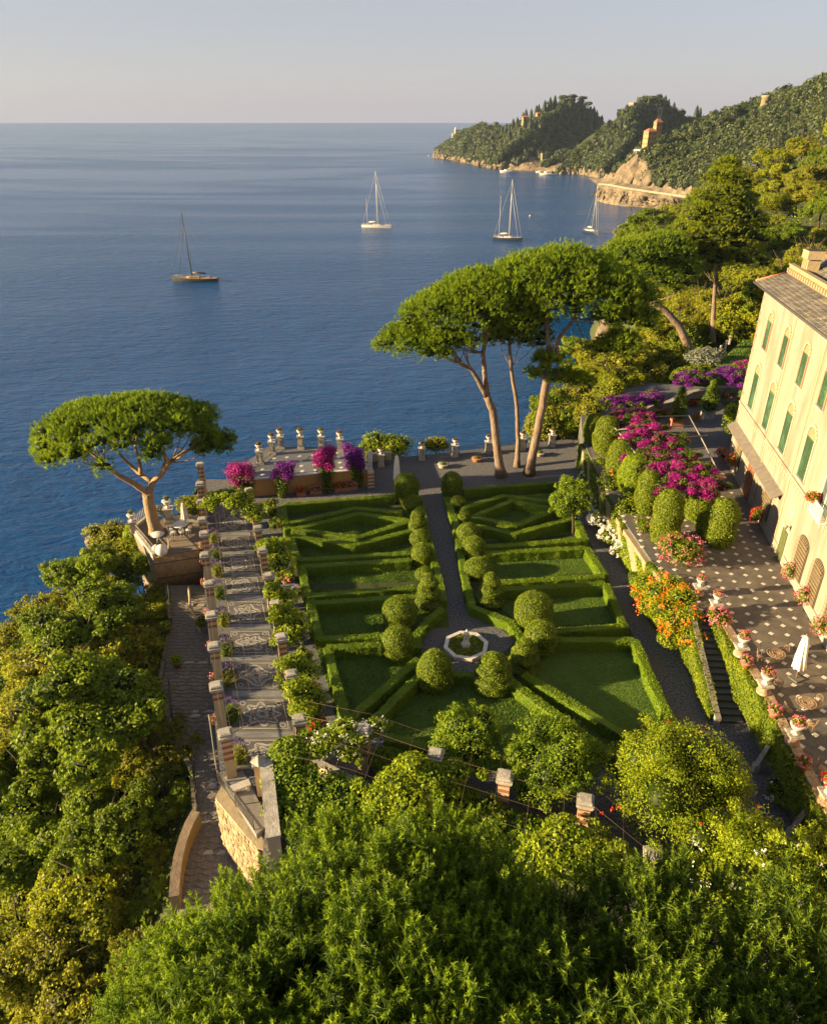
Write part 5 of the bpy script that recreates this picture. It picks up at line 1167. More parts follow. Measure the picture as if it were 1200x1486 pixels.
# ---- ivy sheets: leaves on a wall face
def ivy(label,a,b,za,zb,thick,nrm,dens=150,mat=None,blossoms=None,name='ivy',cat='ivy',leaf_s=.12,top=True,za0=0,zb0=0):
    """a->b along the foot, tops za, zb (heights above z0), bulging thick along nrm"""
    t=thing(name,label,cat,a); d=b-a; L_=d.length; m=MB(); nu,nv=int(L_/.5)+2,6; V=[]
    def S(u,v): 
        z=(za0+(zb0-za0)*u)*(1-v)+v*(za+(zb-za)*u); k=thick*(.45+.35*math.sin(u*L_*1.1+v*3)*math.sin(u*L_*.45+1)+.25*math.sin(u*L_*2.3+v*5+2))*(1 if v>.02 else .6)
        p=d*u+nrm*max(.06,k); return (p.x,p.y,z)
    for i in range(nu+1):
        for j in range(nv+1): V.append(S(i/nu,j/nv))
        if top: q=Vector(V[-1]); V.append(tuple(q-nrm*(thick*.6+.3)+Vector((0,0,.08))))
    k=nv+1+(1 if top else 0); m.add(V,[(i*k+j,(i+1)*k+j,(i+1)*k+j+1,i*k+j+1) for i in range(nu) for j in range(k-1)],t=.15)
    N_=int(L_*(za+zb)/2*dens); u=rng.uniform(0,1,N_); v=rng.uniform(0,1,N_); C=np.array([S(x,y) for x,y in zip(u,v)])+np.array(nrm)*rng.uniform(-.05,.10,N_)[:,None]
    tt=np.clip(rng.normal(.5,.2,N_)+.2*np.sin(u*L_*1.7)*np.sin(v*4+u*L_),0,1)
    m.cards(C,np.tile(np.array(nrm)+np.array([0,0,.35]),(N_,1)),leaf_s,leaf_s*.75,tilt=.55,t=tt)
    if top:
        n2=int(L_*.5*dens); u=rng.uniform(0,1,n2); C=np.array([S(x,1.0) for x in u])-np.array(nrm)*rng.uniform(-.05,thick*.6+.3,n2)[:,None]; C[:,2]+=rng.uniform(.0,.14,n2); m.cards(C,np.tile([0,0,1.],(n2,1)),leaf_s,leaf_s*.75,tilt=.5)
    m.build('foliage',mat or L_ivy,t)
    if blossoms:
        bm,nb=blossoms; g=MB(); u=rng.uniform(0,1,nb); v=rng.uniform(.1,1,nb); C=np.array([S(x,y) for x,y in zip(u,v)])+np.array(nrm)*.1
        for c in C:
            for q in range(5): g.cards([c+rng.normal(0,.06,3)],[nrm],.12,.1,tilt=.6)
        stuff(g.build('blossoms',bm,t))
    return t
WN=Vector((-1,0.03,0))
ivy('clipped ivy sheet on the outer face of the sloping stair wall',w0+sq*.2+sd*.3,w1+sq*.2,.55,3.1,.28,sq,220)
ivy('long clipped ivy curtain under the terrace edge beside the stairs, upper part',Vector((18.72,37.0,0)),Vector((18.70,29.3,0)),TZ+.1,TZ+.1,.35,WN,210,za0=1.9,zb0=.2)
ivy('ivy curtain under the terrace edge over the two dark niches',Vector((18.65,29.3,0)),Vector((18.25,21.9,0)),TZ+.1,TZ+.1,.4,WN,200,za0=.9,zb0=.9)
ivy('ivy curtain under the terrace edge running out at the right edge',Vector((18.25,21.9,0)),Vector((18.0,13.5,0)),TZ+.1,TZ+.1,.45,WN,150)
for y,l in((27.2,'leaning grey stone buttress post under the ivy, nearer the stairs'),(23.2,'leaning grey stone buttress post under the ivy, farther from the stairs')):
    t=thing('stone_post',l,'post',Vector((17.9,y,0))); MB().prism([(-.14,-.16),(.14,-.16),(.14,.16),(-.14,.16)],-.05,.5).build('base',M_stone,t); MB().tube([(0,0,.45),(.3,0,1.75)],[.17,.14],4,smooth=False).build('shaft',M_stone,t)
# flower terrace wall below the bougainvillea
ws_=ws=[G(846,640,TZ),G(880,712,TZ),G(912,765,TZ),G(945,812,TZ),G(990,862,TZ)]
M_tw=surf('terrace_wall',(.28,.21,.13),(.2,.15,.095),.9,2,8,.4,12,c3=(.24,.19,.13),s3=1)
for (a_,b_,mt,l_,h_) in ((0,1,L_oak3,'ivy covering the garden wall beside the gravel terrace',.9),(1,2,L_ivy,'bright ivy on the garden wall above the far hydrangeas',.92),(2,3,L_vine,'yellow green creeper on the garden wall above the middle hydrangeas',.75),(3,4,L_ivy,'ivy on the near end of the garden wall by the trumpet vine',.95)):
    a=ws_[a_]-Vector((.16,.1,TZ)); b=ws_[b_]-Vector((.16,-.1,TZ)); d=(b-a).normalized(); ivy(l_,a,b,TZ*h_,TZ*h_,.4,Vector((d.y,-d.x,0))if d.y<0 else Vector((-d.y,d.x,0)),150,mt,leaf_s=.15)
wall_along('terrace_parapet',[p-Vector((0.15,0,TZ)) for p in ws],.4,TZ-.25,M_tw,'ochre grey garden wall under the bougainvillea pergola','wall')
# ------------------------------------------------------------------ foliage makers
def clump_cards(m,c,r,n,L,W,up=-1.0,tilt=.7,base=.5,spread=.22,lo=.72,hi=1.06,core=True,mi=0,ct=.1):
    C,D=shell(n,c,r,lo,hi,up)
    if len(C)==0: return
    m.cards(C,D+np.array([0,0,.25]),L,W,tilt=tilt,m=mi,t=np.clip(rng.normal(base,spread,len(C)),0,1))
    if core:
        rr=np.array(r if hasattr(r,'__len__') else (r,r,r),float)*.62; m.blob(c,rr,8,5,mi,0.0,.16,seed=c[0]*3.1+c[1])  # core takes the darkest tint, painted to read as shadow gaps between leaves
def crown(Rr,H,nl,n,L,W,seed,flat=.8,ct=.1,core=True):
    """lobed crown, base at z=0, top at H"""
    q=random.Random(seed); m=MB(); lob=[]
    for k in range(nl):
        a=q.uniform(0,2*PI); e=math.sqrt(q.uniform(0,1)); z=H*(.26+.60*q.random()*(1-.5*e)); r=Rr*q.uniform(.20,.40)
        lob.append((np.array([Rr*.80*e*math.cos(a),Rr*.80*e*math.sin(a),z]),np.array([r,r,r*flat])))
    tot=sum(l[1][0]**2 for l in lob)
    for c,r in lob:
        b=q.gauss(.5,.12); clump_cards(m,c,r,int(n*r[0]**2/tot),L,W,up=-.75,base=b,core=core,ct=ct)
        for k in range(7):
            a=q.uniform(0,2*PI); d=np.array([math.cos(a),math.sin(a),q.uniform(-.2,.9)]); d/=np.linalg.norm(d)
            clump_cards(m,c+d*r*q.uniform(.85,1.25),r*q.uniform(.22,.42),int(n*r[0]**2/tot*.16),L,W,base=b+.1,core=False,lo=.3)
    return m
def trunk_mesh(H,r,nl,spread,seed,mat,lean=.3):
    q=random.Random(seed); m=MB(); P=[Vector((0,0,-.3))]
    for k in range(1,5): P.append(Vector((lean*k/4*q.uniform(-1,1),lean*k/4*q.uniform(-1,1),H*.55*k/4)))
    m.tube(P,[r,r*.85,r*.75,r*.68,r*.6],7)
    for k in range(nl):
        a=2*PI*k/nl+q.uniform(-.4,.4); s=P[q.choice((2,3,4))]; e=Vector((math.cos(a)*spread*q.uniform(.6,1),math.sin(a)*spread*q.uniform(.6,1),H*q.uniform(.6,.95)))
        m.tube([s,s.lerp(e,.4)+Vector((0,0,.12*H)),e],[r*.5,r*.32,r*.08],5)
    return m.mesh('trunk',mat)
BL=[]      # broadleaf kinds: (crown mesh, trunk mesh)
for k,(Rr,H,nl,n,L,mt) in enumerate([(3.4,5.4,25,14500,.19,L_oak),(3.0,6.0,23,13500,.18,L_oak3),(3.8,5.0,28,15500,.19,L_oak2),(2.7,4.6,20,11500,.18,L_oak),(3.2,5.6,25,14000,.19,L_oak2),(2.9,5.2,23,13000,.18,L_oak3)]):
    BL.append((crown(Rr,H,nl,n,L,L*.62,50+k).mesh('crown',mt),trunk_mesh(H+1.6,.17,5,Rr*.6,k,M_bark_dark)))
def btree(k,p,label,s=1.0,group=None,lift=1.5,name='tree'):
    t=thing(name,label,'tree',p,R.random()*6.28,group,s); put(BL[k][0],'crown',t,(0,0,lift)); put(BL[k][1],'trunk',t); return t
def at_slope(x,y):
    i=int(np.argmin((SLOPE[...,0]-x)**2+(SLOPE[...,1]-y)**2)); return SLOPE.reshape(-1,3)[i,2]
# ---- wood on the sea slope, in lines along the path
nth=lambda k: ORD[k] if k<15 else str(k)
edge=resample(PL,200)
lines=[(1.9,[46.5,44,41.5,39,36.5,34,31.5,29,26.5,24,21.5,19,16.5]),(5.6,[49,44.5,40.5,36.5,32.5,28.5,24.8,21,17,13]),(10.2,[50,46,41.5,37,33,29,25,21,17,13]),(14.5,[48.5,44,39,34.5,30,25.5,21,16.5]),(18.5,[46,41,36,31,26,21.5])]
rown=['closest to the path','second line from path','middle line','line above the shore','lowest line by the water']
for a,(off,ys_) in enumerate(lines):
    for b,y in enumerate(ys_):
        y+=R.uniform(-.7,.7); ex=float(np.interp(y,edge[::-1,1],edge[::-1,0])); x=ex-off+(R.uniform(-.25,.25) if a==0 else R.uniform(-.8,.8))
        z=at_slope(x,y); k=R.randrange(6); s=R.uniform(.85,1.2)*((.68 if y>27 else .5) if a==0 else (1.22 if y>29 else .95) if a==1 else 1.1)
        btree(k,(x,y,z-(1.0 if a==0 else (-2.5 if y>29 else .9) if a==1 else (-1.0 if y>29 else .8) if a==2 else .3)),'%s sea slope tree, %s, %s from the far end'%(['olive green','deep green','grey green','olive green','grey green','deep green'][k],rown[a],nth(b)),s,'trees of the sea slope wood',lift=1.3 if a else .5)
for x,y,z,k,s_,l in((15,935,-12,0,1.15,'yellow green slope tree at the left edge of the photo, highest against the sea'),(62,890,-11,4,1.15,'olive slope tree outlined against the sea, second from the left edge'),(112,850,-9.5,2,1.1,'grey green slope tree outlined against the sea, right of the olive one'),(150,828,-8,3,1.0,'fresh green slope tree just left of the bare rock knob'),(20,1000,-13,5,1.2,'deep green slope tree at the left edge of the photo, below the topmost'),(85,945,-11.5,1,1.1,'deep green slope tree in the upper left of the slope wood')):
    btree(k,G(x,y+42,z)-Vector((0,0,2.6)),l,s_,'trees of the sea slope wood',lift=1.0)
# dead grey rock and bushes under the pine terrace
def shrub(name,label,p,r,mat,n,L,flowers=None,cat='shrub',stem=True,group=None,lobes=6,W=.65,ct=.12,z0=None):
    """rounded bush whose foot is at p; r=(rx,ry,height/2)"""
    t=thing(name,label,cat,p,0,group); m=MB(); r=np.array(r,float); cz=r[2]*1.02 if z0 is None else z0
    q=random.Random(int(p[0]*100+p[1]*10)); tot=1.0+lobes*.3
    clump_cards(m,(0,0,cz),r*.8,int(n/tot),L,L*W,up=-.8,ct=ct)
    for k in range(lobes):
        a=2*PI*k/lobes+q.uniform(-.5,.5); e=q.uniform(.35,.62); c=np.array([r[0]*e*math.cos(a),r[1]*e*math.sin(a),cz+r[2]*q.uniform(-.25,.55)])
        clump_cards(m,c,r*q.uniform(.38,.58),int(n/tot*.36),L,L*W,up=-.8,base=q.gauss(.52,.1),ct=ct)
    m.build('foliage',mat,t)
    if flowers:
        fm,nf,fs=flowers; g=MB(); C,D=shell(nf,(0,0,cz),r*1.02,.85,1.06,-.25)
        for c,d in zip(C,D): 
            for k in range(6): g.cards([c+rng.normal(0,fs*.33,3)],[d],fs*.8,fs*.6,tilt=.6)
        stuff(g.build('blossoms',fm,t))
    if stem: MB().tube([(0,0,-.2),(0,0,cz)],[.07,.05],6).build('stem',M_bark_dark,t)
    return t
def blooms(t,C,D,mat,size,per=14):
    """round flower heads"""
    g=MB()
    for c,d in zip(C,D):
        S_,N_=shell(per,c,size,.8,1.05); g.cards(S_,N_,size*.9,size*.8,tilt=.35)
    return stuff(g.build('flower_heads',mat,t))
p=G(140,800,-6); t=thing('bare_rock','bare grey rock knob above the slope trees left of the pine terrace','rock',p); x_=MB(); crag(x_,(0,0,.6),(.8,.7,1.4),4); x_.build('rock_body',M_rock,t)
for px,y,z,r,l,mt in [(165,800,-4,(2.2,1.8,1.5),'rust tinged bush beside the bare rock under the pine terrace',L_oak2),(205,800,-2.6,(1.5,1.4,1.4),'yellow green creeper bush hanging at the left corner of the pine terrace',L_vine),(212,835,-3.2,(1.6,1.3,1.2),'dark bush at the foot of the bamboo screen, left end',L_oak3),(186,840,-4.5,(2.4,2,2),'deep green bush below the left drop of the pine terrace',L_oak)]:
    shrub('bush',l,G(px,y,z),r,mt,2600,.2)
for px,y,r,l in [(300,745,(.9,.9,.8),'x')][:0]: pass
shrub('bush','yellow green bush on the seaward edge between the cactus pedestal and the striped pillars',G(283,748,-.3),(1.5,1.2,1.0),L_oak,2600,.16)
shrub('bush','small grey green bush beside the tall cream pedestal of the pine terrace',G(238,750,-.4),(.9,.8,.55),L_silver,900,.14)

# ------------------------------------------------------------------ umbrella pines
def puffs(m,c,ax,n,pr,tufts,seed,lo=.0,bl=.29,bw=.040,per=11):
    """needle clouds spread over the top of a flattened dome"""
    q=random.Random(seed); P=[]
    for k in range(n):
        a=k*2.39996+q.uniform(-.3,.3); e=math.sqrt((k+.5)/n)*q.uniform(.94,1.04); z=math.sqrt(max(0,1-min(1,e*e)))*.88
        pc=np.array([c[0]+ax[0]*e*math.cos(a),c[1]+ax[1]*e*math.sin(a),c[2]+ax[2]*z+q.uniform(-.18,.18)]); r=pr*q.uniform(.75,1.2); P.append(pc)
        m.blob(pc+np.array([0,0,r*.06]),(r*.62,r*.62,r*.2),8,4,0,.0,.14,seed=k)  # core in the darkest tint paints shade under the needle cloud
        C,D=shell(int(tufts*1.45),pc,(r,r,r*.82),.62,1.04,-.7); D=D+np.array([0,0,.55]); tb=q.gauss(.5,.1)
        i=np.repeat(np.arange(len(C)),per-1); dd=D[i]+rng.normal(0,.42,(len(i),3)); tt=np.clip(tb+rng.normal(0,.16,len(C))[i]+rng.normal(0,.1,len(i)),0,1)
        m.blades(C[i]+rng.normal(0,.03,(len(i),3)),dd,bl*rng.uniform(.7,1.2,len(i)),bw*1.15,t=tt)
    return P
def pine(label,base,trunks,caps,limbs,group=None,seed=1,bark=None,name='umbrella_pine',tufts=46,lm_=None):
    """trunks: [(points, r0, r1)], caps: [(centre, axes, n, puff r)], limbs: from points to nearby puffs"""
    t=thing(name,label,'tree',base,0,group); b=np.array(base,float); m=MB(); P=[]
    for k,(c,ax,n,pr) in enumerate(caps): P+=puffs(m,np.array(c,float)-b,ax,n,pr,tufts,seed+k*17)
    m.build('crown',lm_ or L_pine,t); tr=MB()
    for pts,r0,r1 in trunks:
        V=[Vector(p)-Vector(base) for p in pts]; W=[]
        for a,c in zip(V[:-1],V[1:]): W+=[a.lerp(c,q)+Vector((.03*math.sin(q*9+a.z*3),.03*math.cos(q*7+a.z),0))*(1 if 0<q else 0) for q in (0,.34,.67)]
        W.append(V[-1]); rr=[r0+(r1-r0)*(i/(len(W)-1))**.8 for i in range(len(W))]
        if abs(V[0].z)<.5: rr[0]*=1.5; rr[1]*=1.12
        tr.tube(W,rr,10)
    tr.build('trunk',bark or M_bark,t); lm=MB(); q=random.Random(seed)
    for src,k,r in limbs:
        s=np.array(src,float)-b; order=sorted(P,key=lambda p:np.linalg.norm(p-s)+q.uniform(0,3.5)); 
        for p in order[:k]:
            e=Vector(p)-Vector((0,0,.25)); S0=Vector(s); mid=S0.lerp(e,.5)+Vector((0,0,-.12*(e-S0).length+.1)); mid2=S0.lerp(e,.78)+Vector((0,0,-.06*(e-S0).length))
            f=min(1,.45+(e-S0).length/9); lm.tube([S0,S0.lerp(mid,.5)-Vector((0,0,.1)),mid,mid2,e],[r*f,r*.75*f,r*.55*f,r*.4*f,r*.18],6)
    lm.build('limbs',bark or M_bark,t); return t
def Y_(Y,*pp): return [YH(x,y,Y+(d if True else 0)) for x,y,d in [(q+(0,))[:3] for q in pp]]
Yb=52.1; base=G(228,775,0)
M_bark_gold=surf('golden_pine_bark',(.33,.215,.115),(.22,.14,.075),.9,5,8,.7,9,stretch=(1,1,.35),c3=(.2,.15,.1),s3=1.6)
T0_=[base,YH(221,752,Yb),YH(217,733,Yb),YH(214,716,Yb)]
fk=T0_[-1]
tr=[(T0_,.52,.44),([T0_[-2],fk,YH(195,702,Yb-.5),YH(172,690,Yb-1),YH(150,672,Yb-1.5),YH(130,655,Yb-1.8)],.34,.10),([T0_[-2]+Vector((.1,0,0)),YH(217,712,Yb),YH(222,700,Yb),YH(236,686,Yb-.3),YH(247,670,Yb-.6),YH(268,655,Yb-.5),YH(292,645,Yb)],.33,.09),
    ([YH(222,700,Yb),YH(200,685,Yb+.8),YH(182,668,Yb+1),YH(165,648,Yb+1.2)],.22,.08),([YH(205,690,Yb+.3),YH(202,668,Yb+1.2),YH(196,645,Yb+2)],.2,.09),([YH(236,686,Yb-.3),YH(240,668,Yb+.8),YH(236,645,Yb+1.6)],.2,.08)]
c=YH(194,636,Yb)
pine('wide flat topped umbrella pine on the seaward pine terrace at the left',base,tr,[(c,(6.95,4.9,2.8),150,.92),(YH(80,662,Yb-.5),(1.6,1.6,.7),12,.7),(YH(310,650,Yb),(1.5,1.4,.6),10,.65)],
     [(YH(130,655,Yb-1.8),10,.1),(YH(150,672,Yb-1.5),6,.1),(YH(292,645,Yb),9,.09),(YH(247,670,Yb-.6),7,.1),(YH(165,648,Yb+1.2),8,.09),(YH(196,645,Yb+2),9,.09),(YH(236,645,Yb+1.6),9,.09)],seed=3,bark=M_bark_gold)
Yc=63.4
def cap(px,py,Y,wa,wb,h,n,pr): return (YH(px,py,Y)-Vector((0,0,.25*h)),(wa*1.03,wb*1.15,h*1.3),int(n*1.35),pr*1.08)
base=G(727,691,0)
pine('left of the three stone pines on the gravel terrace, forking low, crown leaning left',base,
     [([base,YH(722,655,Yc),YH(715,595,Yc),YH(706,575,Yc)],.43,.32),([YH(706,575,Yc),YH(694,552,Yc-.2),YH(684,536,Yc-.5),YH(665,526,Yc-.8),YH(642,518,Yc-1)],.28,.10),([YH(708,580,Yc+.1),YH(703,540,Yc+.3),YH(701,511,Yc+.5),YH(706,480,Yc+.6),YH(712,455,Yc+.6)],.27,.12)],
     [cap(606,500,Yc-1,3.2,2.6,1.5,34,.85),cap(650,468,Yc-.5,3.8,3.4,2.6,55,.95),cap(700,446,Yc+.3,4.2,3.6,2.9,70,.95),cap(738,458,Yc,2.8,2.6,1.9,28,.9),cap(640,500,Yc-1.5,2.6,2.0,1.0,18,.8)],
     [(YH(642,518,Yc-1),10,.09),(YH(684,536,Yc-.5),5,.1),(YH(701,511,Yc+.5),9,.1),(YH(712,455,Yc+.6),8,.09),(YH(665,526,Yc-.8),5,.09)],seed=21)
base=G(750,678,0); Yd=66.2
pine('thin middle stone pine between the two thick trunks on the gravel terrace',base,[([base,YH(752,640,Yd),YH(750,590,Yd),YH(742,535,Yd),YH(739,500,Yd),YH(740,478,Yd)],.26,.12)],
     [cap(745,492,Yd,2.4,2.0,1.3,20,.75),cap(757,470,Yd+.5,2.6,2.2,1.4,20,.8)],[(YH(740,500,Yd),7,.07),(YH(741,530,Yd),3,.06)],seed=31)
base=G(767,688,0)
pine('right of the three stone pines on the gravel terrace, leaning right under the highest crown',base,
     [([base,YH(777,640,Yc),YH(787,590,Yc),YH(794,540,Yc),YH(797,519,Yc)],.44,.32),([YH(797,519,Yc),YH(796,495,Yc),YH(792,470,Yc+.2),YH(788,440,Yc+.3)],.24,.12),([YH(797,519,Yc),YH(808,496,Yc-.3),YH(820,478,Yc-.4),YH(835,462,Yc-.5)],.25,.11)],
     [cap(770,425,Yc+.5,3.8,3.4,2.9,50,.95),cap(818,420,Yc+1,4.9,4.0,3.2,80,1.0),cap(870,438,Yc,4.2,3.6,2.6,58,.95),cap(905,468,Yc-.5,2.3,2.3,1.7,26,.85),cap(900,500,Yc-1,1.6,1.4,.9,10,.7),cap(885,510,Yc-1,1.6,1.3,.8,9,.7),
      cap(791,527,Yc-.8,1.0,.9,.7,6,.55),cap(815,550,Yc-1,1.1,.9,.5,6,.5),cap(838,552,Yc-1,1.3,.9,.4,6,.5),cap(775,545,Yc-.8,.6,.6,.4,3,.45)],
     [(YH(835,462,Yc-.5),12,.09),(YH(788,440,Yc+.3),9,.09),(YH(808,496,Yc-.3),10,.08),(YH(796,495,Yc),6,.08),(YH(794,545,Yc),5,.05)],seed=41)
Yr=92; base=G(1003,524,2.4)
pine('leaning pine with a bare curved trunk behind the villa forecourt',base,[([base,YH(998,500,Yr),YH(985,472,Yr),YH(965,450,Yr),YH(945,437,Yr),YH(925,415,Yr),YH(915,395,Yr)],.6,.25),([YH(948,440,Yr),YH(935,436,Yr),YH(922,432,Yr)],.25,.12)],
     [cap(915,388,Yr,4.0,3.6,3.0,40,1.1),cap(958,378,Yr+2,4.0,3.6,3.0,40,1.1),cap(935,410,Yr-2,3.6,3.2,2.2,26,1.0),cap(975,400,Yr,2.8,2.5,2.0,18,1.0)],[(YH(925,415,Yr),12,.12),(YH(945,437,Yr),6,.1)],seed=51,tufts=40)
Yt=99; base=G(1033,497,3.6)
def cp(x,y,d,r,n=9): 
    k=r/10.4; return (YH(x,y,Yt+d),(k,k,k*.75),n,max(.7,k*.5))
pine('tall yellow green pine with a straight bare lower trunk rising above the right hillside',base,[([base,YH(1036,440,Yt),YH(1040,380,Yt),YH(1046,300,Yt),YH(1053,232,Yt)],.38,.06)],
     [cp(1054,245,0,14,8),cp(1047,268,-1,22,12),cp(1066,272,1,18,9),cp(1040,296,-1,28,16),cp(1070,302,1,24,12),cp(1022,322,-1,28,15),cp(1054,326,-1.5,34,18),cp(1084,330,1,24,12),cp(1002,348,0,26,13),cp(1036,352,-2,34,18),cp(1070,358,-1,32,16),cp(1020,378,-2,28,14),cp(1050,388,-2,30,14),cp(994,375,0,22,10),cp(1083,385,0,26,11)],
     [(YH(1040,380,Yt),16,.09),(YH(1046,300,Yt),14,.07),(YH(1038,410,Yt),8,.08)],seed=61,name='pine_tree',tufts=40,lm_=L_aleppo)
# ------------------------------------------------------------------ the two near pines filling the foreground
def near_pine(label,c,ax,nl,seed,base,rl=(.75,1.25),lm_=None):
    """branch lobes over a mound, each bearing brushes of old dark needles ending in bright upright shoots"""
    t=thing('pine_tree',label,'tree',base,0,'pines in the foreground'); q=random.Random(seed); m=MB(); b=np.array(base,float); c=np.array(c,float); ax=np.array(ax); LOB=[]; cd=np.array([-c[0],-c[1],CH-c[2]]); cd/=np.linalg.norm(cd)
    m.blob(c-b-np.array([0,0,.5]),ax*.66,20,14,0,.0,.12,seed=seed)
    k=0
    while k<nl:
        d=np.array([q.gauss(0,1),q.gauss(0,1),q.gauss(.25,1)]); d/=np.linalg.norm(d)
        if d[2]<-.35 or (d@cd<-.28 and d[2]<.5): continue
        k+=1; e=q.uniform(.70,1.0); lump=1+.10*math.sin(d[0]*5+seed)*math.sin(d[1]*5+d[2]*4); pc=c+d*ax*e*lump; r=q.uniform(*rl); LOB.append(pc)
        nt=int(11*r*r)+5; S0,N0=shell(nt,pc-b,(r,r,r*.62),.6,1.02,-.2); lt=q.gauss(0,.09)
        for s0,n0 in zip(S0,N0):
            ns=q.randrange(3,6); up=n0*.5+d*.25+np.array([0,0,.8]); up/=np.linalg.norm(up)
            S_=s0+rng.normal(0,.14,(ns,3)); Ax=up+rng.normal(0,.18,(ns,3)); Ax/=np.linalg.norm(Ax,axis=1)[:,None]
            i=np.repeat(np.arange(ns),16); dd=Ax[i]*.35+rng.normal(0,.62,(len(i),3)); m.blades(S_[i]+Ax[i]*rng.uniform(-.22,.0,len(i))[:,None],dd,rng.uniform(.20,.34,len(i)),.030,t=np.clip(rng.normal(.30,.10,len(i))+lt*.8,0.05,1))
            i=np.repeat(np.arange(ns),30); u=rng.uniform(0,.27,len(i)); dd=Ax[i]*.62+rng.normal(0,.55,(len(i),3)); m.blades(S_[i]+Ax[i]*u[:,None],dd,rng.uniform(.075,.105,len(i)),.028,t=np.clip(.40+u*1.9+lt+rng.normal(0,.1,len(i)),0,1))
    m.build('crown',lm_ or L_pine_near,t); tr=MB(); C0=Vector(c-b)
    tr.tube([(0,0,-1),C0*.5+Vector((.3,.1,0)),C0*.9],[.42,.34,.2],9); tr.build('trunk',M_bark,t); lm=MB()
    for pc in q.sample(LOB,min(40,len(LOB))):
        e=Vector(pc-b); s=C0*q.uniform(.6,.95); lm.tube([s,s.lerp(e,.5)-Vector((0,0,.25)),e],[.07,.045,.012],5)
    lm.build('limbs',M_bark_dark,t); return t
def ray(px,py,dist):
    a=YH(px,py,10)-Vector((0,0,CH)); return np.array(Vector((0,0,CH))+a.normalized()*dist)
near_pine('bright green pine crown filling the bottom middle of the photo below the near pergola',ray(560,1478,19.5),(4.9,4.2,3.5),155,5,(0.2,15.5,-6))
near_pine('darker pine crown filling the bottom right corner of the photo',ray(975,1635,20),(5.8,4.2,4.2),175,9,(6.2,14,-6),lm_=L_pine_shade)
near_pine('lower bright pine bough mass in the bottom left, spreading in front of the cobbled path',ray(350,1545,21),(3.1,3.0,2.5),85,13,(-4.6,15,-6))
# ------------------------------------------------------------------ bougainvillea on the ochre wall
def boug(label,bx_,by,cx,cy,w,h,mat,Yd=0):
    p=G(bx_,by,0); k=ppm(p); t=thing('bougainvillea',label,'shrub',p,0,'bougainvilleas against the ochre wall'); c=YH(cx,cy,p.y+Yd)-p
    tk=MB(); 
    for e in range(4): tk.tube([(e*.08-.12,0,-.1),(e*.1-.15,.05,c.z*.4),(c.x+e*.35-.5,.1,c.z*.85)],[.06,.05,.03],5)
    tk.build('stems',M_bark_dark,t); f=MB()
    for j in range(7): z=c.z*(.12+.12*j); r=w/k*.5*(.28+.07*j); clump_cards(f,(c.x*j/7,0,z),(r,r*.8,r*.9),190,.14,.1,base=.35)
    f.build('foliage',L_oak3,t); g=MB(); rx,rz=w/k/2,h/k/2
    for j in range(13):
        a=R.uniform(0,6.28); e=R.uniform(.2,.72); q=np.array([c.x+rx*e*math.cos(a),c.y+.5*rx*e*math.sin(a),c.z+rz*e*math.sin(a*2+j)]); r=rx*R.uniform(.32,.5)
        clump_cards(g,q,(r,r*.9,r*.8),430,.13,.11,base=R.gauss(.5,.16),core=False,lo=.3,hi=1.15)
    g.build('blossoms',mat,t); return t
boug('leftmost magenta bougainvillea against the ochre wall, beside the mosaic walk',356,722,352,686,54,36,L_magenta)
boug('smaller violet tinged bougainvillea, second from the left on the ochre wall',409,722,411,686,42,28,L_violet)
boug('tallest magenta bougainvillea, third from the left on the ochre wall',476,716,470,664,50,46,L_magenta,-.3)
boug('violet magenta bougainvillea at the right end of the ochre wall',521,707,514,664,44,46,L_violet,-.3)
for x,y,w,l in((437,719,.5,'small pot plant at the foot of the ochre wall left of the tallest bougainvillea'),(459,716,.7,'trough of dark pink flowers by the ochre wall left of the tallest bougainvillea'),(496,712,.8,'long trough of dark red flowers between the two right bougainvilleas'),(510,710,.7,'trough of pink flowers beside the right bougainvillea')):
    p=G(x,y,0); t=thing('flower_trough',l,'planter',p,.2); MB().box((0,0,.18),(w*1.6,.4,.36)).build('trough',M_terra,t); f=MB(); clump_cards(f,(0,0,.5),(w*.9,.35,.35),300,.1,.08); f.build('foliage',L_ivy,t); g=MB(); C,D=shell(110,(0,0,.53),(w*.92,.38,.36),.9,1.1,-.2); g.cards(C,D,.13,.11); stuff(g.build('blossoms',L_pink if 'pink' in l else L_red,t))
shrub('bush','yellow green bush beyond the railing right of the ochre terrace',Vector((-2.6,69.6,-1.8)),(2.6,1.9,1.9),L_vine,4200,.2)
shrub('bush','smaller yellow bush beyond the low wall at the corner of the ochre terrace',Vector((-4.6,69.4,-1.6)),(1.5,1.3,1.5),L_vine,1500,.2)
shrub('bush','grey green bush outside the railing between the second and third urn',Vector((2.4,71.3,-1.4)),(1.9,1.3,1.2),L_oak2,1700,.18)
shrub('bush','dark bush outside the railing right of the last urn',Vector((14.5,75,-3)),(3.0,2.4,3.2),L_oak2,3800,.22)
for x,y,s,k,l in((16,77,1.2,1,'evergreen tree below the right end of the gravel terrace, nearest the water'),(19,80,1.3,4,'evergreen tree below the gravel terrace beside the terrace wall'),(23,84,1.3,0,'evergreen tree on the cliff behind the left end of the bougainvillea pergola'),(26,90,1.5,2,'evergreen tree on the cliff below the leaning pine'),(22,95,1.3,5,'lower evergreen tree at the cliff edge below the leaning pine'),(31,92,1.2,3,'rounded evergreen between the leaning pine and the forecourt wall')):
    btree(k,(x,y,-4 if x<20 else -2.2),l,s,'evergreens on the cliff right of the gravel terrace',lift=1.2)
p=Vector((28,104,-14)); t=thing('rock_buttress','tall bare beige rock wall standing against the sea right of the stone pines','rock',p); MB().blob((0,0,8),(2.4,2.4,13),18,14,bump=.08).build('rock_body',M_rock,t)

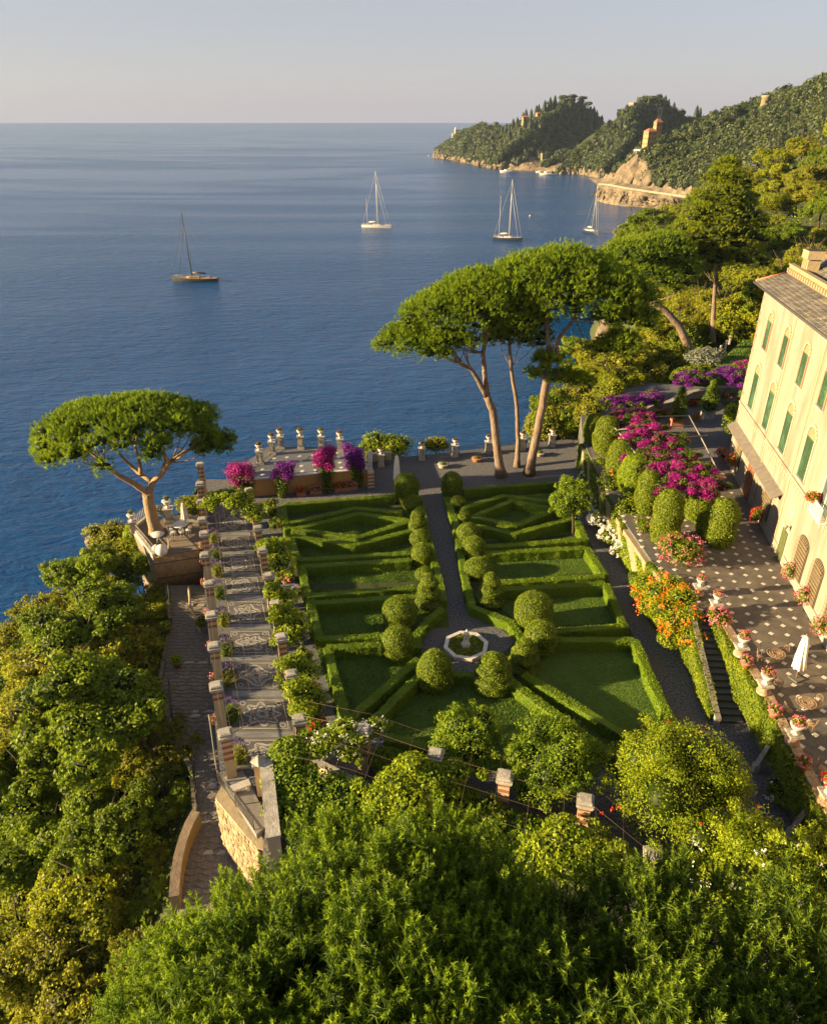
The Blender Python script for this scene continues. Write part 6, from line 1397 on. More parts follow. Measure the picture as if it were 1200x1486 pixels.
# ------------------------------------------------------------------ bougainvillea pergola on the terrace
BZ=TZ+2.75
CAN=[(905,581,62,20,L_violet,'dull purple bougainvillea mat at the far left of the terrace pergola'),(920,602,62,22,L_magenta,'magenta bougainvillea mat, second from the far end of the terrace pergola'),(946,628,84,38,L_magenta,'deep magenta bougainvillea mat, third from the far end of the terrace pergola'),
     (957,654,92,34,L_magenta,'broad magenta bougainvillea mat in the middle of the terrace pergola'),(985,678,92,20,L_magenta,'narrow magenta bougainvillea mat, second from the near end of the terrace pergola'),(1003,699,98,27,L_magenta,'magenta bougainvillea mat at the near end of the terrace pergola above the ivy columns'),
     (1006,544,52,16,L_violet,'violet bougainvillea garland over the rubble wall behind the forecourt'),(1064,541,46,28,L_violet,'violet bougainvillea against the far corner of the villa'),(1085,528,34,14,L_magenta,'bright magenta bougainvillea spray touching the far corner of the villa'),(948,574,20,16,L_violet,'small purple bougainvillea tuft between two pots in the shade')]
for x,y,w,h,mt,l in CAN:
    p=G(x,y,BZ+.3); k=ppm(p); w*=1.12; h*=1.25; t=thing('bougainvillea',l,'shrub',p,0,'bougainvillea mats of the terrace pergola'); g=MB(); f=MB(); rx=w/k/2; ry=h/k/2/.45*.8
    for j in range(54):
        a=R.uniform(0,6.28); e=math.sqrt(R.random())*.88; e*=R.uniform(.9,1.25); q=np.array([rx*e*math.cos(a),ry*e*math.sin(a),R.uniform(-.4,.35)-.45*e*e]); r=R.uniform(.2,.48)
        clump_cards(g,q,(r*1.25,r,r*.72),int(400*r/.5),.13,.10,base=R.gauss(.5,.2),core=False,lo=.25,hi=1.2)
    for j in range(34):
        a=R.uniform(0,6.28); e=R.uniform(.2,1.2); clump_cards(f,(rx*e*math.cos(a),ry*e*math.sin(a),-.02-.3*e+R.uniform(-.15,.28)),(.42,.42,.3),110,.13,.09,base=.45)
    f.build('foliage',L_oak3,t); g.build('blossoms',mt,t)
def column(px,yb,w,h,label,mat=None,z=TZ,taper=.85):
    p=G(px,yb,z); k=ppm(p); r=w/k/2; H=h/k/(math.cos(PITCH)*1.02)-r*.5
    t=thing('ivy_column',label,'topiary',p,0,'ivy clad columns of the terrace pergola'); m=MB()
    pr=[(r*.8,0),(r,H*.2),(r*1.02,H*.5),(r*taper,H*.8),(r*.55,H*.97),(0.01,H)]
    m.lathe([(a*.9,b*.985) for a,b in pr],18,t=.15,wob=lambda q,z:.05*math.sin(q*3+z*4)); n=int((2*PI*r*H+r*r*3)*230)
    th=rng.uniform(0,2*PI,n); z=rng.uniform(0,H,n)**1.0; rr=np.interp(z,[b for a,b in pr],[a for a,b in pr])*(1+.05*np.sin(th*3+z*4))*rng.uniform(.95,1.06,n)
    m.cards(np.column_stack([rr*np.cos(th),rr*np.sin(th),z]),np.column_stack([np.cos(th),np.sin(th),np.full(n,.35)+(z>H*.85)]),.12,.085,tilt=.6,t=np.clip(rng.normal(.5,.22,n),0,1)); m.build('foliage',mat or L_ivy,t)
    MB().box((0,0,H*.44),(r*.6,r*.6,H*.9)).build('core_pillar',M_cream,t); return t
column(962,786,40,84,'ivy clad column at the near left corner of the terrace pergola',taper=.95)
column(1040,788,44,74,'fat ivy clad column at the near right corner of the terrace pergola',taper=.98)
column(1012,752,42,58,'shaded ivy column behind the two near ivy columns',taper=.98)
column(1026,775,34,40,'dark low ivy clump at the left foot of the fat right column',taper=.98)
column(936,742,34,66,'slender ivy column second from the near left corner, above the hydrangeas')
column(917,712,44,60,'bushy ivy column in the middle of the left side of the terrace pergola',L_vine)
column(896,688,36,56,'rounded ivy column third from the far end on the left side of the pergola')
column(877,655,36,56,'ivy column second from the far end on the left side of the pergola')
column(858,640,26,44,'narrow ivy column at the far left end of the pergola above the gravel terrace')
for x,y,l in((981,618,'clipped conical potted shrub at the left of the shaded forecourt'),(1026,606,'dark conical potted shrub at the back of the shaded forecourt')):
    p=G(x,y,TZ); t=thing('potted_shrub',l,'potted plant',p); MB().prism([(-.55,-.55),(.55,-.55),(.55,.55),(-.55,.55)],0,.75).build('planter_box',M_terra if x<1000 else M_stone,t); m=MB()
    for j in range(6): r=1.15-.15*j; clump_cards(m,(0,0,1.2+.5*j),(r,r,.55),380,.15,.1,base=.4)
    m.build('foliage',L_oak3,t)
t=thing('pergola_frame','weathered pergola poles carrying the terrace bougainvillea','pergola',G(880,606,BZ)); o=t.location
pl=[G(880,606,BZ),G(905,636,BZ),G(930,668,BZ),G(958,700,BZ)]; pr_=[G(1000,603,BZ),G(1020,640,BZ),G(1045,690,BZ)]
MB().tube([p-o for p in pl],.07,6).build('long_pole',surf('grey_pole',(.24,.21,.17),(.18,.155,.12),.85,6),t)
MB().tube([p-o for p in pr_],.06,6).build('long_pole',MATS['grey_pole'],t)
for q in np.linspace(0,1,6): MB().tube([lerpline(pl,q)-o,lerpline(pr_,q)-o],.05,6).build('cross_pole',MATS['grey_pole'],t)
for k,(x,y) in enumerate(((880,606),(958,700),(1045,690),(905,636))):
    p=G(x,y,BZ); t=thing('pergola_pillar','pale pillar top showing under the terrace bougainvillea, '+['at the far left','at the near left corner','at the near right corner','second from the far left'][k],'pillar',Vector((p.x,p.y,TZ)),.1,'pillars of the terrace pergola'); MB().box((0,0,1.3),(.5,.5,2.6)).build('shaft',M_cream,t); MB().box((0,0,2.66),(.72,.72,.13)).build('capital',M_terra,t)
# forecourt back wall and lawn beyond
bw=[G(915,620,TZ),G(940,606,TZ),G(968,600,TZ),G(1000,585,TZ),G(1035,578,TZ),G(1068,578,TZ)]
wall_along('forecourt_wall',bw,.5,1.3,surf('rubble_grey',(.24,.19,.125),(.16,.13,.09),.9,1.6,8,.7,6,c3=(.16,.14,.1),s3=1.2),'low rubble wall along the back of the shaded forecourt','wall',M_stone)
for x,y,l,mt in((955,598,'bed of red and white flowers at the foot of the forecourt wall, left',L_red),(1000,583,'bed of red flowers at the foot of the forecourt wall, middle',L_red),(1046,573,'bed of pink flowers at the foot of the forecourt wall, right',L_pink)): shrub('flower_bed',l,G(x,y+6,TZ),(1.8,.6,.4),L_oak3,900,.14,(mt,60,.16),'flowers',False)
p=G(1003,608,TZ); t=thing('flower_pot','small pot of red and white flowers on the forecourt gravel','flower pot',p+Vector((.3,-.6,0))); MB().lathe([(0,0),(.22,0),(.3,.3),(0,.28)],10).build('pot',M_terra,t); put(GER_RED[0],'foliage',t,(0,0,.3)); stuff(put(GER_RED[1],'blossoms',t,(0,0,.3)))
lw=[G(1040,530,4.2),G(1068,502,4.2),G(1092,480,4.2),G(1140,480,4.2),G(1140,540,4.2)]
structure(MB().prism([(p.x,p.y) for p in lw],-1,4.2).build('upper_lawn',M_lawn)); g=MB(); P=np.array([(p.x,p.y) for p in lw]); Q=rng.uniform(P.min(0),P.max(0),(9000,2)); Q=Q[inpoly(Q,[tuple(x) for x in P])]; D=rng.normal(0,.4,(len(Q),3)); D[:,2]=1; g.needles(np.column_stack([Q,np.full(len(Q),4.2)]),D,.14,.1); stuff(g.build('upper_grass',L_lawn)); tag(bpy.data.objects['upper_grass'],'sunlit grass of the small upper lawn beyond the villa corner','grass')
fpts=[G(1036,524,4.2),G(1044,514,4.2),G(1052,506,4.2),G(1058,499,4.2),G(1065,491,4.2)]
t=thing('post_fence','short row of pale stone posts with a rail at the edge of the upper lawn','fence',fpts[0]); 
for p in fpts: q=p-fpts[0]; MB().box((q.x,q.y,.55),(.2,.2,1.2)).build('post',M_stone,t)
MB().tube([p-fpts[0]+Vector((0,0,.95)) for p in fpts],.05,5).build('rail',M_bark_dark,t)
shrub('bush','silvery green bush above the rubble wall beside the leaning trunk',G(1020,535,3.2),(2.6,2.0,1.5),L_silver,2600,.18)
shrub('bush','yellow green bush against the far corner of the villa above the canopy',G(1060,640,TZ),(1.5,1.5,2.0),L_vine,2600,.18)
shrub('hydrangea','pink and lilac hydrangea at the far foot of the villa facade',G(1048,668,TZ),(.7,.7,.6),L_ivy,600,.14,(L_pink,50,.22))
shrub('flower_bed','orange red flower clump at the far edge of the upper lawn',G(1078,482,4.2),(1.2,.9,.5),L_ivy,400,.15,(L_red,80,.25),'flowers',False)
for x,y,z,r,mt,l in [(945,505,0,(3.2,2.6,2.6),L_oak3,'dark round shrub in the slope garden left of the leaning trunk'),(965,540,1.5,(3,2.4,2.0),L_oak,'green shrub in the slope garden above the purple bougainvillea'),(920,545,0,(3.2,2.6,2.4),L_pine,'feathery olive shrub left of the slope garden'),(985,515,2,(2.6,2.2,2.2),L_vine,'yellow green shrub at the foot of the leaning trunk'),(880,600,1,(2,2,2.4),L_oak,'shrub at the far left end of the terrace pergola'),(850,630,0,(2.0,1.8,2.2),L_oak2,'olive shrub between the last urn and the ivy columns'),(838,610,-1,(2.3,2,2.6),L_oak2,'olive shrub standing against the sea beyond the last urn'),(1000,560,2,(2.2,1.6,1.4),L_ivy,'green shrub under the violet garland')]:
    shrub('bush',l,G(x,y,z),r,mt,2600,.2)
# ------------------------------------------------------------------ flower terrace planting between walk and pergola
def hydrangea(label,p,r,mat,nf,hs=.15):
    t=shrub('hydrangea',label,p,r,L_ivy,1500,.17,None,'shrub',False,'hydrangeas along the gravel walk'); C,D=shell(nf,(0,0,r[2]),np.array(r)*1.03,.92,1.08,-.3); blooms(t,C,D,mat,hs)
for x,y,r,mt,nf,l in [(853,702,(.9,.9,.6),L_white,25,'small white hydrangea nearest the gravel terrace'),(858,742,(.8,.9,.6),L_white,41,'white hydrangea second from the far end, right of the little citrus tree'),(871,765,(1.1,1.1,.7),L_white,70,'white hydrangea with the densest heads in the middle of the bed'),(889,790,(1.2,1.1,.75),L_white,73,'white hydrangea second from the near end of the bed'),(912,812,(1.35,1.2,.8),L_white,48,'greenish white hydrangea at the near end of the bed')]:
    hydrangea(l,G(x,y,0),r,mt,nf)
for x,y,z,r,mt,fl,l in [(893,735,.6,(1.9,1.6,1.7),L_ivy,(L_orange,46,.2),'green bush with orange flowers above the white hydrangeas'),(915,775,.5,(1.7,1.5,1.7),L_vine,None,'yellow green bush behind the near hydrangeas'),(932,800,.6,(1.2,1.2,1.5),L_oak3,(L_pink,30,.12),'bush dotted with tiny pink flowers under the slender ivy column'),(875,705,.6,(1.6,1.4,1.5),L_ivy,None,'bright green bush by the far hydrangea'),
    (984,822,TZ-.3,(1.7,1.5,1.25),L_ivy,(L_pink,150,.12),'rose bush covered in small pale pink flowers on the terrace edge'),(972,800,TZ,(.9,.8,.6),L_ivy,(L_pink,50,.22),'pot of pink hydrangea behind the rose bush')]:
    shrub('flowering_bush',l,G(x,y,z),r,mt,2400,.15,fl,'shrub',False)
t=thing('trumpet_vine','big trumpet vine with clusters of orange flowers spilling down beside the stairs','vine',G(965,905,0)); o=t.location; m=MB(); g=MB()
for x,y,z,r in [(938,846,1.6,.9),(955,860,2.2,1.1),(975,850,2.6,1.0),(990,868,2.7,1.0),(965,885,2.2,1.2),(985,900,2.3,1.2),(945,880,1.2,.9),(1000,895,2.6,.9),(1003,925,1.9,.9),(975,925,1.4,.9),(930,862,.8,.7)]:
    c=np.array(G(x,y,z)-o); clump_cards(m,c,(r,r*.9,r*.75),800,.16,.09,base=.55); C,D=shell(22,c,(r*1.08,r,r*.85),.9,1.1,-.2)
    for a,d in zip(C,D):
        if R.random()<.38:
            for e in range(14): g.cards([a+rng.normal(0,.11,3)],[d],.14,.10,tilt=.6)
m.build('foliage',L_vine,t); stuff(g.build('blossoms',L_orange,t)); MB().tube([(0,0,-.1),(.4,.5,1.0),(1.0,1.2,2.0)],[.1,.08,.04],6).build('stem',M_bark_dark,t)
ivy('low dark hedge along the walk under the trumpet vine',G(915,845,0),G(960,925,0),.9,.9,.35,Vector((-1,.1,0)),170,L_oak3)
shrub('flowering_bush','white flowered bush in the shade under the ivy beside the walk',G(1130,1165,0),(.8,.9,.55),L_oak3,900,.13,(L_white,40,.12),'shrub',False)
shrub('flower_pot_plant','pink flowers trailing over the ivy at the head of the stairs',G(1040,905,TZ-.2),(.8,.9,.5),L_ivy,700,.14,(L_pink,70,.15),'flowers',False)
def small_tree(name,label,p,cx,cy,rx,ry,mat,n,L,flowers=None,group=None,flat=1.0,trunk=True):
    k=ppm(p); c=YH(cx,cy,p.y)-p; Rr=rx/k; Rz=ry/k
    t=thing(name,label,'tree',p,0,group); m=MB(); q=random.Random(int(cx)); clump_cards(m,c,(Rr*.78,Rr*.78*flat,Rz*.8),int(n*.3),L,L*.6,up=-.8)
    for j in range(16):
        a=q.uniform(0,6.28); b=q.uniform(-.5,1.2); d=np.array([math.cos(a)*math.cos(b),math.sin(a)*math.cos(b)*flat,math.sin(b)]); r=q.uniform(.26,.42)
        clump_cards(m,np.array(c)+d*np.array([Rr,Rr,Rz])*.68,(Rr*r,Rr*r,Rz*r*1.05),int(n*.062),L,L*.6,base=q.gauss(.52,.12),up=-.85)
    for j in range(34):
        a=q.uniform(0,6.28); b=q.uniform(-.4,1.4); d=np.array([math.cos(a)*math.cos(b),math.sin(a)*math.cos(b)*flat,math.sin(b)]); r=q.uniform(.08,.17)
        clump_cards(m,np.array(c)+d*np.array([Rr,Rr,Rz])*q.uniform(.9,1.12),(Rr*r,Rr*r,Rz*r),int(n*.008),L,L*.6,base=q.gauss(.6,.12),core=False,lo=.2)
    m.build('crown',mat,t)
    if trunk: MB().tube([(0,0,-.2),(c.x*.3,c.y*.3,c.z*.45),tuple(c)],[.13,.1,.06],8).build('trunk',M_bark_dark,t)
    if flowers:
        fm,nf,fs=flowers; g=MB(); C,D=shell(nf,c,(Rr,Rr*flat,Rz),.92,1.08,-.2)
        for a,d in zip(C,D):
            for e in range(7): g.cards([a+rng.normal(0,fs*.35,3)],[d],fs*.8,fs*.6,tilt=.6)
        stuff(g.build('blossoms',fm,t))
    return t
small_tree('citrus_tree','little citrus tree on a slim trunk at the right edge of the parterre',G(832,776,0),828,727,31,34,L_citrus,5200,.15)
small_tree('citrus_tree','round citrus tree left of the middle of the near pergola, smaller of the pair',G(684,1122,0),680,1078,54,50,L_citrus,9500,.125,group='citrus trees of the near pergola')
small_tree('citrus_tree','large dense citrus tree in the middle between two striped pillars',G(800,1152,0),798,1108,72,66,L_citrus,13500,.13,group='citrus trees of the near pergola')
small_tree('pomegranate_tree','broad pomegranate tree with scattered red flowers beside the gravel walk',G(985,1205,0),980,1152,108,90,L_vine,22000,.105,(L_red,16,.12))
small_tree('rose_bush','yellow green bush with white flowers in front of the ivy wall at lower right',G(1120,1345,0),1108,1285,100,68,L_vine,14000,.13,(L_white,45,.15))
small_tree('bush','dark leafy bush at the bottom right edge below the ivy wall',G(1215,1330,0),1205,1270,60,60,L_ivy,5000,.15)
# vines on the near pergola
def vine(label,blobs,mat,n,L,fl=None,name='vine'):
    o=G(*blobs[0][:3]); t=thing(name,label,'vine',o); m=MB(); g=MB()
    for x,y,z,r in blobs:
        c=np.array(G(x,y,z)-o); clump_cards(m,c,(r*1.15,r,r*.62),n,L,L*.72,base=R.gauss(.5,.12),up=-.8,ct=.15)
        for e in range(3): clump_cards(m,c+rng.normal(0,r*.75,3)*np.array([1,1,.5]),(r*.42,r*.4,r*.25),n//6,L,L*.72,core=False,lo=.2)
        if fl:
            C,D=shell(fl[1],c,(r*1.15,r,r*.65),.95,1.12,-.1)
            for a,d in zip(C,D):
                for e in range(6): g.cards([a+rng.normal(0,.05,3)],[d],fl[2],fl[2]*.8,tilt=.6)
    m.build('foliage',mat,t)
    if fl: stuff(g.build('blossoms',fl[0],t))
    return t
vine('dark leafy vine mass between the coped wall and the near parapet',[(420,1130,1.6,1.2),(455,1150,1.5,1.4),(500,1165,1.5,1.4),(430,1175,1.2,1.4),(480,1190,.8,1.5),(545,1185,1.2,1.3),(420,1090,2.2,.9),(590,1190,1.0,1.4)],L_citrus,1500,.17)
vine('bright vine climbing over the almost hidden pillar of the near pergola',[(575,1135,2.6,.9),(600,1115,2.8,.9),(560,1160,2.2,1.0),(625,1130,2.6,.9),(655,1120,2.5,.8),(590,1165,2.3,1.0)],L_vine,1000,.17)
vine('white climbing rose on the striped pillar at the left of the near pergola',[(478,1072,2.6,.7),(500,1058,2.8,.7),(520,1066,2.7,.6),(460,1085,2.3,.7),(545,1055,2.7,.6),(505,1090,2.1,.6)],L_vine,520,.15,(L_white,16,.09))
vine('yellow green vine hanging from the near pergola left of the pomegranate',[(820,1205,2.5,.8),(800,1230,2.2,.9),(845,1225,2.3,.8),(870,1240,2.3,.8),(835,1260,1.9,1.0),(900,1255,2.0,.9),(780,1250,1.8,.9),(935,1275,1.9,.9)],L_vine,760,.16)
vine('red flowered climber at the corner pillar between mosaic walk and near pergola',[(455,1045,1.2,.6),(462,1062,1.0,.6),(448,1030,1.4,.5)],L_oak3,480,.14,(L_red,12,.11))
# vines and planting along the mosaic walk
vine('yellow green grape vine spread across the far arches of the mosaic walk',[(312,722,3.1,.8),(330,718,3.3,.9),(350,722,3.2,.9),(305,732,3.0,.6),(338,730,3.2,.7),(362,738,2.8,.8),(370,748,2.4,.7)],L_vine,330,.2)
vb=[[(378,792,2.2,.8),(392,802,1.6,1.1),(398,818,1.2,1.1),(380,797,2.5,.45)],[(388,858,2.3,.6),(405,868,1.6,.8),(384,852,2.6,.4)],[(402,890,2.2,.8),(415,905,1.6,1.0),(392,884,2.7,.4),(408,922,1.2,.8)],[(415,962,2.4,.7),(432,975,1.8,.9),(405,966,2.6,.4)],[(428,1000,2.3,.9),(442,1015,1.6,.9),(420,997,2.6,.5),(430,1028,2.0,.7)]]
vb=[[(x+9,y,z,r) for x,y,z,r in b] for b in vb]
for k,b in enumerate(vb): vine('grape vine on the inner pillars of the mosaic walk, '+['farthest of five bunches','second bunch from the far end','middle of five bunches','second bunch from the near end','nearest of five bunches'][k],b,L_vine,720,.17,None)
for k,(x,y,r,fl,mt,l) in enumerate([(392,742,(.8,.8,.6),None,L_oak,'green bush at the far end of the border under the inner pillars'),(402,768,(.8,.8,.6),(L_red,10,.12),L_oak3,'bush with dark red flowers in the border, second from the far end'),(398,755,(.6,.6,.7),None,L_ivy,'upright bush in the border beside the far pillar'),(412,800,(.8,.9,.7),None,L_vine,'yellow green bush in the border below the farthest vine'),(418,845,(.6,.7,.5),(L_pink,24,.16),L_oak3,'pink and lilac flowers in the border halfway along the walk'),(432,870,(.5,.6,.55),(L_lilac,16,.15),L_oak3,'lilac agapanthus in the border halfway along the walk'),(428,905,(.8,.9,.6),None,L_oak,'olive bush in the border, near half'),(433,935,(.7,.8,.55),(L_white,26,.13),L_silver,'white flowered silver bush in the border, near half'),(442,965,(.7,.8,.55),None,L_ivy,'green bush in the border near the corner'),(452,1012,(.7,.7,.5),(L_red,26,.15),L_oak3,'bush with bright red flowers at the near end of the border')]):
    shrub('border_bush',l,G(x,y,0),r,mt,700,.14,fl,'shrub',False)
for k in range(9):
    q=(k+.6)/9; a=lerpline(LPIL[2:],q); p=Vector((a.x+.72,a.y-.4,0)); p=Vector((p.x,p.y,0))
    t=thing('lavender_bush','rounded lavender bush at the seaward edge of the mosaic walk, '+(ORD[8-k])+' from the near end','shrub',p,0,'lavender bushes of the mosaic walk'); m=MB(); r=R.uniform(.34,.42); m.blob((0,0,.38),(r*.85,r*1.1,.42),10,7,0,.1,.08,seed=k)
    C,D=shell(420,(0,0,.38),(r,r*1.3,.55),.9,1.05,-.4); m.needles(C,D+np.array([0,0,.5]),.2,.035); m.build('foliage',L_oak3 if k%2 else L_oak2,t)
    g=MB(); C,D=shell(260,(-.15,.3,.5),(r*1.0,r*1.2,.62),.95,1.15,-.1); g.needles(C,D+np.array([0,0,.9]),.22,.05); stuff(g.build('blossoms',L_lavender,t))
# fuchsia sprigs on pillar flanks
for k in range(3,10):
    p=LPIL[k]; t=thing('potted_geranium','pink geranium hung on the seaward side of a striped pillar, '+ORD[10-k]+' from the near end','flowers',Vector((p.x-.36,p.y-.25,.75)),0,'hanging geraniums of the striped pillars'); m=MB(); clump_cards(m,(0,0,0),(.16,.2,.3),60,.1,.08,core=False,lo=.3); m.build('foliage',L_ivy,t); g=MB(); C,D=shell(40,(0,0,0),(.2,.24,.34),.8,1.1); g.cards(C,D,.1,.09); stuff(g.build('blossoms',L_pink,t))
for x,y,z,l in((242,918,-2.75,'potted plant on the kerb beside the upper cobbled path'),(257,968,-2.95,'terracotta pot with a bushy plant at the bend of the cobbled path')):
    p=G(x,y,z); t=thing('flower_pot',l,'flower pot',p); MB().lathe([(0,0),(.2,0),(.28,.34),(.31,.36),(0,.33)],12).build('pot',M_terra,t); m=MB(); clump_cards(m,(0,0,.62),(.42,.42,.36),380,.14,.1); m.build('foliage',L_vine,t)
shrub('flowering_bush','bush with yellow flowers against the wall under the striped pillars',G(294,912,-2.3),(.45,.6,.6),L_ivy,400,.13,(L_vine,10,.1),'shrub',False)

for px,py,z,r,mt,l in [(668,1195,0,(1.3,1.1,1.0),L_citrus,'dark leafy bush under the wires left of the middle striped pillar'),(712,1215,0,(1.2,1.1,1.0),L_oak3,'dark bush at the foot of the middle striped pillar'),(765,1228,0,(1.3,1.2,.9),L_citrus,'green bush under the wires right of the middle striped pillar'),(640,1165,.2,(1.1,1.0,.9),L_vine,'bright bush below the almost hidden pillar'),(730,1262,-1,(1.5,1.3,1.3),L_oak3,'deep green bush between the near parapet and the foreground pines'),(860,1262,-.5,(1.3,1.2,1.2),L_ivy,'leafy bush in front of the parapet left of the pomegranate'),(560,1120,0,(1.0,.9,.8),L_oak3,'dark bush behind the parapet under the white climbing rose'),(1040,1262,0,(1.2,1.1,1.0),L_ivy,'green bush between pomegranate and white flowered bush')]:
    shrub('bush',l,G(px,py,z),r,mt,2300,.16)
# ------------------------------------------------------------------ right hillside trees (one by one) and far woods
def on(A,u,v):
    nv,nu=A.shape[:2]; i=min(int(v*(nv-1)),nv-2); j=min(int(u*(nu-1)),nu-2); f=v*(nv-1)-i; g=u*(nu-1)-j
    return (A[i,j]*(1-f)+A[i+1,j]*f)*(1-g)+(A[i,j+1]*(1-f)+A[i+1,j+1]*f)*g
hn=0
for vi,v in enumerate(np.linspace(.06,1.0,9)):
    nn=11 if v>.4 else 9
    for ui in range(nn):
        u=(ui+.5*(vi%2)+.3+R.uniform(-.25,.25))/nn
        if u>.97: continue
        p=on(HD,u,min(1,v)); pr=(p[0],p[1])
        if p[0]<40 and p[1]<98: continue
        k=R.randrange(6); s=R.uniform(1.15,1.75)
        row=['lowest','second','third','fourth','fifth','sixth','seventh','eighth','topmost'][vi]
        btree(k,(p[0],p[1],p[2]-.6),'%s tree behind the villa, %s hillside row, %s from the sea side'%(['bright green','deep green','grey green','fresh green','olive','dark green'][k],row,nth(ui)),s,'trees of the hillside wood behind the villa',lift=.9); hn+=1
for x,y,Y,k,s,l in [(1085,470,99,0,1.35,'bright leafy tree right behind the upper lawn'),(1100,440,100,3,1.6,'tall yellow green tree between the tall pine and the villa roof'),(1130,440,98,1,1.5,'leafy tree just left of the villa chimney'),(1165,420,96,4,1.5,'leafy tree behind the villa chimney'),(985,490,104,1,1.5,'dark tree in the shade between leaning pine and tall pine'),(1010,500,108,5,1.6,'dark tree directly behind the tall pine trunk'),(1060,495,104,5,1.3,'dark bushy tree right of the tall pine trunk'),(940,335,178,2,1.6,'round headed grey green tree at the water edge of the hillside'),(922,350,172,0,1.3,'smaller round tree left of the grey green tree at the water edge'),(960,365,165,1,1.5,'dark tree at the foot of the hillside beside the leaning pine'),(905,390,150,4,1.3,'tree behind the leaning pine crown'),(950,400,135,5,1.5,'dark tree behind the bend of the leaning pine'),(1190,400,96,0,1.6,'leafy tree behind the villa roof at the right edge')]:
    p=YH(x,y,Y); btree(k,(p.x,p.y,p.z-3.5*s),l,s,None,lift=.9)
m=MB(); u_=rng.uniform(0,.97,22000); v_=rng.uniform(0.02,1,22000); C_=np.array([on(HD,a,b) for a,b in zip(u_,v_)]); C_+=rng.normal(0,.3,C_.shape); C_[:,2]+=rng.uniform(0,1.6,22000); m.cards(C_,np.tile([-.4,-.4,.8],(22000,1)),.55,.36,tilt=.7,t=np.clip(rng.normal(.4,.22,22000),0,1))
stuff(m.build('hillside_scrub',L_oak3)); tag(bpy.data.objects['hillside_scrub'],'scrub between the trees of the hillside behind the villa','ground cover')
# ---- far woods: small crowns, joined
FT=[]
for k in range(8):
    m=MB(); m.blob((0,0,.46),(.38,.38,.40),6,4,0,.05,.2,seed=k)
    for j in range(4):
        a=2*PI*j/4+k; c=(.22*math.cos(a),.22*math.sin(a),.5+.14*math.sin(j*2+k)); C,D=shell(9,c,(.27,.27,.27),.8,1.15,-.3); m.cards(C,D,.163,.15,tilt=.7)
    C,D=shell(14,(0,0,.68),(.32,.32,.26),.85,1.2,-.1); m.cards(C,D,.163,.15,tilt=.7); FT.append(m)
def wood(name,label,A,n,size,mat,skip=None,seed=1,vmin=.12,dens_top=False):
    q=np.random.default_rng(seed); M=MB(); k=0
    while k<n:
        u,v=q.uniform(0,1),q.uniform(vmin,1.0); p=on(A,u,v)
        k+=1
        if skip is not None and skip(p,u,v): continue
        s=size*q.uniform(.65,1.3); T=FT[q.integers(8)]; a=q.uniform(0,6.28); c,sn=math.cos(a),math.sin(a); dt=q.normal(0,.10)
        for V,F,t,mi,sm in T.P:
            W=V*np.array([s,s,1]) if False else V*s
            W=np.column_stack([W[:,0]*c-W[:,1]*sn,W[:,0]*sn+W[:,1]*c,W[:,2]])+p-np.array([0,0,s*.22])
            M.P.append((W,F-F.min()+M.n,np.clip(t+dt,0,1),0,False)); M.n+=len(V)
    o=M.build(name,mat); stuff(o); tag(o,label,'wood'); return o
fx=lambda u,v: math.sin(u*23+v*7)*math.sin(v*17+u*5)
wood('headland_wood','dense evergreen wood covering the far headland with the lighthouse',HA,1600,10.5,L_wood,lambda p,u,v: v<.05+.03*math.sin(u*40)+(.22 if u<.10 else 0),2,vmin=.03)
wood('castle_wood','dense evergreen wood on the second far hill below the castle',HB,1300,10,L_wood,lambda p,u,v: v<.07+.04*math.sin(u*50),3,vmin=.03)
wood('hill_wood','dense wood covering the large hill between villa roof and orange seaside house',HC,3000,8.6,L_wood,lambda p,u,v: (u<.09 and v<.42) or (v<.03 and u<.6),4,vmin=.02)
# cypresses and umbrella pines standing out on the ridges
m=MB(); pr=[(0,0),(.13,.08),(.17,.3),(.15,.6),(.08,.85),(0,1)]; m.lathe(pr,8,t=.1,wob=lambda q,z:.1*math.sin(q*3+z*20)); th=rng.uniform(0,6.28,170); z=rng.uniform(.03,.98,170); r=np.interp(z,[b for a,b in pr],[a for a,b in pr])*1.06
m.cards(np.column_stack([r*np.cos(th),r*np.sin(th),z]),np.column_stack([np.cos(th),np.sin(th),np.full(170,.6)]),.09,.05,tilt=.5); CY=m.mesh('crown',L_cypress)
CT=MB().tube([(0,0,-.05),(0,0,.15)],[.02,.018],5).mesh('trunk',M_bark_dark)
def cyp(p,h,label,group):
    t=thing('cypress',label,'tree',p,R.random()*6,group,(h*1.25,h*1.25,h*1.4)); put(CY,'crown',t); put(CT,'trunk',t)
def near_on(A,px,py):
    """surface point of a hill that the photo shows at this pixel"""
    f=A.reshape(-1,3); zc=f[:,1]*math.cos(PITCH)-(f[:,2]-CH)*math.sin(PITCH); yc=f[:,1]*math.sin(PITCH)+(f[:,2]-CH)*math.cos(PITCH)
    x=600+FPX*f[:,0]/zc; y=743-FPX*yc/zc; return Vector(f[int(np.argmin((x-px)**2+(y-py)**2))])
CA=[(757,170,13),(763,168,15),(769,170,14),(776,168,15),(745,182,12),(751,180,13),(782,165,14),(790,160,15),(796,157,15),(803,152,14),(760,186,14),(768,188,16),(776,186,15),(752,196,13),(740,196,12),(845,178,22),(852,180,24),(858,178,22),(864,182,20),(838,184,20),(870,186,18),(726,190,11),(733,190,12)]
mb=MB(); q_=random.Random(4)
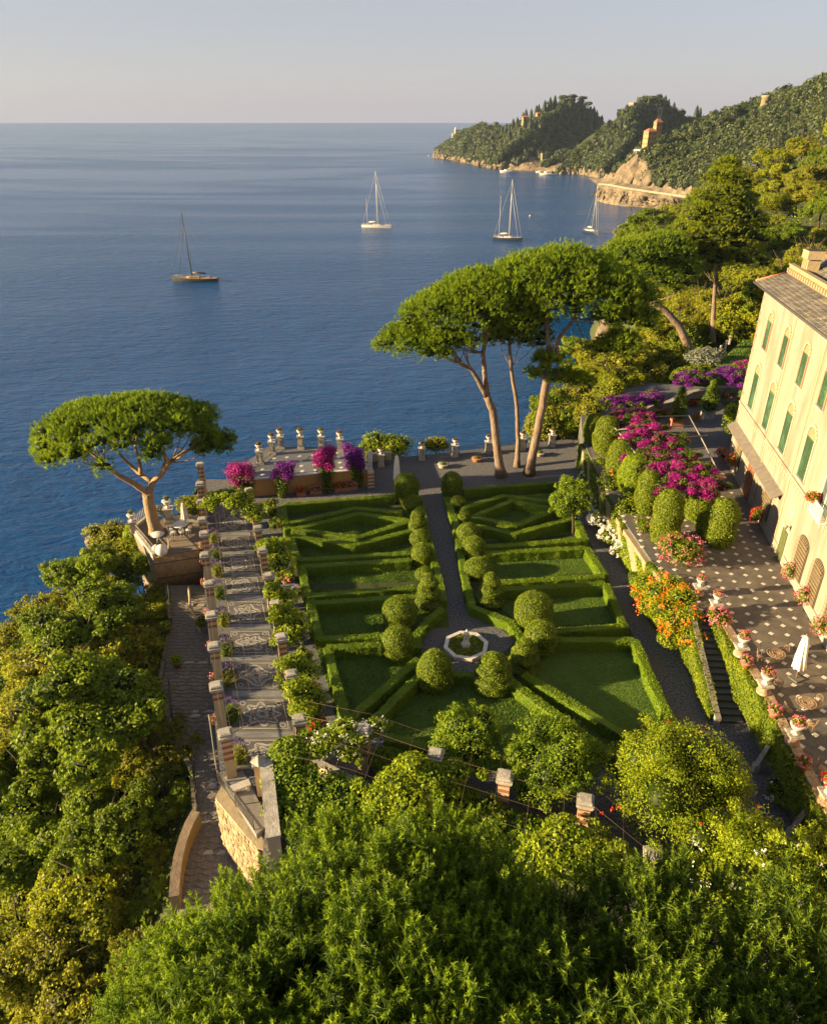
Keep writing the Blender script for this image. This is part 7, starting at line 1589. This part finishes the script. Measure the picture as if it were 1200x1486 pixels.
for (x,y,r) in [(874,266,5),(880,262,6),(888,258,6),(880,270,5),(892,266,7),(900,262,8),(905,254,8),(912,262,8),(918,254,9),(908,246,8),(922,246,9),(916,238,8),(926,236,8),(930,228,7),(934,240,8),(938,250,8),(930,258,8),(942,262,7),(924,266,6),(905,270,5),(950,272,4),(936,270,5),(985,284,5),(1000,284,7),(1010,288,7),(992,276,5),(870,272,4)]:
    p=near_on(HC,x,y); r*=.85; crag(mb,p+Vector((0,-1,0)),(r,r*.9,r*q_.uniform(.9,1.3)),x+y)
structure(mb.build('rock_face',M_rock))
for k,(x,y,h) in enumerate(CA):
    cyp(near_on(HA,x,y+8),h,'slim dark cypress on the far headland, '+ORD[sorted(CA).index((x,y,h))]+' from the left','cypresses of the far headland')
CB=[(955,160,14),(962,158,15),(968,162,14),(975,166,13),(940,156,12),(1009,172,15),(1013,172,13),(905,182,11)]
for k,(x,y,h) in enumerate(CB):
    cyp(near_on(HB,x,y+6),h,'slim dark cypress on the castle hill, '+ORD[sorted(CB).index((x,y,h))]+' from the left','cypresses of the castle hill')
m=MB(); 
for j in range(9):
    a=2.4*j; e=.33*math.sqrt(j/9); c=(e*math.cos(a),e*math.sin(a),.8+.08*(1-e*e*9)); m.blob(c,(.2,.2,.11),8,5,0,.2,.15,seed=j); C,D=shell(30,c,(.22,.22,.13),.9,1.1,-.4); m.cards(C,D,.09,.06,tilt=.6)
UP=m.mesh('crown',L_cypress if False else L_wood); m=MB(); m.tube([(0,0,-.1),(.02,0,.45),(0,.02,.78)],[.035,.028,.02],6)
for j in range(5): a=2*PI*j/5; m.tube([(.01,0,.5),(.18*math.cos(a),.18*math.sin(a),.76)],[.016,.008],4)
UT=m.mesh('trunk',M_bark_dark)
for k,(x,y,h,l) in enumerate([(672,190,16,'umbrella pine on the left shoulder of the far headland'),(704,180,15,'umbrella pine on the skyline left of the cypress rows'),(798,140,17,'umbrella pine on the left of the headland summit'),(815,134,18,'tall umbrella pine on the headland summit'),(830,132,17,'umbrella pine right of the headland summit'),(846,138,17,'umbrella pine on the right shoulder of the headland summit'),(858,146,18,'umbrella pine at the right end of the headland summit'),(930,140,16,'umbrella pine left of the castle hill summit'),(944,138,16,'umbrella pine on top of the castle hill'),(985,158,13,'umbrella pine on the skyline right of the castle'),(1000,166,12,'low umbrella pine on the saddle right of the castle'),(915,150,14,'umbrella pine on the skyline left of the castle')]):
    p=near_on(HA if x<870 else HB,x,y+13)-Vector((0,0,4.5)); t=thing('umbrella_pine',l,'tree',p,R.random()*6,'umbrella pines on the far skyline',h*.9); put(UP,'crown',t); put(UT,'trunk',t)
# ------------------------------------------------------------------ far buildings
M_far_white=surf('far_white',(.45,.42,.36),(.4,.37,.31),.9,.5); M_far_ochre=surf('far_ochre',(.33,.21,.10),(.28,.175,.08),.9,.5); M_far_stone=surf('far_stone',(.26,.2,.12),(.19,.15,.09),.9,.4); M_far_roof=surf('far_roof',(.30,.11,.06),(.24,.09,.05),.9,.6); M_far_win=surf('far_window',(.06,.06,.055),None,.4,1)
def house(name,label,p,w,d,h,wall,roof=None,rz=0,rows=2,cols=4,rh=2.0,base=6,cat='building'):
    t=thing(name,label,cat,p,rz); MB().box((0,0,h/2-base/2),(w,d,h+base)).build('wall',wall,t)
    if roof:
        m=MB(); o=.5; V=[(-w/2-o,-d/2-o,h),(w/2+o,-d/2-o,h),(w/2+o,d/2+o,h),(-w/2-o,d/2+o,h),(-w*.2,0,h+rh),(w*.2,0,h+rh)]; m.add(V[:6],[(0,1,5,4),(2,3,4,5)]).add(V,[(1,2,5),(3,0,4)]); m.add(V[:4],[(3,2,1,0)]); m.build('roof',roof,t)
    for r in range(rows):
        for c in range(cols):
            x=-w/2+w*(c+.5)/cols; z=h*(r+.55)/rows; MB().box((x,-d/2-.03,z),(w/cols*.34,.1,h/rows*.45)).build('window',M_far_win,t)
            y=-d/2+d*(c+.5)/cols; MB().box((-w/2-.03,y,z),(.1,d/cols*.34,h/rows*.45)).build('window',M_far_win,t)
    return t
p=YH(941,212,632); t=house('seaside_house','orange house with white arcade and red roof on the cliff of the wooded hill',p,7,8,10.5,M_far_ochre,M_far_roof,.2,3,3,2.2,8)
m=MB(); m.box((-6.2,-1,-2.5),(4.5,16,1.0))
for k in range(5): m.box((-8,-7+k*3.4,-4.5),(.7,.7,4)); m.box((-4+k*2.6,-9,-4.5),(.7,.7,4))
m.box((-1,-8.8,-2.5),(14,2.5,1.0)); m.build('arcade',M_far_white,t)
house('belvedere','small orange belvedere with pyramid roof behind the cliff house',YH(953,193,660),5,5,8,M_far_ochre,M_far_roof,.2,2,2,2.6,8)
house('castle','old stone castle keep among trees on the second far hill',YH(920,166,1010),12,10,13,M_far_stone,None,.3,2,2)
house('castle_wing','low stone castle wing right of the keep, half hidden by trees',YH(944,170,1030),24,10,11,M_far_stone,M_far_stone,.1,1,4)
house('ochre_house','ochre house on the upper slope of the far headland, right of the pair',YH(781,171,1180),6.5,6,6,M_far_ochre,M_far_roof,.3,2,2)
house('pale_house','pale yellow house on the upper slope of the far headland, left of the pair',YH(762,175,1180),8.5,6,5,M_far_ochre,M_far_roof,.2,2,3)
house('boathouse','pale stone house low on the dark slope of the far headland above the moored boats',YH(788,232,1030),5,5,8,M_far_stone,None,.2,2,1)
p=YH(661,200,1400); t=thing('lighthouse','small white lighthouse building at the tip of the far headland','lighthouse',p); MB().box((0,0,2),(13,9,12)).build('house',M_far_white,t); tw=MB().lathe([(2.4,0),(2.2,13),(2.6,13.2),(2.6,14),(1.4,14.1),(1.4,16),(0,17.6)],12).build('tower',M_far_white,t); MB().box((0,-4.55,3),(2,.2,3)).build('window',M_far_win,t)
p=YH(1110,150,640); t=thing('watchtower','ruined round stone watchtower on the ridge of the wooded hill','tower',p); MB().lathe([(3.4,-8),(3.1,4),(3.35,4.1),(3.35,5.8),(2.7,5.6),(2.6,3)],16,wob=lambda q,z:.06*math.sin(q*3+z)).build('tower_wall',M_far_stone,t); MB().box((-.9,-2.95,1.5),(1.0,.6,1.4)).build('window',M_far_win,t)
# ------------------------------------------------------------------ boats
def hull(L,B,D,sheer=.5,transom=.6,nx=22,ny=7,z0=0):
    V=[];
    for i in range(nx+1):
        u=i/nx; x=-L/2+L*u; b=B/2*(transom+(1-transom)*math.sin(min(1,u/.45)*PI/2)) if u<.45 else B/2*max(0,1-((u-.45)/.55)**2.3)
        top=D*(1+sheer*(u-.35)**2*2)
        for j in range(-ny,ny+1):
            s=j/ny; a=abs(s); y=b*math.copysign(a**.55,s); z=-.45+(top+.45)*a**1.8 if a>0 else -.45; V.append((x+(.05*L*max(0,u-.85)/.15*a**2),y,z+z0))
    k=2*ny+1; F=[(i*k+j,i*k+j+1,(i+1)*k+j+1,(i+1)*k+j) for i in range(nx) for j in range(k-1)]
    deck=[(V[i*k][0],V[i*k][1]*.97,V[i*k][2]-.06) for i in range(nx+1)]+[(V[i*k+k-1][0],V[i*k+k-1][1]*.97,V[i*k+k-1][2]-.06) for i in range(nx+1)]
    DF=[(i,i+1,nx+1+i+1,nx+1+i) for i in range(nx)]
    return V,F,[tuple(range(k))],deck,DF
def pick(px,py): return G(px,py,SEA)
def yacht(label,px,py,L,Hm,rz,hullm,deckm,mastm,sailm,mizzen=0,stripe=None,rake=-.02,hullD=1.3):
    p=pick(px,py); t=thing('sailing_yacht',label,'sailing yacht',p,rz); V,F,T_,dk,DF=hull(L,L*.24,hullD,.5,.62)
    h=MB().add(V,F,smooth=True).add(V[:15],T_).build('hull',hullm,t)
    if stripe: 
        pass
    d=MB().add(dk,DF).build('deck',deckm,t)
    MB().prism([(-L*.10,-L*.055),(L*.13,-L*.05),(L*.2,0),(L*.13,L*.05),(-L*.10,L*.055)],hullD*.9,hullD+.65).build('cabin',deckm,t)
    m=MB()
    for s in(-1,1): m.box((L*.02,s*L*.056,hullD+.4),(L*.16,.06,.22))
    m.build('cabin_window',M_far_win,t)
    MB().prism([(-L*.33,-L*.06),(-L*.14,-L*.06),(-L*.14,L*.06),(-L*.33,L*.06)],hullD*.75,hullD+.18).build('cockpit',deckm,t)
    w=MB(); 
    for e in(-1,1): w.tube([(-L*.3+.5*math.cos(q),e*L*.045,hullD+.75+.5*math.sin(q)) for q in np.linspace(0,2*PI,13)],.04,4)
    w.build('wheel',M_wire,t)
    MB().tube([(L*.06,0,hullD),(L*.06+rake*Hm,0,hullD+Hm)],[.20,.12],7).build('mast',mastm,t)
    sp=MB()
    for f in (.35,.6,.82): sp.tube([(L*.06+rake*Hm*f,-L*.07*(1.2-f),hullD+Hm*f),(L*.06+rake*Hm*f,L*.07*(1.2-f),hullD+Hm*f)],.05,4)
    sp.build('spreader',mastm,t)
    MB().tube([(L*.05,0,hullD+1.7),(-L*.26,0,hullD+1.6)],.13,6).build('boom',mastm,t)
    MB().tube([(L*.045,0,hullD+2.0),(-L*.08,0,hullD+2.05),(-L*.25,0,hullD+1.85)],[.28,.26,.12],7).build('furled_sail',sailm,t)
    top=(L*.06+rake*Hm,0,hullD+Hm*.98); r=.055
    st=MB(); st.tube([top,(L*.49,0,hullD*1.2)],r*1.0,4); st.tube([top,(-L*.49,0,hullD)],r*.6,4); st.tube([(L*.06+rake*Hm*.8,0,hullD+Hm*.8),(L*.36,0,hullD*1.1)],r*1.5,4)
    for e in(-1,1): st.tube([top,(L*.06+rake*Hm*.6,e*L*.05,hullD+Hm*.6),(L*.04,e*L*.11,hullD)],r*.6,4)
    st.build('rigging',mastm,t)
    if mizzen: MB().tube([(-L*.30,0,hullD),(-L*.30+rake*Hm*mizzen,0,hullD+Hm*mizzen)],[.12,.07],6).build('mizzen_mast',mastm,t)
    rl=MB()
    for e in(-1,1):
        rl.tube([(-L*.48,e*L*.07,hullD+.75),(-L*.1,e*L*.118,hullD+.75),(L*.25,e*L*.09,hullD+.85),(L*.48,0,hullD+1.0)],.03,4)
        for q in np.linspace(0,1,9): rl.tube([(-L*.46+q*L*.9,e*L*.115*(1-max(0,q-.45)**2*2.6),hullD-.1),(-L*.46+q*L*.9,e*L*.115*(1-max(0,q-.45)**2*2.6),hullD+.78)],.025,4)
    rl.build('guard_rail',M_wire,t); return t
M_bw=surf('boat_white',(.52,.50,.45),(.48,.45,.4),.35,.5); M_bd=surf('boat_dark',(.06,.057,.05),(.045,.043,.038),.4,.6); M_bnavy=surf('boat_navy',(.03,.035,.05),None,.3,1); M_teak=surf('teak_deck',(.30,.20,.11),(.24,.16,.09),.8,2); M_carbon=surf('carbon_mast',(.055,.05,.045),None,.5,1); M_alu=surf('pale_mast',(.5,.47,.41),None,.4,1); M_sail=surf('furled_white',(.45,.42,.36),None,.8,1)
yacht('dark grey sailing yacht with a tall black mast, lowest and leftmost on the water',284,408,17.5,23.5,PI*.985,M_bd,M_teak,M_carbon,M_bd,rake=.035)
yacht('white sailing yacht with white hull, farthest out of the four',546,330,17.5,28.5,-.28,M_bw,M_bw,M_alu,M_sail,.5,rake=-.03)
yacht('ketch with white decks and dark blue hull, between the two other white masts',736,348,15.5,27.5,-.42,M_bnavy,M_bw,M_alu,M_sail,.72,rake=.0)
yacht('small dark hulled yacht seen end on, nearest the rocky cliff',857,338,13,23.5,-1.15,M_bnavy,M_bw,M_alu,M_sail,0,rake=0.04)
def motorboat(label,px,py,L,rz,cab=1.0,hm=None):
    p=pick(px,py); t=thing('motorboat',label,'motorboat',p,rz); V,F,T_,dk,DF=hull(L,L*.3,L*.11,.5,.85)
    MB().add(V,F,smooth=True).add(V[:15],T_).build('hull',hm or M_bw,t); MB().add(dk,DF).build('deck',M_bw,t); z=L*.11
    MB().prism([(-L*.2,-L*.10),(L*.14,-L*.09),(L*.26,0),(L*.14,L*.09),(-L*.2,L*.10)],z*.9,z+L*.08*cab).build('cabin',M_bw,t)
    MB().prism([(-L*.19,-L*.102),(L*.10,-L*.092),(L*.10,L*.092),(-L*.19,L*.102)],z+L*.03*cab,z+L*.065*cab).build('cabin_window',M_far_win,t)
    MB().box((-L*.06,0,z+L*.12*cab),(L*.2,L*.16,L*.025)).build('flybridge',M_bw,t); MB().tube([(-L*.12,0,z),(-L*.12,0,z+L*.2*cab)],L*.008,5).build('mast',M_alu,t); return t
motorboat('white motorboat lying off the far headland, left of the moored group',737,250,19,PI,1)
motorboat('white cabin cruiser with high flybridge off the far headland, nearest of the moored group',795,254,19,PI,1.3)
motorboat('small white motorboat moored close under the dark rocks behind the cruiser, left',784,250,11,PI,1)
motorboat('blue hulled motorboat moored right of the cabin cruiser under the dark rocks',807,250,13,0,1,M_bnavy)
motorboat('small white boat half hidden behind trees near the foot of the right cliff',978,334,9,2.4,1.2)
motorboat('tiny white dinghy drifting between the ketch and the end on yacht',769,313,3.2,1.2,.8)
p=pick(622,226); t=thing('buoy','tiny white buoy off the point of the far headland','buoy',p); MB().lathe([(0,0),(1.2,.1),(1.2,.8),(.3,1.6),(.15,3),(0,3)],10).build('float',M_far_white,t)
# jetty glimpsed through the trees at the left edge
t=thing('jetty','pale stone jetty with white kerb glimpsed through the trees at the left edge','jetty',G(45,1120,SEA+1)); o=t.location
a,b,c,d=[G(*q,SEA+1.2)-o for q in((56,1085),(64,1092),(30,1150),(20,1140))]
MB().prism([(v.x*1.0,v.y) for v in(a,b,c,d)],-3,.2).build('deck',surf('jetty_deck',(.3,.24,.16),(.33,.26,.17),.9,1.5),t); m=MB()
m.box(((b.x+c.x)/2+.3,(b.y+c.y)/2,.45),((b-c).length*1.0,.35,.6),rz=math.atan2(b.y-c.y,b.x-c.x)); m.build('kerb',M_white_paint,t)
motorboat('white boat moored at the jetty glimpsed between branches at the left edge',34,1150,5.5,1.0,1)
# ------------------------------------------------------------------ morning haze: one even body of air round the place
mb = MB(); mb.box((0,1100,(SEA-1+150)/2),(3600,2600,150-(SEA-1)))
m,nt,out = _new('haze_air'); pv = N(nt,'ShaderNodeVolumePrincipled'); pv.inputs['Color'].default_value=(.62,.80,1.0,1); pv.inputs['Density'].default_value=.00005; pv.inputs['Anisotropy'].default_value=0.2
nt.links.new(pv.outputs[0], out.inputs['Volume'])
hz_o = mb.build('haze', m); stuff(hz_o)

# dry leaves blown over the gravel
q_=np.array([[-3,57.5],[16,60],[17,30],[14.8,29],[15.2,52],[13.5,62]]); m=MB(); P_=np.concatenate([rng.uniform([-4,57.5],[15,69.5],(900,2)),rng.uniform([14.9,20],[18.0,50],(420,2)),rng.uniform([-1,33],[7,41],(260,2)),rng.uniform([0,41],[3.5,58],(220,2))])
m.cards(np.column_stack([P_,np.full(len(P_),.02)]),np.tile([0,0,1.],(len(P_),1)),.10,.06,tilt=.25); stuff(m.build('fallen_leaves',leaf('dry_leaf',(.12,.07,.03),(.26,.17,.06),.2))); tag(bpy.data.objects['fallen_leaves'],'dry leaves scattered over the garden gravel','leaves')
